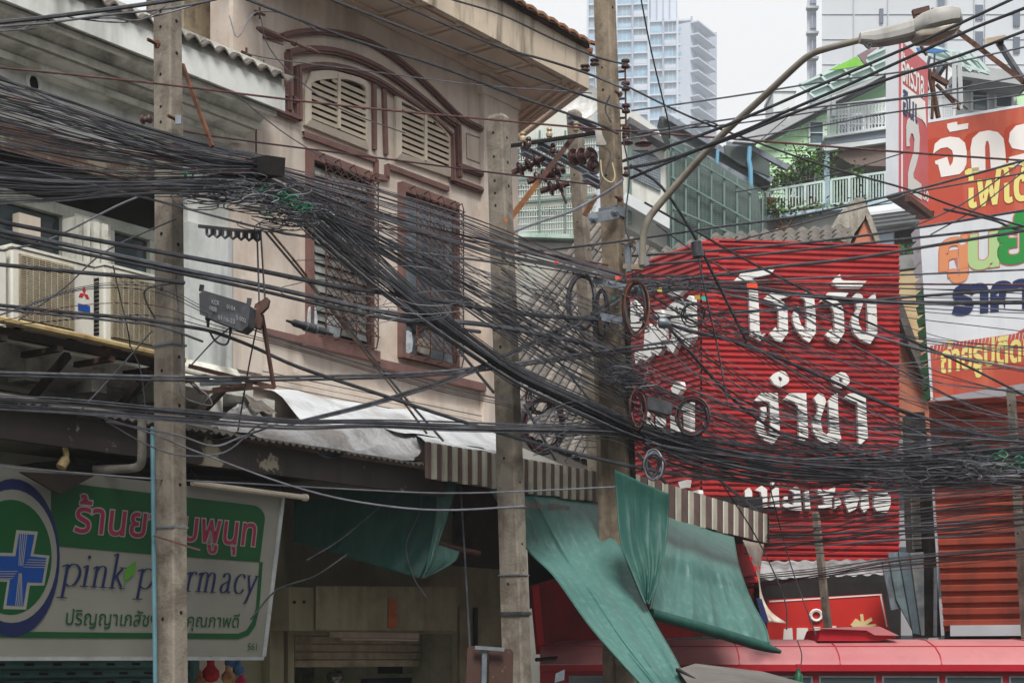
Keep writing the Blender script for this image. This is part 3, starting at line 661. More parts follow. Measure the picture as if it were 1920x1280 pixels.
fa_box('patched_plaster', 486, 505, 1020, 1230, .001, .006, mat('mauve_patch', (140,118,106), .9, (120,100,90), 5), K)
fa_box('side_panel', 862, 944, 1138, 1420, .001, .02, mat('dull_cream_panel', (150,144,116), .8, (120,114,92), 3), K)
for x in (889, 893): fa_box('conduit', x, x+3, 1138, 1420, .021, .04, M_dark, K)
fa_box('recess_lining', 850, 946, 905, 1060, .001, .012, mat('brown_recess', (64,54,48), .9, (48,40,36), 4), K)
for x, y in ((858,960),(868,960),(858,995),(868,995),(880,1010)):
    m = MB(); m.tube([FA.pt(x-4,y+16,.03),FA.pt(x-4,y,.03),FA.pt(x,y-5,.03),FA.pt(x+4,y,.03),FA.pt(x+4,y+16,.03)], .008, 5); m.build('recess_ornament', MATS['brown_recess'], K)
# sign box over the doorway
Tn = thing('sign_box', 'cream sheet-covered sign box with one orange patch above the open shop doorway', 'sign box', FA.pt(560, 1180, .3))
x0, x1 = 592, 857
rows = []
for j, y in enumerate((1098, 1112, 1140, 1170, 1180)):
    rows.append([FA.pt(x, y+2*(x-x0)/(x1-x0), .36+.012*math.sin(x*.35)*(1-j*.15)+.01*math.sin(x*.09)) for x in range(x0, x1+1, 5)])
m = MB(); m.grid(rows); m.build('cover_sheet', mat('cream_sheet', (156,148,120), .75, (128,120,96), 4, .46, .66, (110,98,78), .5, 7, .15), Tn, smooth=True)
fa_box('box', 542, 857, 1099, 1181, .01, .33, MATS['yellow_cream_plaster'], Tn)
fa_box('orange_patch', 729, 744, 1122, 1176, .375, .38, mat('orange_patch', (190,104,52), .7, (150,80,42), 8), Tn)
for x in (552, 570): m = MB(); m.lathe(FA.pt(x,1128,.33), FA.pt(x,1128,.36), [(0,.016),(.015,.016)], 8); m.build('bolt', M_dark, Tn)
Tn = thing('tube_light', 'dusty cream fluorescent fixture hanging in the open shop doorway', 'light', FA.pt(720, 1190, .15))
fa_box('housing', 636, 786, 1182, 1194, .02, .14, M_cream, Tn)
m = MB(); m.tube([FA.pt(640,1197,.1), FA.pt(783,1199,.1)], .014, 8); m.build('tube', mat('tube_glass_off', (170,168,158), .2, flat=True), Tn)
# things seen in the doorway
for x0,x1,y0,y1,c,l in ((560,600,1232,1290,(120,128,110),'dark green poster on the room wall at the left of the doorway'),(648,672,1226,1262,(200,190,160),'cream notice on the room wall right of the mirror ball'),(780,800,1228,1262,(150,120,96),'brown framed picture on the room wall above the television corner'),(690,716,1222,1240,(176,190,200),'pale blue card on the room wall above the television')):
    m = MB(); s0, s1 = FA.s(x0,-2.3), FA.s(x1,-2.3); m.box(FA, s0, s1, -2.38, -2.36, FA.sz(x0,y1,-2.3)[1], FA.sz(x0,y0,-2.3)[1]); m.build('wall_poster', mat('poster_%d' % x0, c, .7, tuple(int(v*.7) for v in c), 9), label=l, cat='poster')
m = MB(); p = FA.pt(628,1268,-.5)
for k in range(8): pass
m.tube_prof(p-Vector((0,0,.085)), Vector((0,0,1)), [(.085-.085*math.cos(a), max(.004,.085*math.sin(a))) for a in [k*math.pi/8 for k in range(9)]], 14)
m.build('mirror_ball', mat('mirror_ball_silver', (170,172,170), .25, (110,112,110), 30, metal=.8), label='silver mirror ball hanging in the doorway left of the television', cat='mirror ball')
Tn = thing('television', 'black flat television at the bottom of the shop doorway', 'television', FA.pt(730, 1290, -.6))
fa_box('body', 684, 776, 1271, 1330, -.66, -.6, M_black, Tn); fa_box('screen', 688, 772, 1275, 1326, -.599, -.597, mat('screen_blue_grey', (70,90,110), .2, flat=True), Tn)
fa_box('router', 722, 755, 1249, 1262, -.7, -.6, M_black, None).name = 'router'; tag(bpy.data.objects['router'], 'small black box on the wall above the television', 'router')
m = MB(); m.tube(catmull([FA.pt(745,1262,-.62),FA.pt(775,1260,-.62),FA.pt(790,1266,-.62),FA.pt(792,1290,-.62)],5), .006, 5); m.build('loose_cable', M_black, label='thin black cable curving down beside the television', cat='cable')
# foil and white sheet roofs under the pink wall
T5 = thing('patched_sheet_roof', 'patched lean-to roof of silver foil and white sheet under the pink wall', 'roof', FA.pt(650, 830, .6))
def wav(pa, pb, oa, obt, n=24, m_=6, amp=.03, seed=1):
    r_ = random.Random(seed); ph = [r_.random()*6 for _ in range(4)]; rows = []
    def at(L, t):
        t *= len(L)-1; i = min(int(t), len(L)-2); f = t-i; return (L[i][0]*(1-f)+L[i+1][0]*f, L[i][1]*(1-f)+L[i+1][1]*f)
    for j in range(m_+1):
        v = j/m_; row = []
        for i in range(n+1):
            u = i/n; a, b = at(pa, u), at(pb, u); o = oa+(obt-oa)*v
            p = FA.pt(a[0],a[1],oa).lerp(FA.pt(b[0],b[1],obt), v)
            p.z += amp*(math.sin(9*u+ph[0]+4*v)*.4+math.sin(23*u+ph[1]+7*v)*.25+(1-2*abs(math.sin(17*u+ph[2]+5*v))**.5)*.25+(1-2*abs(math.sin(8*v+ph[3]-11*u))**.5)*.18)
            row.append(p)
        rows.append(row)
    return rows
m = MB(); m.grid(wav([(508,727),(640,748),(780,768),(932,800)], [(575,792),(700,802),(820,816),(932,850)], .05, .75)); m.build('white_sheet', M_bluewh, T5, smooth=True)
m = MB(); m.grid(wav([(452,798),(560,782),(700,788),(806,812)], [(392,806),(520,826),(640,846),(776,868)], .62, 1.28, 60, 14, .07, 3)); m.build('foil_sheet', M_alu, T5, smooth=True)
m = MB(); m.grid(wav([(456,742),(468,744),(480,752)], [(395,800),(440,806),(520,815)], .1, .9, 14, 6, .05, 5)); m.build('foil_sheet', M_alu, T5, smooth=True)
m = MB(); m.grid(wav([(780,812),(860,830),(930,846)], [(800,830),(880,842),(985,858)], .7, 1.4, 10, 4, .02, 6)); m.build('white_sheet', M_bluewh, T5, smooth=True)
m = MB(); m.grid(wav([(455,735),(480,748),(510,762)], [(478,770),(500,772),(520,775)], .3, .5, 6, 2, .02, 8)); m.build('loose_slate', M_tile, T5)
# striped valance: two runs meeting behind the centre pole
T6 = thing('striped_valance', 'corrugated valance in brown and cream stripes along the front of the awning', 'awning', FA.w(6, 1.4, 3.5))
M_bstr = mat('brown_stripe', (120,96,90), .6, (98,78,72), 4, .45, .65, (70,60,56), .4, 9, .1); M_cstr = mat('cream_stripe', (206,204,188), .6, (180,176,160), 4, .45, .65, (120,112,100), .5, 9, .1)
M_dstr = mat('dark_stripe', (62,52,50), .7, (50,42,40), 4)
oV = 1.45
FV2 = Frame(1138, FA.pt(1138, HY, oV).y, (.453, 1))
def valance(fr, x0, x1, xr, yt, yb, o, cnt, dp=1):
    s = fr.s(x0, o); e_ = fr.s(x1, o); per = (e_-s)/cnt; z1 = fr.sz(xr, yt, o)[1]; z0 = fr.sz(xr, yb, o)[1]; k = 0
    m = MB(); m.box(fr, s, e_, o-.012, o, z0+.02, z1); m.build('backing', M_dstr, T6)
    while s < e_-.03:
        h = per
        j = rnd.uniform(-.01, .01)
        for a, b, t, mt in ((0, .44, .022*dp, M_bstr), (.48, .52, .02*dp, M_dstr), (.56, .94, .03*dp, M_cstr)):
            m = MB(); x, y = s+h*a, s+h*b; 
            m.hexa([fr.w(x,o+.001,z0+j),fr.w(y,o+.001,z0+j),fr.w(y,o+.001,z1+.01),fr.w(x,o+.001,z1+.01),
                    fr.w(x+.012,o+t,z0+j),fr.w(y-.008,o+t,z0+j),fr.w(y-.008,o+t,z1+.01),fr.w(x+.012,o+t,z1+.01)] if mt is not M_dstr else
                   [fr.w(x,o+.001,z0+j),fr.w(y,o+.001,z0+j),fr.w(y,o+.001,z1),fr.w(x,o+.001,z1),fr.w(x,o+t*.3,z0+j),fr.w(y,o+t*.3,z0+j),fr.w(y,o+t*.3,z1),fr.w(x,o+t*.3,z1)])
            m.build('rib', mt, T6)
        s += h; k += 1
valance(FA, 797, 1137, 980, 862, 922, oV, 20)
valance(FV2, 1142, 1438, 1340, 936, 994, 0, 13, .55)
m = MB(); v0, v1 = FA.pt(797,HY,oV), FA.pt(1137,HY,oV); v2 = FV2.pt(1438,HY,0); zv = FA.sz(980,862,oV)[1]
m.v += [up(v0,zv-.02), up(v1,zv-.02), up(v2,zv-.02), up(v2+Vector((-2.2,2.6,0)),zv+.3), up(A1,zv+.3), up(FA.pt(797,HY,0),zv+.3)]; m.f += [(0,1,4,5),(1,2,3,4)]
m.build('roof_sheet', mat('old_zinc', ()) if 0 else MATS['old_zinc'], T6)
m = MB(); s = FV2.s(1438,0); z1 = FV2.sz(1340,936,0)[1]; z0 = FV2.sz(1340,994,0)[1]; m.box(FV2, s, s+.02, -.5, .03, z0, z1+.01); m.build('end_panel', M_bstr, T6)
# ---------------- tarpaulins
def tarp(name, TL, TR, BL, BR, n, m_, amp, fold, mt, label, par=None, thick=None, seed=1, curveL=None, curveR=None):
    """cloth between traced edges; edges are lists of (px,py,distance)"""
    r_ = random.Random(seed); ph = [r_.random()*6 for _ in range(6)]
    Lp = catmull([P(*q) for q in (curveL or [TL, BL])], m_); Rp = catmull([P(*q) for q in (curveR or [TR, BR])], m_)
    def samp(L, t):
        t *= len(L)-1; i = min(int(t), len(L)-2); return L[i].lerp(L[i+1], t-i)
    rows = []
    for j in range(m_*3+1):
        v = j/(m_*3); a, b = samp(Lp, v), samp(Rp, v); row = []
        for i in range(n+1):
            u = i/n; p = a.lerp(b, u); nd = Vector((0, -1, 0)); ed = min(1, 6*u, 6*(1-u))
            rg = lambda x: 1-2*abs(math.sin(x))**.6
            h = amp*ed*(math.sin(fold*u*6.28+ph[0]+1.2*v)*.45+.28*rg(fold*1.3*u*3.14+ph[1]-1.6*v)+.18*rg(fold*2.9*u*3.14+ph[2]+1.1*v)+.10*rg(fold*5.3*u*3.14+ph[4]-2.2*v)+.2*math.sin(4*v+ph[3]+3*u)+.05*rg(9*v+5*u+ph[5]))*(.35+v*.8)
            row.append(p+nd*h)
        rows.append(row)
    m = MB(); m.grid(rows)
    o = m.build(name, mt, par, smooth=True, label=label, cat=None if par else 'tarpaulin')
    o.data.materials.clear(); o.data.materials.append(mt)
    sd = o.modifiers.new('thickness', 'SOLIDIFY'); sd.thickness = .006
    if n > 20:
        for u_, rr_, nm in ((.012, .007, 'hem'), (.988, .007, 'hem'), (.36, .004, 'seam'), (.7, .003, 'seam')):
            s_ = MB(); s_.tube([r[int(n*u_+.5)]+Vector((0,-.006,0)) for r in rows], rr_, 4); s_.build(nm, M_dteal, o)
    return o
YV = FA.pt(1050, HY, 1.42).y
yv = lambda x: (FA.pt(x, HY, 1.43).y if x < 1138 else FV2.pt(x, HY, -.03).y)
tA = tarp('tarpaulin', 0,0,0,0, 70, 14, .10, 2.0, M_teal, 'long pale teal tarpaulin slanting down from the striped valance in front of the red cloth',
     curveL=[(913,908,yv(913)),(983,1024,15),(1038,1081,14.3),(1108,1178,13.6),(1198,1280,13),(1260,1345,12.6)],
     curveR=[(1124,940,yv(1124)),(1174,1045,15.2),(1213,1139,14.5),(1264,1229,13.8),(1294,1290,13.2),(1330,1350,12.8)], seed=3)
text_on(FA, 'ภูมี ผ้าใบ', 982, 1018, 938, 954, 1.53, flat('print_maroon', (150,70,70)), tA, 'print', offset=.01, yt2=942, yb2=958)
text_on(FA, '087-9281200', 1029, 1069, 943, 955, 1.535, M_pinkp if 0 else MATS['print_maroon'], tA, 'print', offset=.01, yt2=949, yb2=960)
tarp('tarpaulin', 0,0,0,0, 60, 12, .08, .9, M_dteal, 'dark teal tarpaulin hanging like a flag in front of the centre pole',
     curveL=[(1152,880,14.6),(1155,930,14.6),(1163,1014,14.5),(1188,1080,14.4),(1210,1131,14.3)],
     curveR=[(1254,926,14.9),(1253,970,14.9),(1250,1008,14.8),(1241,1062,14.6),(1216,1132,14.35)], seed=8)
tC = tarp('tarpaulin', 0,0,0,0, 70, 12, .11, 2.0, M_teal, 'broad pale teal tarpaulin with a rolled lower hem, right of the dark one',
     curveL=[(1250,966,yv(1250)),(1246,1020,16),(1236,1070,15.6),(1222,1120,15.3),(1216,1156,15.1)],
     curveR=[(1376,1006,yv(1376)),(1386,1061,17),(1409,1124,16.5),(1436,1176,16.1),(1444,1206,15.9)], seed=11)
m = MB(); m.tube(catmull([P(1220,1150,15.08), P(1331,1181,15.4), P(1400,1202,15.7), P(1463,1221,15.9)], 5), [.055]*12+[.05,.045,.035,.02], 10); m.build('rolled_hem', M_dteal, tC, smooth=True)
tD = tarp('tarpaulin', 0,0,0,0, 50, 10, .09, 1.2, M_dteal, 'dark teal tarpaulin sagging under the awning beside the pharmacy sign',
     curveL=[(552,925,14.0),(549,975,14.0),(549,1015,14.0)], curveR=[(860,884,14.6),(845,960,14.5),(815,1030,14.4),(788,1084,14.3)], seed=5)
tarp('fold', 0,0,0,0, 10, 5, .02, 1, M_teal, None, par=tD, curveL=[(812,888,14.45),(818,960,14.4),(795,1082,14.25)], curveR=[(861,886,14.55),(838,970,14.45),(812,1050,14.3)], seed=6)
tarp('fold', 0,0,0,0, 10, 5, .02, 1, M_teal, None, par=tD, curveL=[(819,1020,14.4),(806,1050,14.3),(790,1083,14.28)], curveR=[(862,1034,14.6),(850,1055,14.5),(796,1084,14.3)], seed=6)
m = MB(); m.tube([P(805,880,14.5), P(872,888,14.7)], .022, 8); m.build('pole', M_rust, tD)
m = MB(); m.tube([P(815,1018,14.5), P(899,1037,14.8)], .025, 8); m.build('pole', M_brownst, tD)
# red cloth wall under the awning
FR = Frame(1000, 17.4, (.62, 1))
T = thing('red_cloth_screen', 'dark red cloth screen behind the teal tarpaulins under the awning', 'screen', FR.w(1, 0, 2.5))
m = MB(); pts = [(996,1098),(1120,1060),(1270,1020),(1424,990),(1424,1185),(1225,1198),(1140,1212),(1008,1226)]
m.prism([FR.pt(a, b, 0) for a, b in pts], FR.n*-.02); m.build('cloth', mat('red_cloth', (170,30,40), .8, (120,22,32), 1.2, .45, .65, (90,20,26), .5, 4), T)
m = MB(); m.prism([FR.pt(a, b, -.3) for a, b in ((988,940),(1430,930),(1430,1030),(1270,1060),(996,1140))], FR.n*-.02); m.build('shade_standin', M_dark, T)  # dark sheet standing in for the shade under the awning
m = MB(); m.prism([FR.pt(a, b, .01) for a, b in ((998,1100),(1010,1096),(1022,1222),(1010,1225))], FR.n*-.005); m.build('bright_border', mat('bright_red_cloth', (206,24,34), .7, flat=True), T)
m = MB(); m.tube([FR.pt(1006,1236,.3), FR.pt(1409,1201,.3)], .022, 8); m.build('rail', M_dark, T)
# torn printed cloth at the end of the valance
T = thing('torn_banner', 'torn white cloth banner with red marks hanging at the right end of the striped valance', 'banner', P(1420, 1150, 17))
tarp('cloth', 0,0,0,0, 12, 6, .05, 1.5, mat('dirty_white_cloth', (206,196,186), .8, (180,160,140), 6, .45, .6, (140,110,90), .4, 10), None, par=T,
     curveL=[(1392,1012,17.2),(1420,1080,17),(1425,1130,16.9),(1432,1165,16.8)], curveR=[(1432,1020,17.4),(1424,1090,17.2),(1440,1140,17),(1475,1168,16.9)])
for x, y, s in ((1408,1048,6),(1416,1066,7),(1418,1085,6),(1424,1064,4)):
    m = MB(); m.prism([P(x-s*.6,y-s,16.8),P(x+s*.5,y-s*.6,16.8),P(x+s*.3,y+s,16.8),P(x-s*.2,y+s*.3,16.8)], (0,.004,0)); m.build('red_mark', mat('bright_red_cloth', ()), T)
m = MB(); m.prism([P(1418,1120,16.7),P(1428,1122,16.7),P(1442,1165,16.7),P(1430,1166,16.7)], (0,.004,0)); m.build('blue_mark', M_navy, T)
# ---------------- far towers
M_tw = mat('tower_white', (186,194,206), .7, (172,181,194), .05, bump=0); M_tg = mat('tower_glass', (112,156,184), .2, (146,180,200), .12, .4, .6, bump=0, spec=.6); M_tg2 = mat('tower_glass_dark', (112,142,160), .2, (140,166,180), .2, bump=0, spec=.6)
M_tgr = mat('tower_grey_panel', (150,158,176), .7, bump=0)
def tower_face(fr, x0, x1, yt, yb, cols, fl, T, ped=1.1, glass=None, bal=True, mull=3):
    """storeys of a curtain wall between picture columns; each slab, pane and post is its own piece"""
    s0, s1 = fr.s(x0), fr.s(x1); z0, z1 = fr.sz(x0, yb)[1], fr.sz(x0, yt)[1]
    m = MB(); m.box(fr, s0, s1, -20, -.5, 0, z1); m.build('core', M_tw, T)
    z = z1; k = 0; W = (s1-s0)/cols
    while z > z0:
        m = MB(); m.box(fr, s0, s1, -.48, .35, z-.42, z); m.build('floor_slab', M_tw, T)
        for c in range(cols):
            a, b = s0+W*c+.3, s0+W*(c+1)-.3
            rb = (k*7+c*3) % 5
            m = MB(); m.box(fr, a, b, -.45, -.35+(.12 if rb == 0 else 0), z-fl+.01, z-.43); m.build('window', M_tg if (rb not in (1, 3)) else M_tg2, T)
            if bal and (c+k) % 2 == 0:
                m = MB(); m.box(fr, a, b, .3, .38, z-fl+.01, z-fl+1.05); m.build('balcony_rail', M_tw if c % 2 else M_tg, T)
            m = MB()
            for q in range(1, mull): x = a+(b-a)*q/mull; m.box(fr, x-.07, x+.07, -.34, -.2, z-fl+.01, z-.43)
            if m.v: m.build('mullion', M_tw, T, kind='stuff')
        z -= fl; k += 1
    for c in range(cols+1):
        x = s0+W*c; m = MB(); m.box(fr, x-.25, x+.25, -.4, .5, z0-10, z1+.5); m.build('column', M_tgr if c % 2 else M_tw, T)
YT = 400
FT = Frame(1156, YT, (1, -.12))
T = thing('glass_tower', 'tall hazy glass apartment tower with stepped top behind the centre pole', 'tower', FT.w(10, 0, 0))
tower_face(FT, 1156, 1216, -60, 300, 2, 3.05, T)
FTb = Frame(1216, YT-1, (1, -.12)); tower_face(FTb, 1217, 1297, 40, 300, 3, 3.05, T)
m = MB(); a, b = FT.s(1218), FT.s(1267); m.box(FT, a, b, -25, -6, FT.sz(1218,42)[1], FT.sz(1218,-60)[1]); m.build('upper_block', M_tw, T)
for k in range(1, 4):
    m = MB(); x = a+(b-a)*k/4; m.box(FT, x-.15, x+.15, -6, -5.8, FT.sz(1218,42)[1], FT.sz(1218,-60)[1]); m.build('rib', M_tgr, T)
FTl = Frame(1102, YT+2, (1, -.12)); tower_face(FTl, 1102, 1150, -60, 300, 3, 3.05, T, bal=False)
FTs = Frame(1298, YT-4, (.62, 1)); s1 = FTs.s(1334); zt_ = FTs.sz(1298, 40)[1]
m = MB(); m.box(FTs, .1, s1, -8, -.6, 0, zt_); m.build('side_core', M_tw, T)
for k in range(26):
    z = zt_-3.05*k; m = MB(); m.box(FTs, .1, s1-.5, -.58, 1.6, z-.35, z); m.build('balcony_slab', M_tw, T)
    m = MB(); m.box(FTs, 2, s1-2, -.59, -.5, z-2.7, z-.5); m.build('window', M_tg2, T)
m = MB(); p = P(1313, 61, YT+14); q = P(1344, 61, YT+14); m.abox(p.x, q.x, YT+14, YT+40, 0, p.z); m.build('rear_slab', M_tgr, T)
M_cw = mat('concrete_tower_white', (196,200,205), .8, (182,187,193), .06, .45, .7, (164,168,174), .3, .2, bump=.02, bscale=1)
T = thing('concrete_tower', 'white concrete apartment tower with few narrow windows at the upper right', 'tower', P(1700, HY, 170))
m = MB(); a, b = P(1541, -80, 170), P(2050, -80, 170); m.prism([(a.x,170,0),(b.x,170,0),(b.x*1.2,200,0),(a.x*200/170+3,200,0)], (0,0,a.z)); m.build('wall', M_cw, T)
m = MB(); a2, b2 = P(1513, -80, 173), P(1541, -80, 173); m.prism([(a2.x,173,0),(a.x-.02,173,0),(a.x+.4,176,0),(a2.x*1.02+.1,176.2,0)], (0,0,a.z)); m.build('bay', M_cw, T)
for y in range(-20, 240, 47):
    for x0, x1 in ((1519, 1530),):
        m = MB(); p, q = P(x0, y+27, 172.9), P(x1, y, 172.9); m.abox(p.x, q.x, 172.8, 172.98, p.z, q.z); m.build('window', M_tgr, T)
        m = MB(); p, q = P(x0+4, y+26, 172.7), P(x0+5, y+1, 172.7); m.abox(p.x, q.x, 172.65, 172.78, p.z, q.z); m.build('mullion', M_cw, T)
        m = MB(); p, q = P(1511, y+40, 172.9), P(1533, y+36, 172.9); m.abox(p.x, q.x, 172.2, 172.99, p.z, q.z); m.build('ledge', M_cw, T)
for x0, x1, y0, y1 in ((1649,1656,17,44),(1649,1656,64,91),(1828,1843,10,37),(1828,1843,60,88),(1828,1843,106,126),(1758,1771,-5,22),(1758,1771,76,92),(1758,1771,34,60),(1900,1912,20,50),(1900,1912,70,100)):
    m = MB(); p, q = P(x0, y1, 169.9), P(x1, y0, 169.9); m.abox(p.x, q.x, 169.8, 169.98, p.z, q.z); m.build('window', mat('tower_window', (92,102,118), .3, (74,84,98), .3, bump=0), T)
for x in (1600, 1664, 1757, 1774, 1826, 1846):
    m = MB(); p = P(x, 300, 169.9); m.abox(p.x, p.x+.12, 169.85, 169.99, 10, a.z); m.build('wall_joint', mat('joint_pale', (178,183,188), .8, bump=0), T)
for y in range(-20, 220, 47):
    m = MB(); p, q = P(1542, y, 169.9), P(2040, y-.6, 169.9); m.abox(p.x, q.x, 169.9, 169.99, p.z, q.z); m.build('floor_joint', mat('joint_pale', (178,183,188), .8, bump=0), T)

# ---------------- green house on the right, mid distance
Z2 = lambda x, y: (1380+x/3.2, y/3.2)
YH = 45
FH = Frame(1400, YH, (1, .0)); 
M_lg = mat('light_green_siding', (196,232,188), .7, (182,220,176), .8, .45, .65, (130,160,130), .3, 3, .1)
M_hw = mat('house_white', (210,214,216), .7, (190,196,200), 1, .5, .7, (150,150,150), .3, 3)
M_pale = mat('pale_blue_frame', (178,200,212), .6, (160,184,198), 3, bump=0); M_roofg = mat('grey_eaves', (112,110,112), .85, (92,90,92), 1)
H = thing('green_house', 'light green boarded house with white balconies behind the red hoarding', 'house', P(1500, HY, YH))
def zpoly(fr, L, o1, o0, mt, name, par, zf=Z2): m = MB(); m.poly(fr, [zf(*q) for q in L], o1, o0); return m.build(name, mt, par)
zpoly(FH, [(115,855),(470,690),(940,470),(940,1290),(115,1290)], 0, -.3, mat('siding_back', (150,186,150), .8), 'wall', H)
p0, p1 = FH.sz(*Z2(115,1290)), FH.sz(*Z2(560,700))
z = p0[1]; gl = [(FH.sz(*Z2(115,865))), (FH.sz(*Z2(540,665)))]
while z < p1[1]:                                  # siding boards
    fr_ = (z+.2-gl[0][1])/(gl[1][1]-gl[0][1]); sa = max(p0[0], gl[0][0]+max(0, fr_)*(gl[1][0]-gl[0][0])); 
    if sa < p1[0]-.3:
        m = MB(); m.hexa([FH.w(sa,.002,z),FH.w(p1[0],.002,z),FH.w(p1[0],.002,z+.2),FH.w(sa,.002,z+.2),FH.w(sa,.05,z),FH.w(p1[0],.05,z),FH.w(p1[0],.02,z+.2),FH.w(sa,.02,z+.2)]); m.build('siding_board', M_lg, H)
    z += .2
for L in ([(0,850),(90,845),(480,610),(900,400),(940,385),(940,425),(540,640),(160,840),(0,880)],):
    zpoly(FH, L, .45, .2, mat('light_eaves_board', (176,178,180), .8, (156,158,160), 1), 'eaves_board', H)
zpoly(FH, [(160,838),(540,642),(940,432),(940,468),(550,662),(190,848)], .3, .1, M_roofg, 'eaves_soffit', H)
def hwin(L, par=H, fr=FH, o=.08, mt=None, zf=Z2):
    w_ = zpoly(fr, L, o, o-.05, mt or mat('house_glass', (88,104,112), .15, (66,80,88), .8, bump=0, spec=.7), 'window', par, zf)
    xs = [q[0] for q in L]; ys = [q[1] for q in L]
    a, b = zf(min(xs), min(ys)), zf(max(xs), max(ys))
    for (x0, x1, y0, y1) in ((a[0]-3,a[0],a[1]-2,b[1]+2),(b[0],b[0]+3,a[1]-2,b[1]+2),(a[0],b[0],a[1]-3,a[1]),(a[0],b[0],b[1],b[1]+3),(a[0],b[0],(a[1]+b[1])/2-.8,(a[1]+b[1])/2+.8)):
        m = MB(); s0, s1 = fr.s(x0, o+.03), fr.s(x1, o+.03); m.box(fr, s0, s1, o-.03, o+.05, fr.sz(x0,y1,o+.03)[1], fr.sz(x0,y0,o+.03)[1]); m.build('frame', M_hw, w_)
hwin([(445,740),(520,735),(520,860),(445,860)]); hwin([(355,965),(470,965),(470,1180),(355,1180)]); hwin([(715,1015),(800,1015),(800,1190),(715,1190)]); hwin([(815,1000),(925,1000),(925,1190),(815,1190)]); hwin([(620,690),(760,690),(760,800),(620,800)]); hwin([(780,690),(905,690),(905,800),(780,800)])
zpoly(FH, [(535,822),(920,762),(920,820),(545,872)], 1.6, 0, mat('slab_blue_grey', (120,130,138), .8), 'balcony_floor', H)
zpoly(FH, [(530,815),(920,758),(920,770),(530,828)], 1.7, 1.55, M_hw, 'balcony_edge', H)
zpoly(FH, [(550,905),(925,850),(925,1000),(700,990)], 1.5, .3, mat('brown_ceiling', (130,112,104), .8, (108,92,86), 1), 'porch_ceiling', H)
zpoly(FH, [(525,875),(925,825),(925,850),(545,905),(525,900)], 1.7, 1.5, M_hw, 'porch_beam', H)
zpoly(FH, [(527,900),(560,900),(565,1250),(533,1250)], 1.6, 1.4, M_pale, 'porch_post', H)
zpoly(FH, [(0,1265),(200,1290),(940,1195),(940,1215),(200,1312),(0,1330)], 2.1, 0, M_pale, 'terrace_edge', H)
zpoly(FH, [(0,1330),(200,1312),(940,1215),(940,1420),(0,1420)], 1.8, 0, mat('terrace_wall', (170,172,168), .9, (140,142,136), .8, .45, .65, (90,92,88), .6, 2), 'terrace_wall', H)
def railing(fr, x0, y0, x1, y1, h0, h1, n, o, par, mt, orn=False, name='railing'):
    """upright bars between a top rail (x0,y0)-(x1,y1) and a bottom rail h px lower"""
    m = MB(); a, b = fr.pt(x0,y0,o), fr.pt(x1,y1,o); c, d = fr.pt(x0,y0+h0,o), fr.pt(x1,y1+h1,o)
    m.bar(a,b,.06); R_ = m.build(name, mt, par); m = MB(); m.bar(c,d,.05); m.build('rail', mt, R_)
    if orn:
        m = MB(); m.bar(a.lerp(c,.45), b.lerp(d,.45), .05); m.build('rail', mt, R_)
    for k in range(n+1):
        t = k/n; m = MB(); m.bar(a.lerp(b,t), c.lerp(d,t), .07 if k % 6 == 0 else .03); m.build('baluster', mt, R_)
    if orn:
        for k in range(n*2):
            t = (k+.5)/(n*2); cc = a.lerp(b,t).lerp(c.lerp(d,t), .22 if k % 2 else .3); 
            m = MB(); m.tube([cc+Vector((.09*math.cos(q)*(1-q*.08),0,.09*math.sin(q)*(1-q*.08))) for q in [j*.8 for j in range(8)]], .014, 4); m.build('scroll', mt, R_)
            if k % 2: m = MB(); cc = a.lerp(b,t).lerp(c.lerp(d,t), .72); m.tube([cc+Vector((.07*math.cos(q),0,.1*math.sin(q))) for q in [j*.8 for j in range(9)]], .013, 4); m.build('scroll', mt, R_)
    return R_
railing(FH, *Z2(555,640), *Z2(915,590), 56, 53, 18, 1.65, H, M_hw, True)
railing(FH, *Z2(190,1145), *Z2(525,1090), 40, 41, 18, 2.0, H, mat('pale_mint_rail', (190,208,204), .6, bump=0)); railing(FH, *Z2(570,1080), *Z2(930,1030), 46, 52, 20, 2.0, H, MATS['pale_mint_rail'])
m = MB(); 
canopy = [(380,510),(620,380),(900,290),(900,430),(490,600)]
cn = zpoly(FH, canopy, 2.4, 2.36, mat('mint_canopy', (190,212,206), .3, (172,198,192), .6, bump=0, spec=.5), 'canopy', H)
for a, b in (((380,510),(900,290)),((490,600),(900,430)),((430,555),(900,360)),((380,510),(490,600)),((500,445),(600,552)),((620,380),(720,500)),((760,335),(850,450))):
    m = MB(); m.bar(FH.pt(*Z2(*a),2.46), FH.pt(*Z2(*b),2.46), .06); m.build('canopy_rafter', MATS['pale_mint_rail'], cn)
for x, y0, y1 in ((585,500,700),(545,560,640)):
    m = MB(); m.bar(FH.pt(*Z2(x,y0),1.7), FH.pt(*Z2(x,y1),1.7), .1); m.build('canopy_post', M_hw, H)
t = MB(); t.poly(FH, [Z2(*q) for q in ((560,420),(725,338),(770,392),(600,420))], 2.9, 2.86); t.build('flag_banner', mat('bright_green_banner', (130,196,70), .6, (110,176,60), 2), label='bright green triangular banner on the canopy under the street lamp', cat='banner')
t = MB(); t.poly(FH, [Z2(*q) for q in ((728,332),(800,292),(850,288),(790,330),(775,385))], 2.9, 2.86); t.build('flag_banner', mat('mauve_banner', (140,118,124), .6, (120,100,106), 2), label='mauve-grey curved banner next to the bright green one', cat='banner')
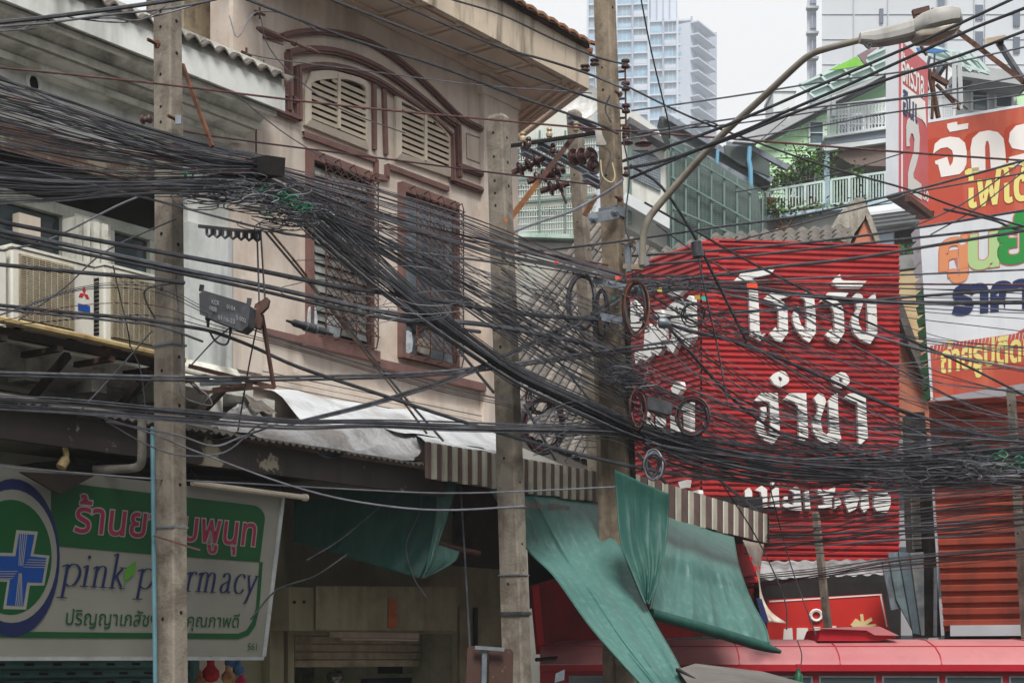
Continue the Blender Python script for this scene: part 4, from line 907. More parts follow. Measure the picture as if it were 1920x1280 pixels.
# lean-to roofs left of the house with blue pipes
H2 = thing('side_roof', 'dark lean-to roof over a green mesh enclosure left of the green house', 'roof', P(1380, HY, 42))
FG = Frame(1300, 42, (1, 0))
C1 = lambda x, y: (940+x/3.2, y/3.2)
zpoly(FG, [(950,700),(985,698),(1400,930),(1625,1085),(1560,1100),(1200,1010),(1010,830)], 0, -.8, mat('dark_green_grey_roof', (84,94,92), .85, (66,74,72), .8), 'roof_sheet', H2, C1)
for a, b in (((985,698),(1625,1085)),((1010,830),(1500,1100)),((1350,870),(1480,880)),((1480,880),(1720,1010))):
    m = MB(); m.bar(FG.pt(*C1(*a),.1), FG.pt(*C1(*b),.1), .14); m.build('eaves_bar', M_steel, H2)
zpoly(FG, [(1335,872),(1470,884),(1610,975),(1610,1060),(1440,990),(1340,925)], .2, -.4, MATS['dark_green_grey_roof'], 'porch_roof', H2, C1)
zpoly(FG, [(1390,850),(1500,760),(1728,640),(1728,690),(1530,860)], .5, .3, MATS['light_eaves_board'], 'gable_board', H2, C1)
t = MB(); t.tube([FG.pt(*C1(1490,880),.4), FG.pt(*C1(1485,960),.4), FG.pt(*C1(1495,1010),.4), FG.pt(*C1(1500,1260),.4)], .06, 8); t.build('drain_pipe', mat('sky_blue_pipe', (104,160,190), .5, bump=0), smooth=True, label='bright blue downpipe at the corner of the green house terrace', cat='pipe')
t = MB(); t.tube([FG.pt(*C1(1298,900),.4), FG.pt(*C1(1292,1060),.4), FG.pt(*C1(1280,1175),.4), FG.pt(*C1(1200,1180),.4)], .045, 8); t.build('drain_pipe', MATS['sky_blue_pipe'], smooth=True, label='thin bright blue pipe hanging in front of the green mesh enclosure', cat='pipe')
E2 = thing('mesh_enclosure', 'green wire mesh enclosure with steel posts behind the street lamp arm', 'fence', P(1340, HY, 41))
FE = Frame(1255, 41, (1, 0))
M_gm = mat('green_mesh_steel', (98,120,114), .7, bump=0)
m = MB(); a = [C1(*q) for q in ((1020,840),(1200,930),(1520,1150),(1560,1290))]; b = [(x, 468) for x, y in a]
zpoly(FE, [(1012,830),(1200,915),(1540,1150),(1580,1400),(1580,1490),(1012,1510)], -.5, -.6, mat('enclosure_shade', (92,98,98), .9, (58,68,64), .6, .42, .6), 'back_screen', E2, C1)
for x in range(1262, 1432, 24):
    t_ = (x-1259)/170; yt = 262+t_*98; m = MB(); m.bar(FE.pt(x,yt,0), FE.pt(x,472,0), .045); m.build('post', M_gm, E2)
for a, b in (((1020,880),(1500,1160)),((1020,1060),(1500,1330)),((1030,1250),(1500,1450))):
    m = MB(); m.bar(FE.pt(*C1(*a),.05), FE.pt(*C1(*b),.05), .04); m.build('rail', M_gm, E2)
m = MB()
for k in range(70):
    x = 1257+k*2.6; yt = 258+(x-1259)/170*98; m.bar(FE.pt(x,yt,-.1), FE.pt(x,470,-.1), .012)
for k in range(60):
    y = 262+k*3.5; x0 = max(1257, 1259+(y-262)/98*170) if y < 360 else 1430
    m.bar(FE.pt(1257,y,-.12), FE.pt(x0 if y < 360 else 1430,y,-.12), .012)
m.build('wire_mesh', M_gm, E2, kind='stuff')
# small white gabled wall with lattice, tank, dish
Wl = thing('white_gabled_building', 'white gabled building with a lattice window and stained parapet behind the centre pole', 'building', P(1220, HY, 46))
FW_ = Frame(1180, 46, (1, .2))
zpoly(FW_, [(700,650),(790,660),(1010,830),(1010,1300),(1180,1400),(1300,1460),(700,1500)], 0, -.3, mat('dirty_white_wall', (206,206,200), .9, (176,174,166), 1.2, .48, .68, (120,112,98), .6, 2, .1), 'wall', Wl, C1)
zpoly(FW_, [(770,700),(1010,850),(1010,880),(770,740)], .5, 0, M_roofg, 'gable_eaves', Wl, C1)
lw = zpoly(FW_, [(790,900),(880,900),(955,960),(955,1150),(790,1060)], .02, .005, mat('lattice_dark', (80,88,90), .8), 'lattice_window', Wl, C1)
m = MB()
for k in range(14): x = 1187+k*3.9; m.bar(FW_.pt(x,283+k*1.2,.05), FW_.pt(x,330+k*2.2,.05), .035)
for k in range(12): m.bar(FW_.pt(1187,286+k*4.2,.06), FW_.pt(1238,300+k*5.2,.06), .03)
m.build('lattice', M_galv, lw, kind='stuff')
m = MB(); m.bar(FW_.pt(1168,372,.3), FW_.pt(1318,458,.3), .3); m.build('parapet_cap', M_hw, Wl)
for x, y0, y1 in ((1181,225,420),(1254,268,460)): m = MB(); m.bar(FW_.pt(x,y0,.1), FW_.pt(x,y1,.1), .1); m.build('corner_post', M_gm, Wl)
t = MB(); pz = P(1095, 203, 39); ax = Vector((-.35,-1,.35)).normalized()
t.tube_prof(pz, ax, [(0,.02),(.04,.25),(.12,.42),(.2,.5),(.22,.5),(.14,.42),(.06,.25),(.03,.05)], 20); t.build('satellite_dish', mat('dish_grey', (206,206,204), .6, (170,168,164), 5), smooth=True, label='round grey satellite dish between the pink eaves and the centre pole', cat='satellite dish')
T = thing('water_tank', 'pale water tank block above the green gable', 'tank', P(1470, 225, 48))
m = MB(); p, q = P(1450,225,48), P(1490,172,48); m.abox(p.x,q.x,48,49.5,p.z,q.z); m.build('tank', M_hw, T); m = MB(); m.abox(p.x-.05,q.x+.05,47.95,49.5,q.z+.001,q.z+.1); m.build('lid', M_hw, T)
# old building with barred galleries behind the crossarms
Cg = thing('barred_building', 'old pale building with barred galleries and a mint ledge behind the insulators', 'building', P(1040, HY, 43))
FCg = Frame(960, 43, (1, .12))
zpoly(FCg, [(40,760),(230,690),(560,640),(560,1450),(40,1450)], -.4, -.6, mat('gallery_wall', (206,206,198), .9, (180,180,172), .8, .45, .65, (112,110,98), .4, 2), 'wall', Cg, C1)
for y0, y1, c in ((1125,1240,(214,210,198)),(1000,1090,(206,208,202))):
    zpoly(FCg, [(60,y0+40),(560,y0),(560,y1-20),(60,y1+20)], -.2, -.39, mat('gallery_panel_%d' % y0, c, .8, tuple(k-26 for k in c), 1.5, .5, .7, (170,140,110), .4, 5), 'panel', Cg, C1)
zpoly(FCg, [(60,850),(560,790),(560,960),(60,1010)], -.25, -.39, mat('gallery_shade', (120,128,124), .7, (92,100,96), 1), 'screen', Cg, C1)
m = MB()
for k in range(36): x = 962+k*4.4; m.bar(FCg.pt(x,238,0), FCg.pt(x,438,0), .022)
for k in range(14): y = 262+k*13; m.bar(FCg.pt(962,y+4,.02), FCg.pt(1118,y-5,.02), .022)
for k in range(60):
    x = 964+(k % 20)*7.6; y = 300+(k//20)*48; m.bar(FCg.pt(x,y,.02), FCg.pt(x+4.4,y,.02), .02)
m.build('bars', mat('pale_bars', (196,206,200), .6, bump=0), Cg, kind='stuff')
for y in (262, 375, 332): m = MB(); m.bar(FCg.pt(962,y+6,.05), FCg.pt(1120,y-8,.05), .06); m.build('green_rail', M_gm, Cg)
for x in (968, 1012, 1060): m = MB(); m.bar(FCg.pt(x,245,.06), FCg.pt(x,440,.06), .05); m.build('green_post', M_gm, Cg)
m = MB(); m.box(FCg, FCg.s(962), FCg.s(1190), -.3, .25, FCg.sz(962,448)[1], FCg.sz(962,440)[1]); m.build('ledge', mat('mint_ledge', (196,210,202), .8, (130,160,144), 2), Cg)
m = MB(); m.box(FCg, FCg.s(962), FCg.s(1190), -.3, .0, 2, FCg.sz(962,453)[1]); m.build('lower_wall', mat('lower_grey', (168,166,158), .9, (140,138,130), 1), Cg)
# old tiled roof below it: every barrel course is a piece
Rf = thing('old_tiled_roof', 'weathered grey barrel tile roof behind the second pole', 'roof', P(1080, HY, 34))
a0 = P(930, 640, 31.5); a1 = P(1078, 452, 39); sl2 = a1-a0; ac = P(1230, 780, 34)-P(930, 640, 31.5)
nrm = sl2.cross(ac).normalized(); nrm = nrm if nrm.z > 0 else -nrm
for k in range(26):
    b0_ = a0-sl2*.45+ac*(k/24); wd = ac/24
    for j in range(6):
        r0, r1 = [], []
        for i in range(5):
            an = math.pi*i/4; off_ = nrm*(.05*math.sin(an)+.012*((j*3+k) % 3)); p = b0_+wd*(.5-.48*math.cos(an))+off_
            r0.append(p+sl2*(j*.29+(.0))-Vector((0,0,.0))+nrm*.02); r1.append(p+sl2*(j*.29+.31)-nrm*.012)
        m = MB(); m.strip(r0, r1)
        m.build('barrel_tile', M_tile if (j+k) % 3 else mat('old_roof_tile_pale', (136,128,120), .95, (100,92,86), 9, .42, .6, bump=.5), Rf)
m = MB(); m.quad(a0-sl2*.5-nrm*.02, a0-sl2*.5+ac*1.25-nrm*.02, a0+sl2*1.4+ac*1.25-nrm*.02, a0+sl2*1.4-nrm*.02); m.build('roof_deck', mat('roof_deck_dark', (58,54,50), .95), Rf)
# ---------------- red corrugated hoarding
M_red = mat('red_corrugated', (180,46,48), .42, (150,34,40), 1.0, .44, .66, (92,30,32), .5, 3.5, .05, 40, spec=.4)
M_lett = mat('white_letter', (228,227,224), .5, (206,204,200), 3, .5, .7, (170,160,150), .3, 6, .05)
RH = thing('red_hoarding', 'red corrugated metal hoarding with large white raised Thai letters', 'hoarding', P(1400, HY, 26))
def corr(fr, x0, x1, z0, z1, pitch, amp, mt, par, ns, name='corrugated_sheet', xr=None, prof=((0,0),(.25,1),(.6,1),(.85,0))):
    s0, s1 = fr.s(x0), fr.s(x1)
    for k in range(ns):
        a = s0+(s1-s0)*k/ns; b = s0+(s1-s0)*(k+1)/ns+.01; L_, R_ = [], []; z = z1
        while z > z0:
            for t, h in prof: L_.append(fr.w(a, .004*(k % 2)+amp*h, z-pitch*t)); R_.append(fr.w(b, .004*(k % 2)+amp*h, z-pitch*t))
            z -= pitch
        m = MB(); m.strip(R_, L_); m.build(name, mt, par)
FR1 = Frame(1346, 26, (1, .121)); ztR = FR1.sz(1346,453)[1]; zbR = FR1.sz(1346,1056)[1]
corr(FR1, 1346, 1684, zbR, ztR, .0945, .042, M_red, RH, 4)
FR2 = Frame(1316, 25.93, (1, .03)); corr(FR2, 1316, 1346.5, zbR, ztR, .0945, .042, M_red, RH, 1)
FR3 = Frame(1316, 25.93, (.609, -1)); corr(FR3, 1168, 1316, zbR, ztR, .0945, .042, M_red, RH, 3)
m = MB(); m.box(FR1, 0, FR1.s(1684), -.3, -.01, zbR, ztR-.02); m.build('backing', M_dark, RH)
m = MB(); m.box(FR3, FR3.s(1168), -.02, -.3, -.01, 0, ztR-.02); m.build('backing', M_dark, RH)
m = MB(); m.box(FR1, 0, FR1.s(1690), -3, -.02, 0, zbR-.002); m.build('lower_wall', M_dark, RH)
m = MB(); m.box(FR1, -.2, FR1.s(1684), -.3, .06, ztR+.001, ztR+.03); m.build('top_trim', M_red, RH)
Q1 = lambda x, y: (1360+x/6, 480+y/6)
Q2 = lambda x, y: (1380+x/6, 680+y/6)
Q3 = lambda x, y: (1380+x/6, 860+y/6)
L1 = [[(100,278),(185,185),(262,150),(550,152),(515,200),(290,250),(335,275),(350,330),(368,400),(380,620),(388,850),(410,875),(452,870),(395,952),(285,890),(272,600),(265,330),(215,302),(262,268),(150,280)],
 [(435,480),(500,415),(770,398),(715,455),(610,480),(650,510),(695,570),(700,640),(708,860),(630,965),(560,945),(498,870),(570,795),(582,840),(603,870),(600,620),(575,560),(520,510)],
 [(850,465),(910,403),(970,415),(1000,470),(1015,650),(1020,860),(945,970),(880,930),(800,830),(762,740),(760,670),(785,605),(820,562),(828,600),(822,680),(850,760),(900,830),(918,845),(912,650),(903,510),(890,480)],
 [(1062,515),(1160,408),(1392,410),(1350,460),(1225,485),(1280,520),(1325,590),(1335,660),(1340,860),(1260,985),(1190,950),(1130,885),(1195,810),(1210,850),(1235,880),(1225,660),(1215,600),(1150,530),(1100,500)],
 [(1205,280),(1290,200),(1305,262),(1340,275),(1590,280),(1520,362),(1290,355),(1215,315)],
 [(1420,470),(1490,405),(1540,440),(1560,500),(1530,590),(1495,680),(1505,770),(1550,850),(1605,895),(1605,700),(1590,490),(1690,410),(1700,560),(1712,860),(1630,988),(1540,960),(1450,870),(1415,760),(1430,680),(1480,600),(1470,520)]]
C0_ = [(385,170),(430,120),(500,88),(550,100),(590,150),(600,200),(570,240),(500,272),(497,206),(522,200),(515,165),(482,150),(476,175),(494,208),(495,268),(430,240)]
L2 = [C0_, [(x+682, y+14) for x, y in C0_],
 [(205,428),(290,335),(470,340),(478,480),(490,640),(495,810),(415,918),(320,870),(235,780),(225,700),(260,630),(285,600),(275,500),(340,490),(350,590),(320,650),(315,720),(340,790),(385,830),(388,640),(380,440),(330,425)],
 [(540,410),(610,338),(790,340),(800,560),(815,830),(730,928),(710,920),(705,650),(698,480),(640,440)],
 [(880,400),(935,338),(985,360),(1015,430),(985,530),(955,620),(960,700),(980,780),(1025,810),(1055,780),(1050,600),(1040,430),(1100,360),(1145,340),(1150,560),(1165,770),(1185,850),(1135,910),(1080,880),(1040,895),(1000,905),(920,850),(870,770),(862,700),(885,620),(920,560),(920,480)],
 [(1215,400),(1270,345),(1390,340),(1460,390),(1470,600),(1485,840),(1390,930),(1380,900),(1372,640),(1365,440)]]
L3 = [[(100,360),(150,320),(180,360),(190,540),(110,530)],[(220,350),(290,300),(350,340),(355,540),(240,540),(235,440),(290,420),(280,370)],[(410,350),(480,300),(490,540),(380,530)],[(400,210),(430,190),(470,220),(405,310)],
 [(610,350),(680,305),(720,340),(740,580),(620,570),(530,530),(540,440),(580,400),(590,500),(650,520),(655,380)],[(770,370),(820,360),(840,570),(780,565)],[(920,340),(1040,350),(1120,310),(1110,390),(1080,450),(1080,550),(930,550),(920,520),(1000,510),(980,410),(930,400)],
 [(1110,430),(1160,430),(1190,500),(1110,560)],[(1240,360),(1300,355),(1390,440),(1350,560),(1270,600),(1230,500)],[(1420,350),(1480,350),(1490,440),(1500,550),(1440,600),(1400,540)],[(1550,540),(1560,400),(1620,350),(1720,350),(1700,400),(1740,420),(1740,520),(1700,600),(1600,600)]]
for LL, zf in ((L1, Q1), (L2, Q2), (L3, Q3)):
    for L in LL: m = MB(); m.poly(FR1, [zf(*q) for q in L], .15, .055); m.build('letter', M_lett, RH)
Q4 = lambda x, y: (1170+x/4.924, 440+y/4.924)
Q5 = lambda x, y: (1170+x/4.739, 690+y/4.739)
for L in ([(400,545),(480,485),(570,495),(500,560),(440,575)],[(490,650),(520,590),(560,590),(562,720),(548,860),(572,920),(570,700),(570,600),(600,560),(630,580),(635,800),(640,950),(595,1035),(510,960),(495,880),(510,760)],
          [(375,710),(400,660),(490,600),(500,640),(450,700),(490,760),(495,1000),(450,1095),(400,1060),(390,1010),(420,960),(440,990),(430,770),(400,740)],
          [(270,700),(340,690),(370,760),(375,1030),(310,1115),(260,1080),(250,1000),(262,850),(290,840),(305,950),(305,760)],
          [(190,900),(200,830),(240,820),(250,880),(245,1120),(190,1180),(160,1100),(180,1050)],[(60,620),(110,600),(140,700),(120,900),(60,860)],[(90,1100),(130,1060),(140,1150),(110,1200)]):
    m = MB(); m.poly(FR3, [Q4(*q) for q in L], .15, .055); m.build('letter', M_lett, RH)
for L in ([(415,180),(455,115),(500,120),(515,180),(480,230),(440,240)],[(480,350),(500,300),(590,290),(590,600),(560,690),(535,650),(525,380)],[(410,420),(470,440),(480,560),(440,660),(415,640)],[(280,430),(330,420),(340,600),(300,640),(280,560)],
          [(170,390),(250,370),(220,440),(240,560),(180,560)],[(480,1010),(560,990),(550,1060),(500,1070)],[(610,1090),(660,1080),(665,1115),(620,1115)]):
    m = MB(); m.poly(FR3, [Q5(*q) for q in L], .15, .055); m.build('letter', M_lett, RH)
# wavy tiles behind the top of the hoarding
T = thing('cement_tile_roof', 'dark wavy cement tile roof edge just above the red hoarding', 'roof', P(1400, HY, 27))
for j in range(3):
    for k in range(16):
        xa, xb = 1215+k*23, 1215+(k+1)*23.5; ya = 478-32*min(1, (k*23)/120) if k < 6 else 446-(k-6)*1.6
        r0 = []; r1 = []
        for i in range(9):
            x = xa+(xb-xa)*i/8; h = .035*math.sin(i/8*math.pi*2)
            r0.append(P(x, ya+18-j*8, 27+j*.6)+Vector((0,0,h))); r1.append(P(x+6, ya+18-j*8-10, 27.75+j*.6)+Vector((0,0,h)))
        m = MB(); m.strip(r0, r1); m.build('wavy_tile', M_tile, T, smooth=True)
T = thing('gable_pinnacle', 'grey concrete gable top with salmon wall rising behind the red hoarding', 'gable', P(1600, HY, 29))
FP = Frame(1600, 29, (1, .1))
Z44 = lambda x, y: (1380+x/3.2, 380+y/3.2)
zpoly(FP, [(545,260),(600,140),(680,10),(720,-30),(765,-30),(785,20),(770,100),(700,200),(680,262)], 0, -.6, mat('rough_concrete', (168,162,150), .95, (128,122,112), 6, .42, .6, (84,80,74), .6, 6, .6, 20), 'coping', T, Z44)
zpoly(FP, [(785,20),(820,100),(870,240),(880,265),(850,265),(790,110),(770,60)], -.02, -.6, MATS['rough_concrete'], 'coping', T, Z44)
zpoly(FP, [(700,262),(770,110),(790,120),(850,262)], -.1, -.5, mat('salmon_plaster', (196,124,98), .9, (176,108,86), 2, .45, .65, (112,70,60), .5, 4), 'wall', T, Z44)
T = thing('salmon_gable_wall', 'narrow salmon wall with a dark sloping edge between the red hoarding and the white banner', 'wall', P(1710, HY, 27.5))
FP2 = Frame(1700, 27.5, (1, 0))
zpoly(FP2, [(930,600),(990,640),(1150,960),(1190,1260),(1190,1400),(990,1400)], 0, -.4, MATS['salmon_plaster'], 'wall', T, Z44)
zpoly(FP2, [(945,500),(975,530),(1190,1130),(1170,1150),(1040,860),(950,580)], .25, 0, mat('grey_timber', (104,98,92), .9, (70,66,62), 6), 'sloping_edge', T, Z44)
zpoly(FP2, [(940,420),(1130,400),(1150,900),(1100,900),(960,540)], -.3, -.6, mat('ochre_plaster', (200,180,140), .9, (170,150,112), 2, .48, .64), 'upper_wall', T, Z44)
T = thing('concrete_canopy_building', 'pale building with moulded white cornice and dark shop window behind the vertical sign', 'building', P(1700, HY, 33))
FP3 = Frame(1650, 33, (1, -.1))
zpoly(FP3, [(700,40),(1120,-20),(1120,420),(700,420)], -.2, -.6, M_hw, 'wall', T, Z44)
for k in range(4): zpoly(FP3, [(780,60+k*24),(1110,20+k*24),(1110,36+k*24),(780,78+k*24)], .3-.07*k, -.19, M_hw, 'moulding', T, Z44)
zpoly(FP3, [(955,170),(1080,150),(1085,300),(960,305)], -.1, -.19, M_dark, 'window', T, Z44)
zpoly(FP3, [(860,190),(945,180),(945,310),(860,310)], -.1, -.19, mat('blue_grey_panel', (150,164,176), .6), 'panel', T, Z44)
zpoly(FP3, [(940,325),(1120,300),(1120,385),(945,405)], .5, -.19, mat('sill_grey', (140,140,138), .9, (110,110,108), 2), 'canopy_slab', T, Z44)
m = MB()
for k in range(40):
    r_ = random.Random(k); p = FP3.pt(*Z44(985+r_.random()*95, 262+r_.random()*30), .1); a = r_.random()*6
    m.quad(p, p+Vector((.05*math.cos(a),0,.05*math.sin(a))), p+Vector((.09*math.cos(a+.4),-.03,.09*math.sin(a+.4))), p+Vector((.05*math.cos(a+1),-.02,.05*math.sin(a+1))))
m.build('window_plant', mat('leaf_dark', (70,104,56), .6), label='small green plant on the sill left of the white banner', cat='plant')
# ---------------- signs and orange wall on the right
FB = Frame(1740, 21, (1, -.505))
Z6 = lambda x, y: (1660+x/3.554, 60+y/3.554); Z7 = lambda x, y: (1680+x/3.367, 390+y/3.367)
M_or = mat('orange_red_banner', (194,88,66), .5, (182,70,54), .7, .4, .65, (236,150,110), .35, 2.5, .05); M_wb = mat('white_banner_vinyl', (226,230,236), .4, (210,214,222), 1, .5, .7, (180,184,190), .4, 6, .03)
B = thing('photo_shop_banner', 'orange, white and red stack of Thai banners at the right edge of the picture', 'banner', FB.w(.5, 0, 4))
def bpoly(L, o, mt, name, zf=Z6): m = MB(); m.poly(FB, [zf(*q) if zf else q for q in L], o, o-.004); return m.build(name, mt, B)
bpoly([(1737,231),(1830,216),(1960,193),(1960,386),(1723,424)], .0, M_or, 'orange_panel', None)
bpoly([(1737,226),(1960,188),(1960,193),(1737,231)], .004, M_wb, 'panel_hem', None)
bpoly([(1724,425),(1960,387),(1960,640),(1745,750)], -.008, M_wb, 'white_panel', None)
bpoly([(1744,648),(1905,625),(1925,612),(1960,606),(1960,712),(1750,746)], .0, M_or, 'red_panel', None)
dk = mat('dark_orange_print', (178,62,34), .5, flat=True)
ch = [(318,812),(330,745),(370,712),(430,698),(490,705),(530,738),(543,800),(540,880),(522,920),(495,947),(372,968),(352,885),(334,882),(330,860),(412,832),(430,895),(448,870),(455,830),(445,790),(415,768),(370,775),(340,795)]
ko = [(567,780),(580,710),(625,668),(690,656),(750,668),(788,710),(798,780),(806,896),(703,912),(694,760),(686,728),(672,728),(664,765),(668,920),(576,933)]
bpoly([(278,720),(330,705),(380,708),(340,740),(318,812),(290,830)], .003, dk, 'letter_shadow'); bpoly([(515,725),(545,685),(600,662),(640,664),(585,700),(567,780),(545,790)], .003, dk, 'letter_shadow'); bpoly([(785,700),(800,640),(850,612),(930,610),(860,640),(822,700),(830,760),(850,790),(806,880)], .003, dk, 'letter_shadow')
ML = mat('banner_white_print', (230,226,222), .45, flat=True)
for L in (ch, ko, [(412,612),(478,598),(480,620),(553,608),(550,645),(430,667),(413,640)], [(1000,605),(924,612),(870,625),(830,670),(822,730),(845,775),(924,790),(1000,790)], [(825,835),(1000,790),(1000,880),(860,890),(820,870)]): bpoly(L, .006, ML, 'big_letter')
MY = flat('print_pale_yellow', (226,214,130))
text_on(FB, 'โฟโต้', 1811, 1938, 318, 390, .004, flat('print_brown', (150,70,40)), B, 'text_outline', offset=.05, yt2=300, yb2=372); text_on(FB, 'โฟโต้', 1811, 1938, 318, 390, .006, MY, B, 'text', offset=.028, yt2=300, yb2=372)
for t_, x0, x1, yt, yb, c in (('ศู',1765,1815,450,531,(214,140,96)),('น',1819,1869,444,504,(170,200,140)),('ย์',1874,1935,404,494,(36,140,62))):
    text_on(FB, t_, x0, x1, yt, yb, -.002, flat('print_outline', (196,110,90)), B, 'text_outline', offset=.055, yt2=yt-7, yb2=yb-7); text_on(FB, t_, x0, x1, yt, yb, .001, flat('print_%s' % x0, c), B, 'text', offset=.04, yt2=yt-7, yb2=yb-7)
text_on(FB, 'ราคา', 1790, 1928, 540, 588, .0, M_navy, B, 'text', offset=.06, yt2=526, yb2=574)
text_on(FB, 'ถ่ายรูปติดบัตร', 1765, 1985, 640, 716, .004, MY, B, 'text', offset=.03, yt2=606, yb2=684)
for k in range(26):
    x = 1750+k*7; m = MB(); m.poly(FB, [(x,648-(x-1745)*.14),(x+1.4,648-(x-1745)*.14),(x-3,648-(x-1745)*.14+22+9*math.sin(k*1.7))], .004, .002); m.build('fringe_stripe', M_wb, B)
# the column sign
FC = Frame(1690, 19.4, (.68, 1)); FC2 = Frame(1690, 19.4, (.88, -1))
Cs = thing('column_sign', 'tall box sign with a white side and a red face bearing a large 2', 'sign', FC.w(0, -.2, 8))
sa, sb = 0, FC.s(1740); zt1 = FC.sz(1690,77)[1]; zt0_ = FC.sz(1702,367)[1]
m = MB(); wl = FC2.s(1661)
pA = FC.w(sa,0,0); pB = FC.w(sb,0,0); pC = FC2.w(wl,0,0); pD = pC+(pB-pA)
m.prism([up(pA,zt0_), up(pC,zt0_), up(pC,zt1), up(pA,zt1)], FC2.n*-.03); m.build('side_panel', M_wb, Cs)
m = MB(); m.prism([up(pA,zt0_), up(pB,zt0_), up(pB,zt1), up(pA,zt1)], FC.n*-.03); m.build('face_panel', mat('red_face_print', (200,98,102), .5, (188,84,90), 1, bump=0), Cs)
m = MB(); m.prism([up(pA,zt0_-.03), up(pB,zt0_-.03), up(pD,zt0_-.03), up(pC,zt0_-.03)], (0,0,.02)); m.build('bottom_frame', M_steel, Cs)
def cp(L, o, mt, name, zf=Z6): m = MB(); m.poly(FC, [zf(*q) for q in L], o, o-.003); m.build(name, mt, Cs)
cp([(112,345),(266,465),(270,600),(130,520),(118,400)], .004, MATS['banner_white_print'], 'white_band'); cp([(120,520),(165,525),(215,545),(266,610),(275,640),(268,500),(112,395)], .006, MATS['banner_white_print'], 'white_band')
cp([(140,640),(148,590),(170,560),(195,562),(218,605),(230,700),(226,800),(205,890),(186,945),(190,975),(240,1012),(244,1120),(152,1060),(152,950),(165,880),(190,800),(195,720),(185,680),(172,675),(160,720),(165,760),(142,765)], .009, mat('silver_print', (206,206,204), .4, flat=True), 'numeral_two')
text_on(FC, 'จักรวาล', 1692, 1732, 98, 150, .006, ML, Cs, 'text', offset=.03); text_on(FC, 'อินเ', 1694, 1720, 168, 212, .010, M_navy, Cs, 'text', offset=.03); text_on(FC, '.50', 1730, 1741, 352, 372, .008, ML, Cs, 'text', offset=.02)
m = MB(); m.bar(P(1702,372,19.3), P(1745,405,20.2), .07); m.bar(P(1745,402,20.2), P(1723,405,20.6), .09); m.build('bracket', M_brownst, Cs)
# orange corrugated wall, green and white sheet edges
OW = thing('orange_corrugated_wall', 'orange corrugated sheet wall under the banners at the right edge', 'wall', P(1840, HY, 21.6))
FO = Frame(1742, 21.6, (1, -.505)); M_ow = mat('orange_corrugated', (172,76,54), .6, (140,56,42), 1.2, .45, .62, (96,52,42), .6, 4, .1)
zo1 = FO.sz(1742,752)[1]; zo0 = FO.sz(1760,1166)[1]
s0 = FO.s(1742); s1 = FO.s(1985); zc = zo1; k = 0
while zc > zo0:
    sa_ = s0+(zo1-zc)/(zo1-zo0)*.2; p = .155; m = MB()
    L_ = [FO.w(sa_, h, zc-p*t) for t, h in ((0,0),(.12,.05),(.55,.05),(.7,0),(1,0))]; R_ = [FO.w(s1, h, zc-p*t) for t, h in ((0,0),(.12,.05),(.55,.05),(.7,0),(1,0))]
    m.strip(R_, L_); m.build('corrugation', M_ow, OW); zc -= p; k += 1
m = MB(); m.box(FO, s0+.2, s1, -3, -.02, 0, zo1); m.build('backing', M_dark, OW)
m = MB(); m.box(FO, FO.s(1785), s1, 0, .12, FO.sz(1785,1192)[1], FO.sz(1785,1172)[1]); m.build('white_board', M_wb, OW)
for k in range(14):
    y = 424+k*23.5; x = 1722+k*1.55; mt = M_wb if y < 520 else mat('green_corrugated', (40,128,72), .6, (30,104,60), 3)
    a = P(x, y, 21.3); m = MB(); m.prism([P(x,y,21.3),P(x+14,y-4,21.1),P(x+16,y+12,21.1),P(x+4,y+15,21.3)], (0,.4,0)); m.build('sheet_edge', mt, B)
# scaffolding, floodlights and house behind the banner
Z8 = lambda x, y: (1540+x/4.92, y/4.92)
H3 = thing('upper_house', 'white framed house storey with dark windows above the orange banner', 'house', P(1850, HY, 40)); FH3 = Frame(1850, 40, (1, .05))
zpoly(FH3, [(960,700),(1270,640),(1900,740),(1900,1400),(960,1400)], 0, -.3, M_hw, 'wall', H3, Z8)
for L in ([(1400,750),(1530,760),(1530,1010),(1415,1020)], [(1615,775),(1755,790),(1755,975),(1615,985)]): hwin(L, H3, FH3, .08, None, Z8)
zpoly(FH3, [(1800,800),(1900,790),(1900,960),(1800,965)], .03, 0, M_lg, 'green_panel', H3, Z8)
zpoly(FH3, [(1260,640),(1420,600),(1900,680),(1900,790),(1270,700)], .9, .1, MATS['light_eaves_board'], 'eaves_board', H3, Z8)
zpoly(FH3, [(1270,700),(1900,790),(1900,815),(1290,735)], .7, .1, M_roofg, 'soffit', H3, Z8)
cn = zpoly(FH3, [(900,470),(1040,440),(1380,480),(1450,560),(1550,680),(1270,650),(1000,520)], 1.6, 1.56, MATS['mint_canopy'], 'canopy', H3, Z8)
for a, b in (((1380,480),(1550,680)),((1250,470),(1460,670)),((1120,455),(1380,660)),((1000,520),(1550,680)),((1040,440),(1450,560))):
    m = MB(); m.bar(FH3.pt(*Z8(*a),1.7), FH3.pt(*Z8(*b),1.7), .07); m.build('rafter', MATS['pale_mint_rail'], cn)
zpoly(FH3, [(880,440),(1020,440),(1170,470),(1060,490),(900,480)], 1.9, 1.85, mat('blue_sheet', (60,110,168), .6), 'blue_sheet', H3, Z8)
railing(FH3, *Z8(965,900), *Z8(1220,880), 42, 42, 12, 1.2, H3, M_hw, True)
Sc = thing('rusty_scaffold', 'rusty tangled steel scaffold beside the red column sign', 'scaffold', P(1750, HY, 24))
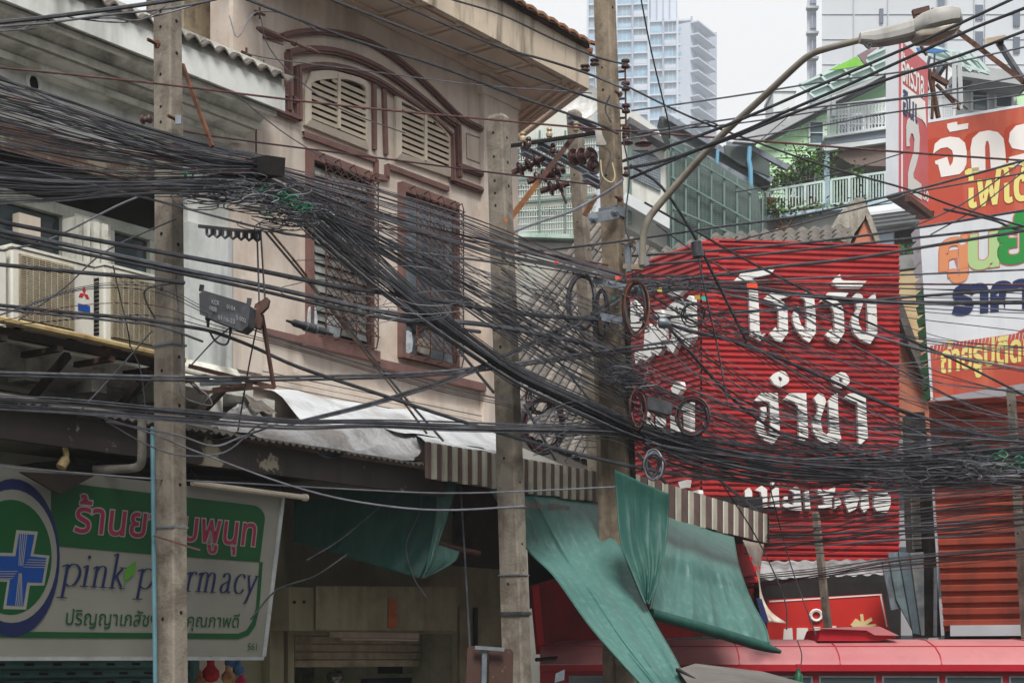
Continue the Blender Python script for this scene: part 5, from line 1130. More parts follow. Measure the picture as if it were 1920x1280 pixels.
for a, b, w_, mt in (((990,640),(1080,1090),.10,M_rust),((1040,640),(1020,1100),.07,M_rust),((1000,520),(960,700),.06,M_galv),((1130,590),(1060,700),.16,M_galv),((1010,690),(1160,775),.13,M_brownst),((1060,780),(1280,1010),.07,M_rust),((1160,600),(1150,820),.05,M_brownst),((1225,480),(1230,1000),.11,M_hw),((1275,560),(1290,1010),.1,M_hw),((905,400),(970,510),.06,M_rust),((985,830),(960,760),.06,M_brownst),((1100,820),(1350,1010),.04,M_brownst),((1045,500),(1040,650),.05,M_galv)):
    m = MB(); m.bar(P(*Z8(*a),24), P(*Z8(*b),24.1), w_*.55); m.build('bar', mt, Sc)
for a, b, mt, l in (((1255,290),(1871,760),M_rust,'long rusty strut slanting down to the right edge above the banner'),((1640,400),(1871,760),M_black,'dark steel arm carrying the tan floodlight at the upper right')):
    m = MB(); m.bar(P(*Z8(*a),20.5), P(*Z8(*b),20), .06); m.build('strut' if 'strut' in l else 'arm', mt, label=l, cat='strut' if 'strut' in l else 'arm')
t = thing('floodlight', 'tan box floodlight on a dark arm at the upper right', 'floodlight', P(*Z8(1610,380),20.4))
m = MB(); m.hexa([P(*Z8(1500,405),20.6),P(*Z8(1720,350),20.5),P(*Z8(1695,322),20.6),P(*Z8(1530,352),20.7),P(*Z8(1500,409),20.2),P(*Z8(1722,354),20.1),P(*Z8(1697,326),20.2),P(*Z8(1530,356),20.3)]); m.build('housing', mat('tan_housing', (150,134,112), .7, (120,106,88), 6), t)
m = MB(); m.bar(P(*Z8(1640,375),20.4), P(*Z8(1650,410),20.4), .08); m.build('clamp', M_black, t)
# ---------------- street level on the right: canopies, red sign, tin sheets
T = thing('grey_shop_canopy', 'grey corrugated shop canopy under the red hoarding', 'canopy', P(1550, HY, 22))
for k in range(9):
    x = 1425+k*26; m = MB(); r0 = [P(x+i*26/8, 1052-k*.5, 23.6)+Vector((0,0,.012*math.sin(i*math.pi/4))) for i in range(9)]; r1 = [P(x+i*26/8, 1086-k*1.2, 22)+Vector((0,0,.012*math.sin(i*math.pi/4))) for i in range(9)]
    m.strip(r0, r1); m.build('corrugated_sheet', mat('canopy_grey', (176,176,178), .6, (120,118,116), 2, .45, .6, (80,78,76), .5, 6), T)
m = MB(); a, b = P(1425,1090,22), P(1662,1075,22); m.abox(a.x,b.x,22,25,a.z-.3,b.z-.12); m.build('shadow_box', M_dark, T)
T = thing('red_shop_sign', 'red shop sign with white border, ring and cream flower-like character under the grey canopy', 'sign', P(1550, HY, 21.5)); FQ = Frame(1550, 21.8, (1, 0))
Z9 = lambda x, y: (1380+x/2.56, 780+y/2.56)
M_rs = mat('red_sign_panel', (208,46,38), .5, (190,40,34), 1.5, bump=0)
zpoly(FQ, [(150,880),(700,850),(735,1010),(735,1200),(150,1200)], 0, -.1, M_rs, 'panel', T, Z9)
for L in ([(160,885),(700,852),(700,858),(160,892)], [(690,856),(697,855),(728,1010),(722,1010)]): zpoly(FQ, L, .01, 0, ML, 'border', T, Z9)
m = MB(); c = FQ.pt(*Z9(385,955),.02); m.tube([c+Vector((.075*math.cos(k*.5236),0,.07*math.sin(k*.5236))) for k in range(13)], .024, 5, cap=False, flat=1); m.build('ring', ML, T)
for L in ([(225,1090),(230,1020),(270,1015),(275,1090)],[(290,1090),(292,1015),(345,1015),(348,1090)],[(372,1090),(372,1010),(405,1010),(405,1090)],[(425,1090),(427,1008),(480,1005),(485,1020),(485,1090)]): zpoly(FQ, L, .02, 0, ML, 'letter', T, Z9)
for L in ([(560,990),(575,970),(600,985),(595,950),(610,948),(615,985),(650,965),(655,980),(625,1000),(670,995),(675,1005),(640,1012),(560,1010),(550,1000)],): zpoly(FQ, L, .02, 0, mat('cream_print', (222,206,150), .5, flat=True), 'character', T, Z9)
T = thing('tin_sheet_fence', 'blue-grey corrugated tin sheets standing by the dark column', 'sheet', P(1700, HY, 21.4)); FQ2 = Frame(1700, 21.4, (1, .3))
for k, (a, b, c, d) in enumerate((((700,700),(735,690),(790,920),(745,930)),((730,655),(790,650),(860,1050),(770,880)),((780,650),(840,655),(900,1050),(850,1040)),((835,655),(900,650),(905,1050),(890,1050)))):
    mt = mat('tin_%d' % k, ((130,142,150),(120,140,146),(96,116,124),(130,134,132))[k], .6, (84,92,98), 3, .45, .62, (60,58,56), .5, 8)
    m = MB(); m.poly(FQ2, [Z9(*q) for q in (a,b,c,d)], .03*k, .03*k-.02); m.build('tin_sheet', mt, T)
T = thing('grimy_column', 'grimy dark column with grey joints between the red hoarding and the orange wall', 'column', P(1725, HY, 22.6))
FQ3 = Frame(1725, 22.6, (1, 0))
zpoly(FQ3, [(840,-20),(905,-20),(940,350),(985,1060),(890,1060),(850,500)], 0, -.5, mat('sooty_concrete', (88,84,78), .95, (56,54,50), 4, .45, .62, (40,38,36), .6, 6), 'shaft', T, Z9)
for k in range(12): zpoly(FQ3, [(842+k*.8,390+k*21),(882+k*.8,388+k*21),(884+k*.8,404+k*21),(843+k*.8,406+k*21)], .06, .001, mat('pale_block', (170,168,160), .9, (130,128,120), 6), 'block', T, Z9)
t = MB(); t.tube([P(*Z9(958,725),20.5), P(*Z9(955,1055),20.5)], .025, 6); t.build('steel_post', M_galv, label='thin galvanised post in front of the orange corrugated wall', cat='post')
# ---------------- bus
FU = Frame(1540, 17, (1, -.05))
U = thing('red_bus', 'red bus with a pale pinkish roof passing along the bottom of the picture', 'bus', FU.w(0, 0, 0))
M_busr = mat('bus_roof_paint', (188,120,122), .5, (170,98,102), .7, .45, .7, (140,84,84), .5, 2, .03); M_bus = mat('bus_red_paint', (176,30,44), .4, (160,26,38), 1, bump=0)
su0, su1 = FU.s(1012), FU.s(2150)
zr_ = FU.sz(1640,1245)[1]; zk = FU.sz(1640,1197)[1]
pr_ = [(.0, zr_), (-.03, zr_+.04), (-.1, zr_+.10), (-.35, zr_+.19), (-.8, zr_+.26), (-1.25, zr_+.28), (-1.7, zr_+.26), (-2.15, zr_+.19), (-2.4, zr_+.1), (-2.5, zr_)]
m = MB(); e0 = [FU.w(su0, o, z) for o, z in pr_]; e1 = [FU.w(su1, o, z) for o, z in pr_]; m.strip(e1, e0); m.v += e0; m.f.append(tuple(range(len(m.v)-len(e0), len(m.v)))); m.build('roof', M_busr, U, smooth=True)
for k in range(1, 6): 
    s = su0+(su1-su0)*k/6; m = MB(); m.tube([FU.w(s, o, z+.004) for o, z in pr_], .008, 4); m.build('roof_seam', M_bus, U)
for o_, z_ in ((-.36,.195),(-.37,.186)):
    m = MB(); m.bar(FU.w(su0, o_, zr_+z_), FU.w(su1, o_, zr_+z_), .02, .012); m.build('roof_seam', M_bus if o_ > -.365 else M_busr, U)
m = MB(); m.box(FU, su0, su1, -.02, .03, zr_-.07, zr_-.002); m.build('gutter', M_bus, U)
m = MB(); m.box(FU, su0, su1, -2.48, -.05, .35, zr_-.072); m.build('body', M_bus, U)
for k in range(9):
    a = FU.s(1536)+(k-4)*.665; b = a+.6; zt_ = zr_-.12
    m = MB(); m.box(FU, a, b, -.049, -.035, zt_-.75, zt_); w_ = m.build('window', M_glass, U)
    for q in ((a, b, zt_-.02, zt_), (a, b, zt_-.75, zt_-.73), (a, a+.02, zt_-.73, zt_-.02), (b-.02, b, zt_-.73, zt_-.02)):
        m = MB(); m.box(FU, q[0], q[1], -.034, -.022, q[2], q[3]); m.build('frame', M_galv, w_)
for s in (su0+1.4, su1-1.6):
    m = MB(); m.tube_prof(FU.w(s, .02, .45), -FU.n, [(0,.28),(.0,.45),(.25,.45),(.25,.2)], 20); wh = m.build('wheel', M_black, U, smooth=True)
    m = MB(); m.tube_prof(FU.w(s, .03, .45), -FU.n, [(0,.05),(.01,.24),(.04,.24)], 16); m.build('hub', M_galv, wh)
t = [Z9(400,1020),(Z9(640,1005)),Z9(740,1010),Z9(778,1052),Z9(690,1068),Z9(415,1078),Z9(395,1050)]
m = MB(); m.prism([P(a, b, 17.6) for a, b in ((1533,1201),(1541,1180),(1650,1176),(1682,1194),(1650,1201))], (0, .9, .0)); m.build('roof_vent', M_bus, U)
m = MB(); m.prism([P(1541,1178,17.55),P(1650,1174,17.55),P(1686,1191,17.55),P(1640,1190,17.55),P(1625,1181,17.55)], (0, 1.0, .02)); m.build('roof_vent_lid', M_busr, U)
# grey vehicle canopy bottom centre, small cap
T = thing('grey_vehicle_canopy', 'grey canvas canopy top at the bottom right of the long teal tarpaulin', 'canopy', P(1390, HY, 13.2))
m = MB(); a = [P(1268,1250,13.4),P(1300,1240,13.9),P(1420,1256,13.9)]; m.grid([[P(1270,1254,13.4),P(1304,1243,14),P(1430,1258,14)],[P(1290,1282,12.6),P(1400,1275,13),P(1525,1284,13.4)],[P(1290,1330,12.4),P(1420,1330,12.8),P(1560,1330,13.2)]]); m.build('canvas', mat('grey_canvas', (112,107,103), .85, (90,86,82), 2), T)
m = MB(); m.bar(P(1270,1255,13.3), P(1345,1300,12.5), .03); m.build('dark_seam', M_dark, T)
T = thing('bottle_cap_post', 'small dark green bottle with red cap standing at the bus roof', 'bottle', P(1497, 1275, 15.5))
m = MB(); m.tube_prof(P(1497,1285,15.5), Vector((0,0,1)), [(0,.045),(.1,.045),(.13,.02),(.17,.02)], 10); m.build('bottle', mat('green_bottle', (24,84,56), .3, flat=True), T, smooth=True)
m = MB(); m.tube_prof(P(1496,1250,15.5), Vector((0,0,1)), [(0,.022),(.03,.022)], 8); m.build('cap', M_bus, T)
# ---------------- plants on the terrace
def bush(cx, cy, Y, rx, rz, n, label, seed, pot=True):
    r_ = random.Random(seed); c = P(cx, cy, Y); t = thing('terrace_plant', label, 'plant', c-Vector((0,0,rz)))
    m = MB(); stems = []
    for k in range(7):
        a = r_.random()*6.28; tip = c+Vector((math.cos(a)*rx*.7, math.sin(a)*.5, rz*r_.uniform(.2,1))); stems.append(tip)
        m.tube(catmull([c-Vector((0,0,rz)), c.lerp(tip,.5)+Vector((r_.uniform(-.1,.1),0,.1)), tip], 4), [.03]*4+[.02]*4+[.01], 4)
    m.build('stems', mat('plant_stem', (84,70,50), .9), t)
    for cl, (g_, dn) in enumerate((((96,136,52), .5), ((60,98,44), .5))):
        m = MB()
        for k in range(int(n*dn)):
            tip = stems[r_.randrange(7)]; p = tip.lerp(c, r_.random()*.8)+Vector((r_.gauss(0,rx*.22), r_.gauss(0,.25), r_.gauss(0,rz*.22)))
            l = r_.uniform(.08,.16); d = Vector((r_.gauss(0,1), r_.gauss(0,1), r_.gauss(0,.6))).normalized(); s_ = d.cross(Vector((r_.gauss(0,1),r_.gauss(0,1),1))).normalized()
            m.quad(p, p+d*l*.5+s_*l*.25, p+d*l, p+d*l*.5-s_*l*.25)
        m.build('foliage', mat('foliage_%d' % cl, g_, .6, tuple(int(v*.7) for v in g_), 3, bump=0), t, kind='stuff')
    if pot:
        m = MB(); m.tube_prof(c-Vector((0,0,rz+.35)), Vector((0,0,1)), [(0,.2),(.33,.28),(.37,.28)], 12); m.build('pot', mat('brown_pot', (110,78,64), .8), t)
for a in ((1512,322,43.5,1.1,.75,700,'tall leafy plant in a pot in front of the light green boards',1),(1440,352,43.2,.9,.35,500,'low leafy shrub at the left end of the terrace',2),(1478,345,43.4,.7,.45,400,'mid-height shrub between the tall plant and the low shrub',3),
          (1585,350,43.6,.6,.5,350,'slim leafy plant right of the pale blue porch post',4),(1470,405,43,1.5,.35,600,'dense greenery behind the lower part of the terrace railing',5),(1600,398,43.5,.8,.3,300,'small plants behind the right terrace railing',6),(1400,400,42.5,1.0,.45,400,'dark greenery inside the mesh enclosure corner',7)): bush(*a)
# ---------------- unseen shophouse row across the street, added and made tall to cut low skylight
for k in range(10):
    c = ((196,188,172),(176,180,170),(200,180,160),(170,174,180),(206,200,184),(180,166,150),(150,150,140),(186,150,130),(160,172,160),(130,130,136))[k]
    T = thing('added_opposite_shophouse', ('cream','grey-green','pale pink','blue-grey','ivory','light brown','olive grey','terracotta','mint grey','slate grey')[k]+' unseen shophouse across the street behind the viewer, added to cut skylight', 'building', (14-k*5.2, -9-k*3.9, 0))
    d_ = Frame(0, 1, (.7167, 1)); base = Vector((16-0*k, -6, 0)); 
    f2 = Frame(0, 1, (-.7167, -1)); f2.O = FA.w(-24+k*4.6, 21, 0)+FA.d*4.5
    m = MB(); m.box(f2, 0, 4.5, -8, 0, 0, 15+1.2*(k % 3)); m.build('wall', mat('opp_%d' % k, c, .9, tuple(v-20 for v in c), 1), T)
    for fl in range(4):
        for q in range(2): m = MB(); m.box(f2, .5+q*2, 1.9+q*2, .001, .03, 1+3.4*fl+.4, 3+3.4*fl); m.build('window', M_glass, T)

# buildings further down the street that close the gaps low down
for k,(x0,x1,yt,Y,c,l) in enumerate(((900,1180,700,60,(150,150,144),'grey low building far down the street behind the tiled roof'),(1180,1700,560,62,(168,160,148),'tan low building far behind the red hoarding'),(1640,2100,520,58,(150,146,150),'mauve-grey low building far behind the orange wall'))):
    T = thing('street_building', l, 'building', P((x0+x1)/2, HY, Y)); m = MB(); p, q = P(x0,yt,Y), P(x1,yt,Y); m.abox(p.x,q.x,Y,Y+10,0,p.z); m.build('wall', mat('far_%d' % k, c, .9, tuple(v-20 for v in c), .5), T)
    for i in range(5):
        for j in range(3): m = MB(); xx = p.x+(q.x-p.x)*(i+.3)/5; m.abox(xx, xx+1.4, Y-.05, Y-.01, 2+3.2*j, 3.8+3.2*j); m.build('window', M_glass, T)
# ---------------- concrete poles
def pole(name, label, x0, y0, x1, y1, Y, a, b, ytop, mt, holes, fr=FA, ybot=None, section=None, taper=.004):
    """square mortised pole: axis through (x0,y0) and (x1,y1); a across the face to the left, b across the street face"""
    A_, B_ = P(x0, y0, Y), P(x1, y1, Y); ax = (A_-B_); zt_ = P(x0, ytop, Y).z
    at = lambda z: B_+ax*((z-B_.z)/ax.z)
    T = thing(name, label, 'pole', at(0)); n, d = fr.n, fr.d
    def ring(z, k=1.0):
        c = at(z); w1, w2 = a/2*(1+taper*(zt_-z)*10)*k, b/2*(1+taper*(zt_-z)*10)*k
        ch = .16
        return [c-d*w2-n*w1*(1-ch*.3), c-d*w2*(1-ch)-n*w1, c+d*w2-n*w1, c+d*w2+n*w1*(1-ch), c+d*w2*(1-ch)+n*w1, c-d*w2*(1-ch)+n*w1, c-d*w2+n*w1*(1-ch)]
    zs = [0+(zt_)*k/14 for k in range(15)]; r_ = random.Random(int(x0))
    m = MB(); rows = []
    for z in zs:
        rr = [p+Vector((r_.uniform(-.003,.003), r_.uniform(-.003,.003), 0)) for p in ring(z)]; rows.append(rr+[rr[0]])
    if ytop > 0: rows.append([p*1.0 for p in [at(zt_+.035)+(q-at(zt_))*.72 for q in ring(zt_)]]); rows[-1].append(rows[-1][0])
    m.grid(rows); m.v += rows[-1][:-1]; m.f.append(tuple(range(len(m.v)-7, len(m.v)))); m.build('shaft', mt, T)
    for f, y in holes:
        z = P(x0, y, Y).z; c = at(z); w1, w2 = a/2*(1+taper*(zt_-z)*10), b/2*(1+taper*(zt_-z)*10)
        dr = -d if f == 0 else n; pp = c+dr*(w2 if f == 0 else w1)+(n*(-.012) if f == 0 else d*.0)
        r0 = .0125 if Y < 20 else .016
        m = MB(); m.tube_prof(pp-dr*.02, dr, [(0,r0),(.0215,r0)], 8); m.build('bolt_hole', M_hole, T)
    return T, at, ring
Yp1 = FA.pt(320, HY, 1.72).y; Yp2 = FA.pt(950, HY, 1.72).y; Yp3 = FA.pt(1150, HY, 1.9).y
hl = lambda f, ys: [(f, y) for y in ys]
p1, at1, rg1 = pole('concrete_pole', 'square concrete pole in front of the pharmacy sign, leftmost of the poles', 315, 0, 322, 1280, Yp1, .165, .115, -90, M_conc,
    hl(0, (26,55,144,204,233,441,545,697,850,1160)) + hl(1, (45,105,462,583,672,762,910,976,1148)))
p2, at2, rg2 = pole('concrete_pole', 'square concrete pole with a broken grey top in front of the pink corner pilaster', 935, 260, 966, 1150, Yp2, .18, .13, 224, M_conc,
    hl(0, (252,297,342,365,388,478,540,595,652,860,975,1095)) + hl(1, (262,308,352,470,560,905,1020,1070,1200)))
p3, at3, rg3 = pole('concrete_pole', 'tall brown concrete pole carrying the street lamp, insulator rack and cable coils', 1134, 0, 1163, 800, Yp3, .17, .135, -120, M_conc2,
    hl(0, (41,63,130,172,332,700)) + hl(1, (18,300,480,720)))
m = MB()
def ibar(y0, y1):
    c0, c1 = P(1134+29*y0/800+2, y0, Yp3), P(1134+29*y1/800+2, y1, Yp3); f = FA.n*.112
    m.bar(c1+f-FA.d*.0, c0+f, .07, .02, side=FA.d)
ibar(560, 1300); m.build('recess_strip', M_dark, p3)
m = MB(); o_ = FA.n*.125+FA.d*.0
for sx in (-1,):
    m.bar(P(1124,560,Yp3-.02), P(1146,1300,Yp3-.02), .05, .2, side=FA.n)
m.build('flange', M_conc2, p3)
p4, at4, rg4 = pole('concrete_pole', 'grey concrete pole behind the crossarms, left of the tall brown pole', 1078, 230, 1108, 700, 19.0, .15, .13, 214, M_conc, hl(0, (330,418,560)) + hl(1, (300,470,520)))
pole('concrete_pole', 'thin far concrete pole rising over the grey shop canopy', 1529, 960, 1552, 1172, 20.6, .08, .08, 964, M_conc, hl(0, (990,1030,1080,1120,1160)))
pole('concrete_pole', 'thin far concrete pole at the right edge over the orange wall', 1896, 740, 1916, 1060, 19.6, .09, .08, 730, M_conc, hl(0, (760,800,930,1000)))
def on_pole(at, y, Y): return at(P(960, y, Y).z)
def band(par, at, y, Y, wd, mt, thick=.012, a=.19, b=.14):
    c = on_pole(at, y, Y); m = MB(); pts = []
    for sd, sn in ((-1,-1),(-1,1),(1,1),(1,-1),(-1,-1)): pts.append(c+FA.d*sd*b/2+FA.n*sn*a/2)
    for i in range(4): m.bar(pts[i], pts[i+1], thick, wd)
    m.build('band', mt, par)
band(p1, at1, 648, Yp1, .014, M_galv, .01, .186, .135); band(p1, at1, 989, Yp1, .012, M_galv, .01, .19, .14)
band(p2, at2, 1078, Yp2, .012, M_galv, .01, .22, .165); band(p2, at2, 1150, Yp2, .03, M_black, .014, .225, .17); band(p2, at2, 950, Yp2, .01, M_galv, .01, .215, .16); band(p2, at2, 612, Yp2, .03, M_black, .012, .2, .15)
band(p3, at3, 400, Yp3, .09, M_galv, .02, .2, .16)
for x, y in ((1113,408),(1153,396)):
    m = MB(); p = P(x, y, Yp3-.18); m.tube_prof(p, Vector((0,-1,0)), [(0,.04),(.01,.04),(.011,.022),(.03,.022)], 6); m.build('bolt', M_galv, p3)
m = MB(); m.bar(P(1104,411,Yp3-.17), P(1160,399,Yp3-.17), .012, .10, side=(0,1,0)); m.build('clamp_plate', M_steel, p3)
for (x, y, par, Yq) in ((296,84,p1,Yp1),(334,226,p1,Yp1),(1163,178,p3,Yp3),(1163,374,p3,Yp3)):
    m = MB(); p = P(x, y, Yq-.12); m.tube_prof(p, Vector((-.6,-.8,.1)), [(0,.03),(.01,.03),(.011,.012),(.09,.012)], 6); m.build('bolt', M_rust, par)
m = MB(); p = P(335,226,Yp1-.15); m.abox(p.x-.02,p.x+.02,p.y-.02,p.y,p.z-.03,p.z+.03); m.build('cable_clip', M_galv, p1)
t = MB(); t.tube([P(286,800,Yp1-.1), P(288,1000,Yp1-.1), P(292,1330,Yp1-.1)], .016, 8); t.build('conduit', M_bluep, smooth=True, label='pale blue conduit running up the left side of the leftmost pole', cat='pipe')
t = MB(); t.bar(P(288,1004,Yp1-.14), P(376,1031,Yp1-.2), .012); t.build('steel_rod', M_brownst, label='thin brown rod tied across the leftmost pole over the pharmacy sign', cat='rod')
t = MB(); t.bar(P(342,122,Yp1+.02), P(398,275,Yp1-.2), .018, .03); t.build('rusty_brace', M_rust, label='rusty flat brace slanting down from the leftmost pole to the timber block', cat='brace')
t = MB(); t.bar(FA.pt(516,311,2.35), FA.pt(432,326,1.35), .14, .125); t.build('timber_block', M_wood, label='weathered dark timber crossarm end that the left cables run over', cat='crossarm')
# telecom box on its strand
T = thing('cable_terminal_box', 'black cable terminal box with white stencilled numbers hanging right of the leftmost pole', 'terminal box', P(420,600,11.0))
YB = 10.9; 
m = MB(); m.prism([P(375,551,YB),P(382,546,YB),P(468,572,YB),P(463,610,YB),P(452,619,YB),P(376,588,YB)], (.02,.14,0)); b_ = m.build('body', M_black, T)
bv = b_.modifiers.new('bevel', 'BEVEL'); bv.width = .006; bv.segments = 2
FBx = Frame(420, YB-.01, (1, 0)); WP = flat('stencil_white', (136,138,138))
text_on(FBx, '0104', 425, 441, 570, 578, .002, WP, T, 'stencil', yt2=575, yb2=583); text_on(FBx, '008', 393, 406, 573, 581, .002, WP, T, 'stencil', yt2=576, yb2=585)
text_on(FBx, '01:16-23', 409, 440, 590, 598, .002, WP, T, 'stencil', yt2=598, yb2=607); text_on(FBx, 'S 002', 443, 461, 590, 598, .002, WP, T, 'stencil', yt2=597, yb2=605); text_on(FBx, 'KCR', 397, 411, 561, 569, .002, WP, T, 'stencil', yt2=564, yb2=573)
for x, y in ((377,546),(466,571)):
    m = MB(); m.bar(P(x,y,YB+.03), P(x+2,y-12,YB+.03), .015, .03); m.build('hanger', M_black, T)
for x in (390, 432): m = MB(); m.tube_prof(P(x,588+(x-390)*.3,YB+.06), Vector((0,0,-1)), [(0,.02),(.04,.02),(.05,.012),(.09,.01)], 8); m.build('gland', M_black, T)
T = thing('splice_closure', 'long black cable splice closure hanging under the first grilled window', 'splice closure', P(590,618,11.9))
m = MB(); a, b = P(537,601,11.5), P(645,633,11.9); ax = (b-a).normalized(); m.tube_prof(a, ax, [(0,.008),(.05,.012),(.07,.026),(.17,.028),(.18,.034),(.26,.034),(.27,.028),(.36,.026),(.38,.014),(.44,.008)], 10); m.build('sleeve', M_black, T, smooth=True)
for t_ in (.17, .26): m = MB(); m.tube_prof(a+ax*t_, ax, [(0,.036),(.012,.036)], 10); m.build('clamp', M_galv, T)
T = thing('cable_bracket', 'brown steel bracket frame reaching out from behind the leftmost pole under the terminal box', 'bracket', P(430,720,11.4))
for a, b, w_, mt in (((491,590,11.2),(514,728,11.3),.022,M_brownst),((355,686,11.5),(514,726,11.3),.03,M_brownst),((356,714,11.4),(378,736,11.2),.02,M_rust),((376,736,11.2),(515,724,11.3),.02,M_brownst),((375,719,11.3),(453,716,11.3),.03,M_galv),((356,712,11.6),(453,722,11.5),.02,M_rust)):
    m = MB(); m.bar(P(*a), P(*b), w_); m.build('steel_angle', mt, T)
for (L, mt) in (([(474,585),(478,570),(500,557),(505,561),(502,574),(488,588),(492,598),(488,616),(474,611)], M_brownst),):
    m = MB(); m.prism([P(x,y,11.1) for x, y in L], (0,.06,0)); m.build('hook_clamp', mt, T)
T = thing('clip_rack', 'row of small black cable clips under the cable bundle right of the leftmost pole', 'clip rack', P(430,435,11.6))
m = MB(); m.bar(P(372,424,11.6), P(490,437,11.6), .03, .02); m.build('rail', M_black, T)
for k in range(7):
    x = 388+k*15; y = 428+k*1.5; m = MB(); m.tube([P(x,y,11.58),P(x,y+11,11.58),P(x+4,y+15,11.58),P(x+9,y+11.5,11.58),P(x+9,y+.5,11.58)], .012, 5); m.build('clip', M_black, T)
# wall hooks on the pink house
for x, y, l in ((487,25,'small rusty cross-shaped wall anchor highest on the pink wall'),(462,101,'small rusty cross-shaped wall anchor below the highest one'),(481,187,'rusty bolt hook on the pink wall beside the white eaves')):
    t = MB(); p = FA.pt(x,y,.12); t.bar(p+Vector((0,0,.05)), p-Vector((0,0,.05)), .018); t.bar(p-FA.d*.06, p+FA.d*.06, .018); t.bar(p, p-FA.n*.12, .016); t.build('wall_anchor', M_rust, label=l, cat='anchor', group='anchors on the pink wall')
t = MB(); t.tube([FA.pt(475,228,.08),FA.pt(478,224,.1),FA.pt(483,230,.08),FA.pt(480,238,.08),FA.pt(480,290,.08)], .008, 5); t.build('hook_rod', M_rust, label='thin rusty hooked rod on the pink wall above the timber crossarm end', cat='rod')
T = thing('tension_clamp', 'long rusty turnbuckle on the pink wall at the start of the arch moulding', 'turnbuckle', FA.pt(540,65,.2))
a, b = FA.pt(480,52,.15), FA.pt(600,100,.5); ax = (b-a).normalized(); L_ = (b-a).length
m = MB(); m.tube_prof(a, ax, [(0,.012),(.05,.03),(.2,.028),(.24,.014),(L_*.55,.013),(L_*.57,.028),(L_*.62,.028),(L_*.64,.012),(L_*.8,.012),(L_*.82,.022),(L_*.86,.022),(L_,.008)], 7); m.build('body', M_brownst, T)
# the tall pole's hardware
def spool(x, y, Y, r, h, mt, par=None, name='insulator'):
    m = MB(); p = P(x, y, Y)-Vector((0,0,h/2)); m.tube_prof(p, Vector((0,0,1)), [(0,r*.6),(h*.08,r),(h*.3,r),(h*.42,r*.55),(h*.58,r*.55),(h*.7,r),(h*.92,r),(h,r*.6)], 12)
    return m.build(name, mt, par, smooth=True)
T = thing('insulator_rack', 'vertical rack of dark spool insulators on the right side of the tall brown pole', 'insulator rack', P(1171,200,Yp3-.05))
m = MB(); m.tube([P(1172,112,Yp3-.05), P(1174,262,Yp3-.05)], .010, 6); m.build('rod', M_brownst, T)
for y in (120,162,204,246,262): spool(1173+(y-120)*.01, y, Yp3-.05, .042, .085, M_porc, T, 'spool')
for y in (135,150,186,222,236): m = MB(); m.bar(P(1160,y,Yp3), P(1172,y-1,Yp3-.05), .012, .02); m.build('bracket_arm', M_rust, T)
for x, y, l in ((1115,117,'dark spool insulator on the left of the tall brown pole near the top'),(1097,128,'dark spool insulator at the tip of the pink eaves')):
    o = spool(x, y, Yp3-.25, .045, .06, M_porc); tag(o, l, 'insulator')
for x, y, r, l in ((1206,270,.085,'wide brown disc insulator right of the tall pole'),(1176,268,.06,'small brown disc insulator against the tall pole, lowest on the rack'),(1174,328,.04,'dark spool insulator low on the right side of the tall pole')):
    m = MB(); m.tube_prof(P(x,y+4,Yp3-.2), Vector((0,0,1)), [(0,r*.3),(.01,r*.9),(.02,r),(.035,r*.6),(.06,r*.35),(.07,r*.3)], 14); m.build('insulator', M_porc, smooth=True, label=l, cat='insulator')
T = thing('crossarm_assembly', 'grey steel crossarm pair with insulators between the pink corner and the tall brown pole', 'crossarm', P(1045,300,17))
def cbeam(a, b, w_, mt, name='crossarm'):
    a, b = P(*a), P(*b); m = MB(); m.bar(a, b, w_*.35, w_, side=(b-a).cross(Vector((0,0,1))).cross(b-a) if 0 else (0,1,0))
    m.bar(a+Vector((0,-.03,w_*.5)), b+Vector((0,-.03,w_*.5)), .07, .012, side=(0,1,0)); m.bar(a+Vector((0,-.03,-w_*.5)), b+Vector((0,-.03,-w_*.5)), .07, .012, side=(0,1,0)); return m.build(name, mt, T)
cbeam((979,282,16.6),(1056,321,17.6),.07,M_steel); cbeam((1010,273,16.2),(1118,331,17.4),.05,M_steel); cbeam((1068,225,16.6),(1118,248,17.4),.06,M_steel); cbeam((1095,333,17),(1125,349,17.4),.06,M_steel)
m = MB(); m.bar(P(955,274,16.3), P(1115,250,15.9), .035, .03); m.build('dark_arm', M_wood, T)
m = MB(); m.bar(P(1075,257,16.1), P(1009,342,16.0), .03, .05); m.build('brace', M_brownst, T)
m = MB(); m.bar(P(1009,342,16.0), P(958,408,15.8), .03, .05); m.build('brace', mat('orange_rust', (150,100,62), .8, (112,72,48), 8), T)
m = MB(); m.bar(P(1118,367,16.4), P(1096,404,16.4), .03, .05); m.build('brace', MATS['orange_rust'], T)
m = MB(); m.bar(P(1030,305,16.1), P(1062,382,16.2), .014, .02); m.build('brace', M_brownst, T)
for x, y, mt in ((980,254,M_cporc),(1030,246,M_cporc),(1080,235,M_cporc),(991,264,M_porc),(1037,276,M_porc)):
    m = MB(); p = P(x,y+12,16.15); m.tube_prof(p, Vector((0,0,1)), [(-.04,.008),(.0,.008),(.005,.028),(.03,.036),(.05,.03),(.06,.018),(.075,.03),(.095,.026),(.105,.01)], 12); m.build('pin_insulator', mt, T, smooth=True)
def dstring(a, b, n, r, Y, l):
    S_ = thing('insulator_string', l, 'insulator string', P((a[0]+b[0])/2, (a[1]+b[1])/2, Y)); A_, B_ = P(*a, Y), P(*b, Y); ax = (B_-A_).normalized(); L_ = (B_-A_).length
    m = MB(); m.tube([A_-ax*.05, B_+ax*.05], .03, 8); m.build('core', M_brownst, S_)
    for k in range(n):
        m = MB(); m.tube_prof(A_+ax*(L_*(k+.3)/n), ax, [(0,.03),(.008,r*.75),(.02,r),(.042,r),(.055,r*.7),(.06,.04),(.08,.034)], 16); m.build('disc', M_porc, S_, smooth=True)
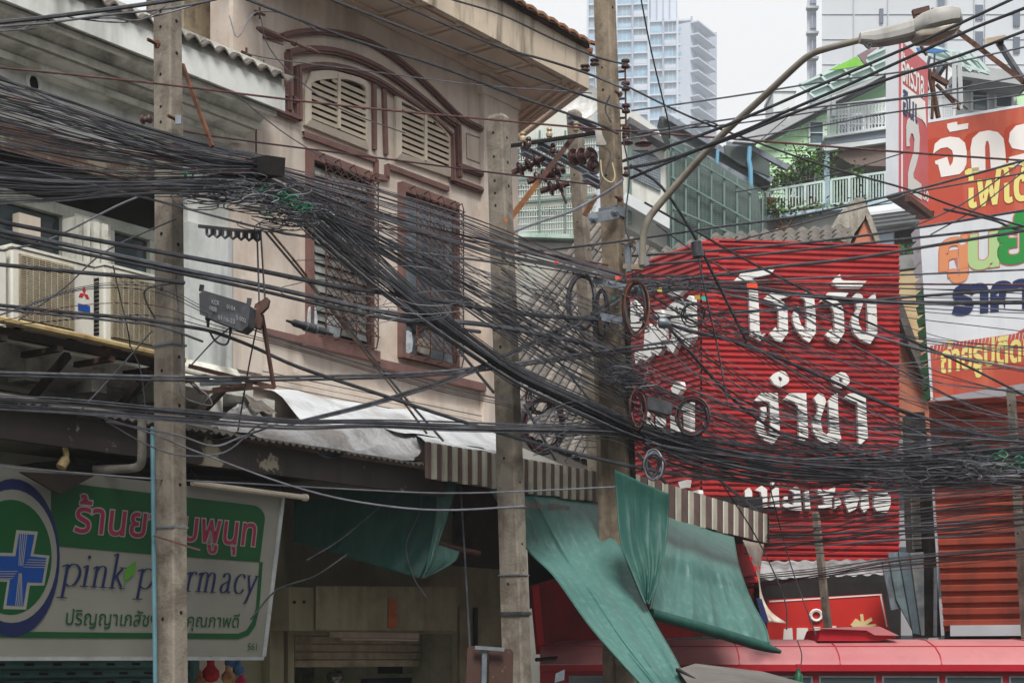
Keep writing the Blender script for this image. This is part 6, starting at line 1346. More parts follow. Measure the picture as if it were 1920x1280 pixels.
dstring((966,322),(1012,300), 3, .075, 16.4, 'leftmost brown disc insulator string by the pink corner'); dstring((998,338),(1050,320), 4, .07, 16.3, 'middle brown disc insulator string behind the rusty brace'); dstring((1022,356),(1058,346), 2, .075, 16.2, 'lowest brown disc insulator string left of the grey pole')
S_ = thing('insulator_string', 'three large brown discs seen nearly face-on left of the tall brown pole', 'insulator string', P(1090,294,15.9))
for k, (x, y) in enumerate(((1074,295),(1090,294),(1106,293),(1110,312))):
    m = MB(); m.tube_prof(P(x,y,15.9), Vector((.55,-.8,.05)).normalized(), [(0,.03),(.01,.075),(.02,.088),(.028,.08),(.02,.06),(.03,.055),(.02,.035),(.06,.02)], 18); m.build('disc', M_porc, S_, smooth=True)
t = MB(); t.prism([P(x,y,Yp3-.16) for x, y in ((1116,240),(1126,236),(1130,255),(1137,268),(1136,272),(1118,272))], (0,.05,0)); t.build('meter_tag_box', mat('pale_grey_box', (176,172,166), .6, (150,140,128), 8), label='small pale grey plastic box strapped to the tall brown pole', cat='box')
for x, y, Yq in ((960,246,15.9),):
    pass
# wall-side spool insulator by the leftmost pole
m = MB(); m.tube_prof(P(264,225,Yp1-.1), Vector((1,-.2,0)).normalized(), [(0,.018),(.008,.032),(.02,.034),(.03,.02),(.05,.02),(.06,.03),(.075,.028),(.085,.012)], 12); m.build('insulator', M_porc, smooth=True, label='dark spool insulator just left of the leftmost pole', cat='insulator')
# street lamp
T = thing('street_lamp', 'grey street lamp on a long curved arm fixed to the tall brown pole', 'street lamp', P(1205,480,Yp3-.2))
YL = Yp3-.25
arm = catmull([P(1204,498,YL),P(1205,450,YL),P(1212,420,YL),P(1226,396,YL),P(1270,345,YL-.1),P(1345,262,YL-.4),P(1430,183,YL-.8),P(1495,122,YL-1.1),P(1520,103,YL-1.2),P(1548,92,YL-1.3),P(1622,73,YL-1.5)], 8)
m = MB(); m.tube(arm, [.038-.011*min(1,k/len(arm)) for k in range(len(arm))], 10); m.build('arm', mat('lamp_arm_paint', (142,136,124), .6, (120,112,100), 5, .45, .6, (92,82,70), .4, 8), T, smooth=True)
for x0, y0, x1, y1, w_, mt in ((1166,452,1200,462,.05,M_conc2),(1168,500,1206,502,.05,M_conc2),(1176,448,1180,510,.05,M_galv),(1196,456,1212,500,.07,M_steel)):
    m = MB(); m.bar(P(x0,y0,YL+.02), P(x1,y1,YL+.01), w_); m.build('mount', mt, T)
def loft(secs, Yc, dep, n=14, half=None):
    rows = []
    for x, yt, yb, wy, dY in secs:
        c = P(x, (yt+yb)/2, Yc+dY); hz = (yb-yt)/2/FPX*Yc; row = []
        for q in range(n):
            a = 2*math.pi*q/n; ca, sa_ = math.cos(a), math.sin(a)
            e_ = .6; row.append(c+Vector((0, wy*math.copysign(abs(ca)**e_, ca), hz*math.copysign(abs(sa_)**e_, sa_))))
        rows.append(row+[row[0]])
    m = MB(); m.grid(rows)
    for r in (rows[0], rows[-1]): m.v += r[:-1]; m.f.append(tuple(range(len(m.v)-n, len(m.v))))
    return m
YH_ = YL-1.55; M_lamp = mat('lamp_shell', (176,174,170), .55, (150,148,144), 5, .45, .65, (104,98,90), .5, 9, .1)
loft([(1612,63,80,.05,0),(1638,58,87,.08,0),(1665,52,84,.09,-.02),(1700,42,77,.10,-.04),(1714,39,72,.11,-.05)], YH_, .1).build('neck', M_lamp, T)
loft([(1710,40,70,.10,-.05),(1722,32,68,.14,-.06),(1745,24,64,.17,-.08),(1775,18,57,.17,-.1),(1792,21,51,.14,-.12),(1801,34,48,.07,-.13),(1804,40,46,.03,-.13)], YH_-.01, .1).build('shell', M_lamp, T, smooth=True)
loft([(1712,66,72,.09,-.05),(1722,62,81,.12,-.06),(1750,58,79,.14,-.08),(1780,52,71,.14,-.1),(1794,48,62,.10,-.12),(1799,45,52,.06,-.13)], YH_-.012, .1).build('lens', mat('lamp_lens', (166,156,142), .25, (140,128,112), 6, bump=0, spec=.6), T, smooth=True)
for (x0,y0,x1,y1,w_) in ((1711,25,1742,17,.045),(1714,24,1716,34,.03),(1738,18,1740,30,.02),(1748,16,1750,24,.02)): m = MB(); m.bar(P(x0,y0,YH_-.1), P(x1,y1,YH_-.1), w_); m.build('rusty_fitting', M_rust if w_ < .04 else M_brownst, T)
m = MB(); m.tube(catmull([P(1620,82,YH_-.1),P(1624,87,YH_-.1),P(1629,90,YH_-.1),P(1634,84,YH_-.1),P(1628,82,YH_-.1),P(1627,88,YH_-.1)],4), .01, 5); m.build('wire_loop', M_black, T)
# sign on a post under the second pole
T = thing('rusty_sign_back', 'rusty dark sign panels with a pale post at the foot of the second pole', 'sign', P(915,1260,13.2))
FZ = Frame(915, 13.2, (1, .25))
for L, mt in (([(876,1214),(884,1210),(903,1212),(903,1330),(872,1330)], M_brownst), ([(917,1216),(958,1216),(963,1222),(960,1330),(917,1330)], M_brownst)): m = MB(); m.poly(FZ, L, 0, -.01); m.build('panel', mat('rusty_panel', (74,52,46), .85, (150,110,84), 14, .62, .7), T)
m = MB(); m.bar(FZ.pt(908,1214,.03), FZ.pt(905,1340,.03), .04); m.build('post', M_galv, T); m = MB(); m.bar(FZ.pt(890,1213,.06), FZ.pt(945,1217,.06), .03); m.build('bracket', M_galv, T)
t = MB(); t.prism([P(1042,1262,14),P(1059,1254,14),P(1058,1274,14),P(1040,1279,14)], (0,.03,0)); t.build('small_plate', M_galv, label='small grey plate on a wire under the red cloth', cat='plate')
# ---------------- cables
def wire(pts, rpx, mt, label=None, group=None, name='cable', seg=5, n=5, dz=0, par=None, cat='cable'):
    q = []
    for p in pts:
        Y = p[2] if len(p) > 2 else D(p[0])+dz
        q.append(P(p[0], p[1], Y))
    if pts[0][0] <= -30: q.insert(0, q[0]+(q[0]-q[1]).normalized()*3.2)
    if pts[-1][0] >= 1950: q.append(q[-1]+(q[-1]-q[-2]).normalized()*3.2)
    c = catmull(q, seg) if len(q) > 2 else [q[0].lerp(q[1], k/8)-Vector((0,0,.0)) for k in range(9)]
    m = MB(); m.tube(c, [rpx*p.y/FPX for p in c], n)
    return m.build(name, mt, par, smooth=True, label=label, group=group, cat=cat if par is None else None)
B_, G_, DG, RW, MW = M_black, M_grey, M_dgrey, M_redw, M_maroonw
gh = 'single cables strung along the street'
HW = [
 ([(-40,46,8.2),(60,36,8.3),(150,25,8.4),(260,10,8.5),(420,-14,8.6)], 4.2, B_, 'thick black cable across the top left corner above the white eaves'),
 ([(-40,53,8.3),(80,44,8.4),(190,30,8.5),(330,14,8.6),(430,-6,8.7)], 2.2, DG, 'dark cable just under the thick one in the top left corner'),
 ([(-40,62,8.4),(40,55,8.4),(95,28,8.4),(150,36,8.5),(230,42,8.5),(300,28,8.6),(420,-6,8.7)], 1.6, DG, 'loose grey cable looping round the thick one in the top left corner'),
 ([(150,36,8.5),(210,34,8.5),(262,38,8.5),(310,12,8.5)], 1.4, DG, 'short stray cable end tucked under the top left cables'),
 ([(448,-6,12),(655,72,13),(817,123,13.9),(957,176,14.5),(1115,231,15),(1160,251,15.1)], 2.6, B_, 'black cable from the top edge passing before both louvred vents to the tall pole'),
 ([(612,-4,12.4),(817,76,13.6),(940,123,14.3),(1096,180,15),(1168,204,15.1)], 2.6, B_, 'black cable crossing the pink eaves panels to the middle of the insulator rack'),
 ([(722,-4,13),(922,83,14.2),(1020,112,14.8),(1098,137,15.1),(1168,165,15.1)], 2.4, B_, 'black cable under the pink fascia to the second spool of the rack'),
 ([(836,-4,13.4),(940,28,14),(1034,72,14.6),(1115,106,15),(1168,120,15.1)], 2, B_, 'black cable along the pink roof edge to the top spool'),
 ([(-40,123,9.6),(150,142,10.2),(320,160,10.8),(640,198,12.2),(940,226,14),(1110,241,15),(1380,261,16),(1660,283,17),(1960,304,18)], 2.0, RW, 'long thin red-brown cable running the whole width above the windows'),
 ([(345,246),(430,260),(700,295),(910,322),(1118,347)], 1.7, MW, 'thin maroon cable over the tops of the grilled windows'),
 ([(-40,170),(150,212),(300,268),(400,292),(490,306)], 2.0, RW, 'red cable highest in the dense left bundle'),
 ([(-40,268),(150,315),(300,350),(470,388),(640,417),(860,448),(1140,497)], 1.9, RW, 'red cable through the middle of the left bundle and past both windows'),
 ([(-40,295),(150,341),(300,378),(487,427),(600,448),(760,470),(960,496)], 2.2, G_, 'grey-red cable lowest of the three slanting ones at the left'),
 ([(160,246),(320,297),(450,335),(640,383),(760,414),(940,458),(1130,500)], 1.7, MW, 'maroon cable from the timber crossarm end to the tall pole'),
 ([(-40,136),(100,180),(200,215),(290,244),(400,275),(490,297)], 3.2, B_, 'thick black cable across the round vent hole of the white house'),
 ([(-40,152),(90,192),(190,222),(290,252),(430,286)], 2.4, B_, 'black cable right under the thick one by the round vent hole'),
 ([(-40,408),(130,441),(336,479),(490,508),(640,538),(800,560),(960,586),(1110,598),(1180,602)], 4.4, B_, 'thick black cable just above the air conditioners'),
 ([(-40,425),(120,458),(336,504),(490,535),(640,568),(780,596),(920,610),(1080,640),(1170,660)], 4.6, DG, 'thickest dark cable pair member crossing the air conditioner tops'),
 ([(-40,434),(120,468),(336,512),(490,545),(640,580),(780,606),(900,622)], 3.4, B_, 'black cable tight under the thickest dark one'),
 ([(-40,492),(120,508),(260,520),(345,530)], 4, B_, 'thick black cable across the fronts of both air conditioners'),
 ([(-40,568),(130,586),(260,598),(350,612),(400,622),(470,648),(560,688),(700,735),(900,800),(1060,845),(1250,886),(1440,906)], 3.6, B_, 'thick black cable from the air conditioner feet sloping down to the striped valance'),
 ([(-40,576),(200,600),(300,612),(380,640)], 2.4, DG, 'dark cable under the thick one at the air conditioner feet'),
 ([(-40,697),(150,702),(330,706),(560,706),(780,699),(922,686),(1100,662),(1260,640)], 2.6, DG, 'straight dark cable pair, upper one, below the air conditioner shelf'),
 ([(-40,703),(150,708),(330,713),(560,712),(780,705),(922,692),(1100,668),(1250,650)], 2.4, B_, 'straight dark cable pair, lower one, below the air conditioner shelf'),
 ([(560,790),(718,749),(887,692),(1000,640),(1100,592),(1160,556)], 2.8, B_, 'black cable rising from the foil roof to the coils on the tall pole'),
 ([(540,797),(718,754),(887,698),(1000,646),(1105,598),(1165,560)], 2.2, DG, 'dark cable alongside the one rising from the foil roof'),
 ([(-40,872,10.5),(120,884,10.8),(285,897,11),(460,906,11.6),(640,916,12.3),(823,924,13.3),(970,921,14.1),(1160,912,15)], 1.5, G_, 'thin grey wire crossing the top of the pharmacy sign'),
 ([(150,770),(281,811),(375,849),(551,912),(680,942),(823,956),(981,949)], 1.9, G_, 'grey wire falling from the left cable band to the second pole'),
 ([(180,775),(250,820),(330,852),(420,848),(480,800),(520,788)], 1.6, DG, 'looped wire dipping below the corrugated awning edge right of the first pole'),
 ([(200,790),(330,815),(400,836),(450,820),(520,795)], 2.0, G_, 'slack grey wire sagging on the corrugated awning edge'),
 ([(484,600,11.2),(466,690,11.3),(446,808,11.4)], 1.6, B_, 'black cord hanging from the hook clamp to the awning'),
 ([(482,437,11.4),(484,500,11.3),(486,568,11.1)], 1.8, B_, 'left one of two black cords under the clip rack'),
 ([(489,437,11.4),(494,520,11.3),(497,560,11.1)], 1.8, B_, 'right one of two black cords under the clip rack'),
 ([(497,434,11.5),(570,520,12),(640,600,12.4),(700,672,12.8),(755,740,13.1),(831,826,13.6)], 2.4, mat('guy_grey', (132,140,150), .5, (104,112,124), 5, bump=0), 'grey guy pipe slanting down across the first grilled window'),
 ([(505,432,11.45),(565,505,11.9),(628,590,12.3),(690,668,12.7),(750,744,13),(800,812,13.4)], 2.3, mat('guy_rust', (142,96,66), .8, (176,160,140), 5, .45, .55, bump=0), 'rusty guy pipe twisted with the grey one across the first grilled window'),
 ([(859,655,14),(926,736,14.4)], 3, G_, 'short grey guy rod left of the second pole under the main bundle'),
 ([(962,571,15),(1045,674,15.6),(1128,777,16.2)], 2.4, G_, 'grey guy rod in front of the tiled roof'),
 ([(982,757,15.2),(1042,862,15.6)], 3, G_, 'grey rod standing on the striped valance right of the second pole'),
 ([(1194,850,15.4),(1248,905,15.8)], 3.6, M_galv, 'short pale steel rod at the top of the dark tarpaulin'),
 ([(1325,880,16.4),(1418,956,17)], 3, M_galv, 'pale steel rod ending on the right part of the striped valance'),
 ([(985,272,15.6),(1040,480,15.6)], 0.1, G_, None),
 ([(940,475,14.2),(1043,467,15),(1200,447,15.2),(1350,425,15.6),(1480,408,16),(1600,383,16.4),(1740,350,17),(1960,290,17.5)], 2.2, B_, 'black cable from the second pole rising over the red hoarding to the right edge'),
 ([(1180,480),(1380,467),(1555,450),(1740,424),(1960,388)], 2.4, B_, 'upper of two straight cables over the top of the red hoarding'),
 ([(1180,500),(1380,482),(1660,452),(1960,420)], 2.4, B_, 'lower of two straight cables over the top of the red hoarding'),
 ([(1200,535),(1380,511),(1460,500),(1600,485),(1740,462),(1960,426)], 3, B_, 'thick cable touching the first big white letter'),
 ([(1200,545),(1380,538),(1500,552),(1630,564),(1760,568),(1960,566)], 4.2, B_, 'thickest black cable crossing the first row of white letters'),
 ([(1195,530),(1380,528),(1550,520),(1724,514),(1960,504)], 1.8, DG, 'thin dark cable over the first row of white letters, upper one'),
 ([(1195,534),(1380,531),(1600,532),(1960,534)], 1.8, RW, 'thin red-brown cable over the first row of white letters'),
 ([(1200,600),(1290,592),(1380,585),(1505,577),(1724,555),(1960,541)], 2.6, B_, 'black cable crossing the stems of the first row of white letters'),
 ([(1165,157,15.2),(1300,222,15.4),(1427,270,15.8),(1549,312,16.4),(1705,356,17.2),(1800,390,17.5),(1960,436,18)], 2.0, B_, 'black cable from the insulator rack down past the green house balcony'),
 ([(1209,380),(1290,425),(1380,477),(1505,542),(1630,605),(1767,664),(1880,720),(1960,762)], 2.4, B_, 'black cable slanting from the lamp arm across both signs to the lower right'),
 ([(1230,420),(1300,470),(1420,540),(1560,625),(1700,700),(1820,760),(1960,800)], 1.8, DG, 'thin dark cable slanting below the one from the lamp arm'),
 ([(1250,520),(1330,545),(1500,583),(1642,630),(1767,664),(1960,700)], 2.4, G_, 'pale grey cable slanting across the white letters'),
 ([(1240,600),(1290,620),(1380,640),(1505,690),(1661,758),(1800,803),(1960,840)], 3.6, B_, 'thick black cable from the grey clamp ball to the lower right'),
 ([(1246,604),(1320,690),(1400,770),(1500,830),(1640,880)], 3.2, B_, 'thick black cable plunging from the grey clamp ball to the dense mass'),
 ([(1168,302,15.1),(1290,262,14.4),(1402,219,13.8),(1560,150,12.8),(1720,81,11.8),(1930,-16,10.6)], 3.2, B_, 'thick cable rising from the tall pole to the top right corner, upper one'),
 ([(1171,316,15.1),(1250,300,14.6),(1380,252,14),(1480,207,13.4),(1600,155,12.6),(1808,61,11.4),(1960,0,10.6)], 3.2, B_, 'thick cable rising from the tall pole to the top right corner, middle one'),
 ([(1180,335,15.1),(1300,285,14.6),(1380,256,14.2),(1480,215,13.8),(1661,150,12.8),(1800,104,12),(1960,44,11.2)], 3.0, B_, 'thick cable rising from the tall pole to the top right corner, lower one'),
 ([(1184,208,15.1),(1380,180,15.4),(1549,153,15.8),(1736,128,16.2),(1960,80,16.6)], 1.7, DG, 'thin straight cable over the green triangular banner'),
 ([(1195,250,15.2),(1380,222,15.6),(1542,200,16),(1720,180,16.5),(1960,134,17)], 1.7, DG, 'thin straight cable over the ornate balcony railing'),
 ([(1190,246,15.2),(1380,232,15.6),(1660,190,16.4),(1960,156,17)], 1.5, DG, 'thin cable just under the balcony one'),
 ([(1380,262,15.8),(1560,232,16.2),(1667,212,16.5),(1960,172,17)], 1.6, DG, 'thin cable crossing the navy print of the column sign'),
 ([(1201,-6,14),(1222,100,14.6),(1252,225,15.2),(1256,260,15.3)], 1.5, B_, 'thin cable dropping from the top edge in front of the glass tower'),
 ([(1170,262,15),(1300,238,15.4),(1320,226,15.4),(1345,234,15.5)], 1.6, DG, 'short thin cable in front of the dark gable'),
 ([(1380,452),(1500,420),(1660,378),(1730,358),(1960,318)], 1.5, B_, 'thin cable rising under the numeral two of the column sign'),
 ([(1700,430),(1800,385),(1880,330),(1960,270)], 1.4, B_, 'thin wavy cable climbing over the orange banner, left one'),
 ([(1745,440),(1830,392),(1890,345),(1960,290)], 1.3, B_, 'thin wavy cable climbing over the orange banner, right one'),
 ([(1770,392),(1860,412),(1900,428),(1960,440)], 2.6, B_, 'dark cable end across the top of the white banner'),
 ([(1380,360),(1550,330),(1700,285)], 1.2, B_, 'thin sagging wire in front of the porch of the green house'),
 ([(1305,440,15.2),(1306,455,15.2)], 2, B_, None),
 ([(1310,484,15.2),(1325,560,15.4),(1345,650,15.8),(1365,760,16)], 1.6, DG, 'thin drop wire under the small black cylinder box'),
 ([(1168,260,15),(1180,330,15),(1172,420,15),(1190,470,15)], 1.5, B_, 'loose black wire down the right side of the tall pole'),
 ([(1143,180,15),(1135,205,15),(1146,230,15)], 1.6, B_, 'short looping wire on the face of the tall pole'),
 ([(1128,272,14.9),(1145,290,14.9),(1128,340,14.9),(1118,355,14.9)], 1.2, B_, 'thin wire below the pale grey plastic box'),
 ([(1148,305,14.9),(1153,330,14.9),(1146,342,14.9),(1130,330,14.9),(1126,300,14.9)], 1.3, mat('cream_wire', (190,176,140), .5, flat=True), 'cream wire loop on the face of the tall pole'),
 ([(1182,310,15),(1240,350,15.2),(1300,440,15.4),(1340,520,15.8),(1400,640,16.2)], 3, B_, 'thick black cable falling from the tall pole across the lamp arm'),
 ([(940,445,14.3),(1000,420,14.6),(1080,392,15),(1160,345,15.1),(1166,330,15.1)], 2.6, G_, 'pale grey service cable rising from the pink corner to the tall pole'),
 ([(575,1050,13),(640,1010,13.4),(700,960,13.8),(752,915,14)], 1.5, B_, 'black wire in front of the sagging dark tarpaulin'),
 ([(470,1160,12.6),(520,1105,12.8),(590,1080,13),(650,1040,13.2)], 1.8, B_, 'black wire rising from the end of the pharmacy sign'),
 ([(863,905,14.6),(872,1050,14.6),(878,1160,14.5),(882,1230,14.4)], 2.0, DG, 'straight dark rope hanging down to the rusty sign panels'),
 ([(790,900,14.4),(786,960,14.4),(762,1020,14.3),(775,1080,14.3),(800,1120,14.3)], 1.3, DG, 'thin wavy wire hanging over the dark tarpaulin'),
 ([(1435,880,17),(1480,1050,17),(1530,1190,16.8)], 1.2, B_, 'thin rope from the valance end to the bus roof'),
 ([(1350,900,16.6),(1420,1010,16.8),(1470,1120,16.8),(1475,1180,16.8)], 1.4, B_, 'thin rope beside the torn white banner'),
 ([(1225,1203,15.2),(1240,1230,15.2),(1243,1262,15.2)], 1.0, B_, 'thin cord dangling from the rolled hem, left one'),
 ([(1495,1200,16.6),(1503,1225,16.6),(1502,1245,16.6)], 1.1, B_, 'thin cord dangling right of the rolled hem'),
 ([(985,965,14.2),(998,975,14.2),(1003,1000,14.2),(1010,1015,14.2)], 1.2, B_, 'small curled wire end on the pale tarpaulin by the second pole'),
 ([(430,30,12.6),(445,70,12.5),(470,32,12.6),(490,22,12.7),(540,28,13),(600,60,13.2)], 1.2, DG, 'thin curled wire between the wall anchors and the turnbuckle'),
 ([(487,25,12.7),(505,90,12.8),(560,150,13),(640,205,13.4),(760,250,14)], 1.1, DG, 'thin wire from the upper anchor across the left louvred vent'),
 ([(462,101,12.6),(520,112,12.9),(700,135,13.8),(900,160,15),(1110,175,16)], 1.1, DG, 'thin wire from the lower anchor across the arch to the eaves'),
 ([(445,178,12.5),(500,225,12.8),(572,275,13.2),(720,360,14)], 1.2, DG, 'thin wire slanting from the white eaves to the second grilled window'),
 ([(240,640,10.8),(250,660,10.8),(265,700,10.9),(275,790,11)], 1.3, DG, 'thin twisted wire hanging under the right air conditioner'),
 ([(212,498,10.7),(226,560,10.7),(240,620,10.7),(244,650,10.8)], 1.4, B_, 'twisted black wire across the brown air conditioner grille'),
 ([(0,470,10),(90,450,10.3),(215,388,10.7),(262,368,10.9)], 1.8, G_, 'grey stray wire crossing upward over the left air conditioner'),
 ([(35,600,10.2),(120,540,10.5),(200,470,10.7),(330,410,11)], 1.6, DG, 'dark stray wire crossing upward between the air conditioners'),
 ([(150,770,10.7),(215,700,10.9),(285,620,11)], 1.6, DG, 'dark stray wire rising to the first pole from the left band'),
 ([(358,685,11),(400,640,11.1),(430,615,11.1)], 1.4, B_, 'short wire under the terminal box'),
 ([(332,500,10.8),(330,540,10.8),(340,610,10.8),(343,700,10.8)], 1.8, DG, 'dark cable running down the face of the leftmost pole'),
 ([(335,715,10.8),(345,745,10.8),(395,760,10.9),(388,740,10.9),(360,720,10.9)], 1.5, DG, 'loop of wire at the waist of the leftmost pole'),
 ([(292,600,10.7),(272,560,10.7),(278,540,10.7),(330,530,10.8)], 2, B_, 'black loop of cable left of the leftmost pole'),
 ([(392,620,11),(405,640,11),(425,645,11),(433,620,11)], 2, B_, 'small black cable loop under the terminal box'),
]
for w_ in HW:
    if w_[3]: wire(w_[0], w_[1], w_[2], w_[3], gh, n=6)
# bundles: single cables are objects, the dense filling of each bundle is one mass
MIX = [B_]*7+[DG]*6+[G_]*4+[RW]+[MW]
def ordn(k): return '%d%s' % (k, 'th' if 10 <= k % 100 <= 20 else {1:'st',2:'nd',3:'rd'}.get(k % 10, 'th'))
def bundle(guide, n_ind, n_fill, label, group, seed, r0=.9, r1=1.6, mix=MIX, cross=.3, dj=.14, mass=None, ref=None):
    r_ = random.Random(seed); N = len(guide)
    def path():
        u = r_.uniform(-1, 1); v = u*(1-cross)+r_.uniform(-1, 1)*cross; ph = r_.random()*6; am = r_.uniform(0, .16); q = []; dy = r_.uniform(-dj, dj)
        for k, g in enumerate(guide):
            x, y, h = g[:3]; t = k/(N-1); u2 = u+(v-u)*t+am*math.sin(ph+t*7)+r_.gauss(0, .02)
            q.append((x, y+h*u2, (g[3] if len(g) > 3 else D(x))+dy))
        return q
    ps = [path() for k in range(n_ind)]
    if not n_fill: ps.sort(key=lambda p: p[N//2 if ref is None else ref][1])
    for k, p in enumerate(ps): wire(p, r_.uniform(r0, r1)*.82, r_.choice(mix), label if n_fill else ordn(k+1)+' from the top of the '+label, group, seg=4, n=5)
    if n_fill:
        for mt, fr_ in ((B_, .55), (DG, .45)):
            m = MB()
            for k in range(int(n_fill*fr_)):
                pp = path(); q = [P(*p) for p in pp]
                if pp[0][0] <= -30: q.insert(0, q[0]+(q[0]-q[1]).normalized()*3.2)
                if pp[-1][0] >= 1950: q.append(q[-1]+(q[-1]-q[-2]).normalized()*3.2)
                c = catmull(q, 4); rr = r_.uniform(r0, r1)*.8; m.tube(c, [rr*p.y/FPX for p in c], 4, cap=False)
            m.build('cable_mass', mt, smooth=True, label=(mass or label)+(', black part' if mt is B_ else ', grey part'), cat='cable mass', kind='stuff')
bundle([(-40,228,98),(150,272,78),(300,300,58),(400,311,40),(492,314,18)], 22, 38, 'thin dark cable in the dense sheaf between the left edge and the timber crossarm end', 'cables of the dense left sheaf', 11, .9, 1.8, cross=.5, mass='dense sheaf of cables entering from the left edge', mix=[B_]*8+[DG]*5+[G_]*5+[RW]*2)
bundle([(-40,352,34),(100,356,28),(220,352,22),(330,350,20),(440,352,26),(520,372,30)], 6, 26, 'thin dark cable along the underside of the left sheaf', 'cables under the left sheaf', 12, cross=.8, mass='dark underside of the left cable sheaf')
bundle([(470,335,28),(540,372,36),(600,420,46),(700,508,40),(800,588,28),(900,660,24),(980,711,25),(1100,768,28),(1200,812,26),(1350,858,38),(1500,882,44),(1700,886,50),(1960,872,56)], 20, 44, 'dark cable of the main bundle sagging from the timber crossarm end to the lower right', 'cables of the main sagging bundle', 13, 1.0, 1.7, cross=.45, mass='main sagging cable bundle', mix=[B_]*8+[DG]*5+[G_]*3)
bundle([(515,322,12),(600,352,24),(700,384,36),(850,432,40),(940,462,36),(1050,492,20),(1170,522,10)], 26, 0, 'straight cable fan between timber crossarm end and tall pole', 'cables of the upper fan', 14, 1.0, 1.5, cross=.1, ref=3, mix=[B_]*4+[DG]*3+[G_]*5+[RW]*2+[MW])
bundle([(520,352,24),(640,400,32),(760,462,48),(860,520,62),(950,568,76),(1060,630,84),(1180,692,80),(1320,760,70),(1500,820,55),(1700,858,50),(1960,850,60)], 28, 0, 'loose cable web spreading from the left window', 'cables of the loose middle web', 15, .9, 1.5, cross=.6, ref=4)
bundle([(560,380,24),(680,430,34),(820,500,50),(950,575,65),(1080,640,70),(1180,700,50)], 12, 0, 'cables slanting before the second window', 'cables before the second window', 25, .9, 1.5, cross=.6, ref=2)
bundle([(1185,540,35),(1290,620,75),(1420,700,95),(1600,785,85),(1800,846,60),(1960,868,60)], 20, 0, 'cable fan over the red hoarding', 'cables fanning over the red hoarding', 16, .9, 1.4, cross=.45, ref=2)
bundle([(1290,1005,50,24),(1440,984,56,21.7),(1545,978,62,19.9),(1640,966,64,19.4),(1800,952,68,19),(1960,936,72,18.8)], 32, 0, 'level cables low over the red hoarding', 'level cables at the right', 17, .9, 1.9, cross=.3, ref=1, mix=[B_]*8+[DG]*6+[G_]*5+[RW]*2)
bundle([(1290,1108,24,24),(1440,1088,24,21.7),(1545,1074,22,19.9),(1700,1052,24,19.2),(1960,1030,26,18.8)], 8, 0, 'level cables before the grey shop canopy', 'cables over the grey canopy', 18, .9, 1.5, cross=.4)
bundle([(1210,838,24),(1330,866,42),(1470,882,52),(1620,880,56),(1800,866,58),(1960,856,62)], 10, 20, 'dark cable in the dense tangle under the second row of white letters', 'cables of the dense right tangle', 19, .9, 1.6, cross=.9, mass='dense right tangle of cables')
bundle([(1180,690,60),(1300,735,60),(1500,785,50),(1700,812,45),(1960,826,45)], 11, 0, 'cables crossing the second row of white letters', 'cables over the second row of letters', 20, .9, 1.4, cross=.7, ref=2)
bundle([(-40,754,13),(120,762,14),(290,775,13),(420,785,13),(560,795,11),(700,793,9),(850,799,11),(1000,804,9),(1160,810,10),(1280,832,16)], 10, 8, 'dark cable of the band lying along the awning edge', 'cables of the lower band', 21, 1.2, 2.1, cross=.8, mass='lower band of cables along the awning edge', mix=[B_]*5+[DG]*4)
bundle([(1190,518,8),(1300,522,12),(1400,535,16),(1560,545,26),(1760,555,36),(1960,560,44)], 7, 0, 'level cables over the first row of letters', 'level cables over the first row of letters', 22, .9, 1.4)
bundle([(1240,640,8),(1380,610,25),(1600,600,40),(1760,620,50),(1960,640,60)], 5, 0, 'thin cables below the first row of letters', 'cables below the first row of letters', 23, .9, 1.3)
bundle([(940,540,70),(1040,610,90),(1100,660,80),(1180,720,60),(1250,780,50)], 0, 12, 'thicket of cables left of the tall pole', None, 24, .7, 1.2, cross=1.0)
bundle([(1000,820,40),(1080,790,50),(1160,800,40),(1240,850,30),(1330,880,24)], 0, 16, 'tangle above the striped valance', None, 26, .7, 1.2, cross=1.0)
bundle([(-40,608,8),(150,560,40),(290,560,40),(400,600,25),(560,650,12),(800,720,10),(960,755,10)], 5, 0, 'thin cables crossing the air conditioner fronts', 'thin cables over the air conditioners', 27, .9, 1.3, ref=1)
bundle([(1190,560,30),(1320,575,60),(1480,620,90),(1650,680,100),(1800,720,110),(1960,750,120)], 18, 0, 'fine cables across the letters of the red hoarding', 'fine cables over the red hoarding', 31, .7, 1.1, cross=.9, ref=2)
bundle([(560,380,20),(700,440,50),(820,480,80),(950,540,110),(1060,600,110),(1180,650,90)], 0, 15, 'web of fine wires between the windows and the tall pole', None, 32, .6, .95, cross=.9)
bundle([(-40,180,30),(100,215,34),(250,255,30),(380,285,20),(500,305,12)], 0, 16, 'fine wires over the top of the left sheaf', None, 33, .7, 1.1, cross=.8)
# coils, tangles, tags and small boxes
def coil(x, y, rx, ry, n, mats, rpx, label, Y, seed, spread=4):
    r_ = random.Random(seed); T = thing('cable_coil', label, 'cable coil', P(x, y+ry, Y))
    for k in range(n):
        a = rx+r_.uniform(-spread, spread); b = ry+r_.uniform(-spread, spread); cx_, cy_ = x+r_.uniform(-2,2), y+r_.uniform(-3,3); pts = []
        for q in range(25):
            t = 2*math.pi*q/24; pts.append(P(cx_+a*math.cos(t), cy_+b*math.sin(t), Y+.06*math.sin(t+k)+k*.006))
        m = MB(); m.tube(pts, rpx*Y/FPX, 5, cap=False); m.build('turn', mats[k % len(mats)], T, smooth=True)
    for t in (.6, 3.6):
        m = MB(); m.tube([P(x+(rx-7)*math.cos(t), y+(ry-7)*math.sin(t), Y-.03), P(x+(rx+8)*math.cos(t), y+(ry+8)*math.sin(t), Y-.03)], .012, 5); m.build('tie', M_black, T)
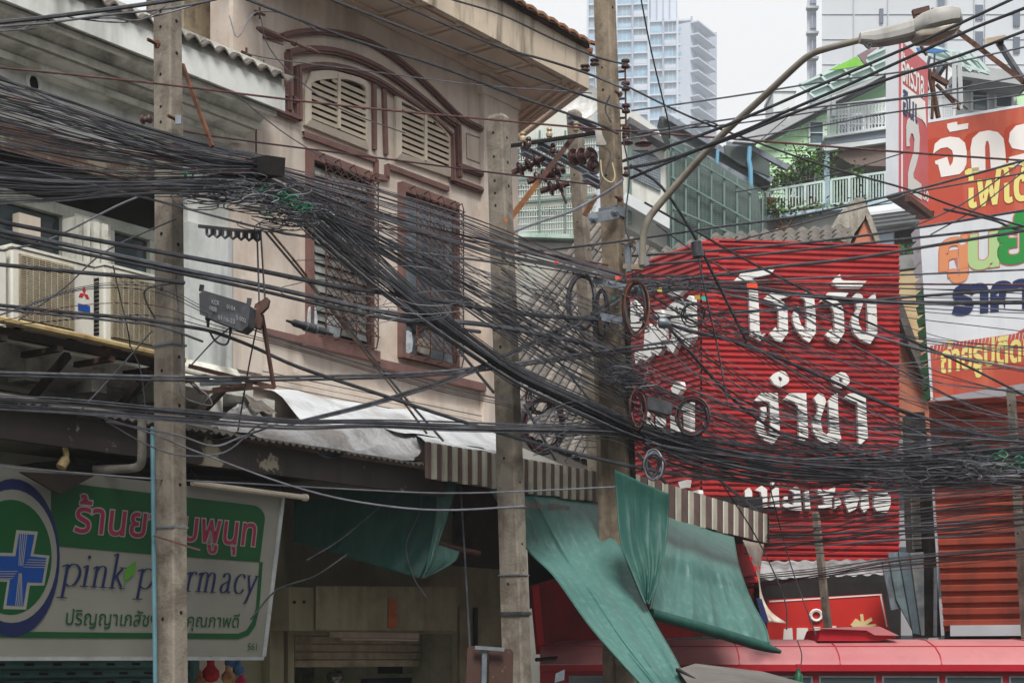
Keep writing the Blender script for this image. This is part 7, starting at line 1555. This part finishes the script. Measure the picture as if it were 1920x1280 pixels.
coil(1091, 566, 27, 52, 9, [B_, DG], 2.2, 'tall black cable coil hanging left of the tall pole', 15.3, 1)
coil(1193, 578, 21, 50, 8, [mat('brown_cable', (74,50,44), .5, flat=True), mat('orange_brown_cable', (104,62,46), .5, flat=True), B_], 1.8, 'brown and orange cable coil on the right side of the tall pole', 14.7, 2)
coil(1018, 795, 36, 50, 10, [MW, B_, MW], 1.9, 'maroon cable coil behind the second pole above the valance', 15.9, 3, 6)
coil(1298, 781, 30, 34, 6, [MW, B_], 2.0, 'round maroon-black cable coil in front of the left face of the red hoarding', 15.6, 4, 3)
coil(1196, 768, 12, 34, 7, [MW, RW], 1.6, 'narrow maroon cable coil right of the tall pole', 15, 5)
coil(1128, 590, 12, 44, 5, [DG, B_], 1.6, 'narrow dark coil pressed against the tall pole', 15.1, 6)
coil(1225, 872, 16, 24, 9, [DG, G_, B_], 1.6, 'small grey coil over the top of the dark tarpaulin', 15.2, 7, 6)
coil(1300, 590, 22, 20, 2, [B_], 1.5, 'single thin black loop on the left face of the red hoarding', 15.5, 8, 2)
coil(1012, 745, 24, 30, 5, [MW, B_], 1.6, 'smaller maroon coil above the larger one behind the second pole', 16, 9, 6)
def tangle(cx, cy, sx, sy, n, mats, label, seed, dist=None, loop=(10, 26), rpx=1.2, kind='cable tangle'):
    r_ = random.Random(seed)
    for mt in mats:
        m = MB()
        for k in range(n//len(mats)):
            x, y = cx+r_.gauss(0,sx*.5), cy+r_.gauss(0,sy*.5); Y = (dist or D(cx))-.12+r_.gauss(0,.06); L = r_.uniform(*loop); a0 = r_.random()*6; q = []
            for i in range(6): a0 += r_.uniform(.3,1.4); q.append(P(x+1.35*L*math.cos(a0)*(1+.1*i), y+L*.42*math.sin(a0), Y+r_.gauss(0,.03)))
            c = catmull(q, 3); m.tube(c, r_.uniform(.7,1.1)*rpx*Y/FPX, 4, cap=False)
        m.build('cable_tangle', mt, smooth=True, label=label+(' (%s strands)' % mt.name.replace('_', ' ') if len(mats) > 1 else ''), cat=kind, kind='stuff')
M_gt = mat('green_tie', (24,112,78), .5, (18,84,60), 10, bump=0)
tangle(440, 366, 70, 26, 56, [B_, DG], 'snarl of loose cable ends under the timber crossarm end', 1, loop=(14,34)); tangle(540, 400, 50, 30, 44, [B_, DG], 'snarl of loose cable ends left of the first window', 2, loop=(12,28))
tangle(1800, 880, 120, 24, 90, [B_, DG], 'snarl of loose cable at the right edge', 3, loop=(12,30)); tangle(1620, 900, 140, 16, 24, [B_], 'snarl of loose cable under the third row of letters', 4, loop=(12,34)); tangle(1190, 560, 20, 56, 22, [B_, DG], 'knot of wires on the right of the tall pole', 5, 15, (10,24)); tangle(1170, 700, 26, 80, 20, [B_, DG], 'knot of wires low on the tall pole', 6, 15.1, (10,30)); tangle(1060, 800, 70, 50, 36, [DG, G_], 'snarl of grey wires behind the second pole', 7, 16, (12,30)); tangle(1260, 530, 50, 10, 14, [B_], 'knotted wires right of the tall pole', 8, 15.2, (8,20))
tangle(700, 560, 200, 60, 14, [DG], 'stray wire ends over the first window', 10, loop=(20,50), rpx=.8)
def ties(spots, label, group, Y, seed):
    r_ = random.Random(seed)
    for k, (x, y) in enumerate(spots):
        m = MB(); a0 = r_.random()*6; q = [P(x+r_.uniform(6,12)*math.cos(a0+i*.9), y+r_.uniform(4,8)*math.sin(a0+i*.9), Y-.2+r_.gauss(0,.02)) for i in range(7)]
        m.tube(catmull(q, 3), 1.8*Y/FPX, 5); m.build('cable_tie', M_gt, smooth=True, label=label, cat='cable tie', group=group)
ties([(343,330),(352,328),(337,346),(395,336),(400,344),(432,356),(490,360),(500,352),(520,372),(530,366),(540,378),(548,372),(556,384),(565,390),(575,386),(498,398)], 'green plastic tie knotted in the left cable sheaf', 'green ties in the left cable sheaf', 11.3, 1)
ties([(1805,834),(1812,838),(1822,868),(1835,858),(1842,872),(1856,862),(1868,856),(1880,852),(1890,866),(1905,872),(1828,880),(1850,880),(1780,892),(1760,900),(1740,904),(1700,908),(1912,862),(1872,876)], 'green plastic tie in the right cable tangle', 'green ties in the right cable tangle', 18.2, 2)
for x, y, c, l, w_, h_ in ((1161,521,(216,84,50),'orange plastic tag on the cables at the tall pole',14,8),(1411,535,(222,70,30),'orange plastic tag beside the first big white letter',20,9),(1308,557,(176,136,60),'tan half of a cable tag on the red hoarding',11,9),(1320,559,(60,170,150),'turquoise half of a cable tag on the red hoarding',9,9),
        (1151,558,(70,190,170),'small turquoise tag left of the brown coil',6,6),(1043,491,(190,50,40),'small red tag over the tiled roof',6,5),(1237,543,(200,180,90),'pale yellow cap on a connector right of the tall pole',9,8),(948,412,(150,90,50),'small rusty clip at the pink corner',8,8)):
    t = MB(); Y = D(x)-.22; p = P(x, y, Y); a = w_/2*Y/FPX; b = h_/2*Y/FPX; t.prism([p+Vector((-a,0,-b*.8)), p+Vector((a,.01,-b)), p+Vector((a*.9,.012,b)), p+Vector((-a*1.1,0,b*.8))], (0,.008,0)); t.build('cable_tag', flat('tag_%d' % x, c), label=l, cat='tag')
t = MB(); a = P(1305,452,15); t.tube_prof(a, Vector((.15,0,-1)).normalized(), [(0,.03),(.01,.052),(.15,.055),(.16,.03)], 10); t.build('black_cylinder_box', M_black, smooth=True, label='small black cylindrical box hanging at the top of the red hoarding', cat='junction box')
t = MB(); t.prism([P(1215,744,15.3),P(1222,742,15.3),P(1262,756,15.3),P(1258,776,15.3),P(1250,776,15.3),P(1214,766,15.3)], (0,.1,0)); t.build('terminal_box', M_black, label='black cable box over the left face of the red hoarding', cat='terminal box')
t = MB(); t.tube_prof(P(1233,604,15.2), Vector((1,-.2,-.2)).normalized(), [(0,.015),(.02,.05),(.07,.055),(.1,.04),(.13,.015)], 10); t.build('dead_end_clamp', M_galv, smooth=True, label='round grey dead-end clamp where the thick cables leave the tall pole', cat='clamp')
T = thing('cable_steel_bracket', 'blue-grey steel bracket arm under the orange tag on the tall pole', 'bracket', P(1140,540,15)); m = MB(); m.bar(P(1112,524,15), P(1210,548,14.8), .02, .06); m.build('arm', M_steel, T); m = MB(); m.bar(P(1116,592,15), P(1172,602,14.9), .03, .07); m.build('plate', M_steel, T)

# ---------------- hazy city air
hz = MB(); hz.abox(-430, 430, -90, 930, -1, 200)
hm = bpy.data.materials.new('haze_air'); hm.use_nodes = True; ht = hm.node_tree; ht.nodes.clear()
ho = ht.nodes.new('ShaderNodeOutputMaterial'); hv = ht.nodes.new('ShaderNodeVolumePrincipled')
hv.inputs['Color'].default_value = (.93, .95, .98, 1); hv.inputs['Density'].default_value = .0009
ht.links.new(hv.outputs[0], ho.inputs['Volume'])
hz.build('haze', hm, kind='stuff')
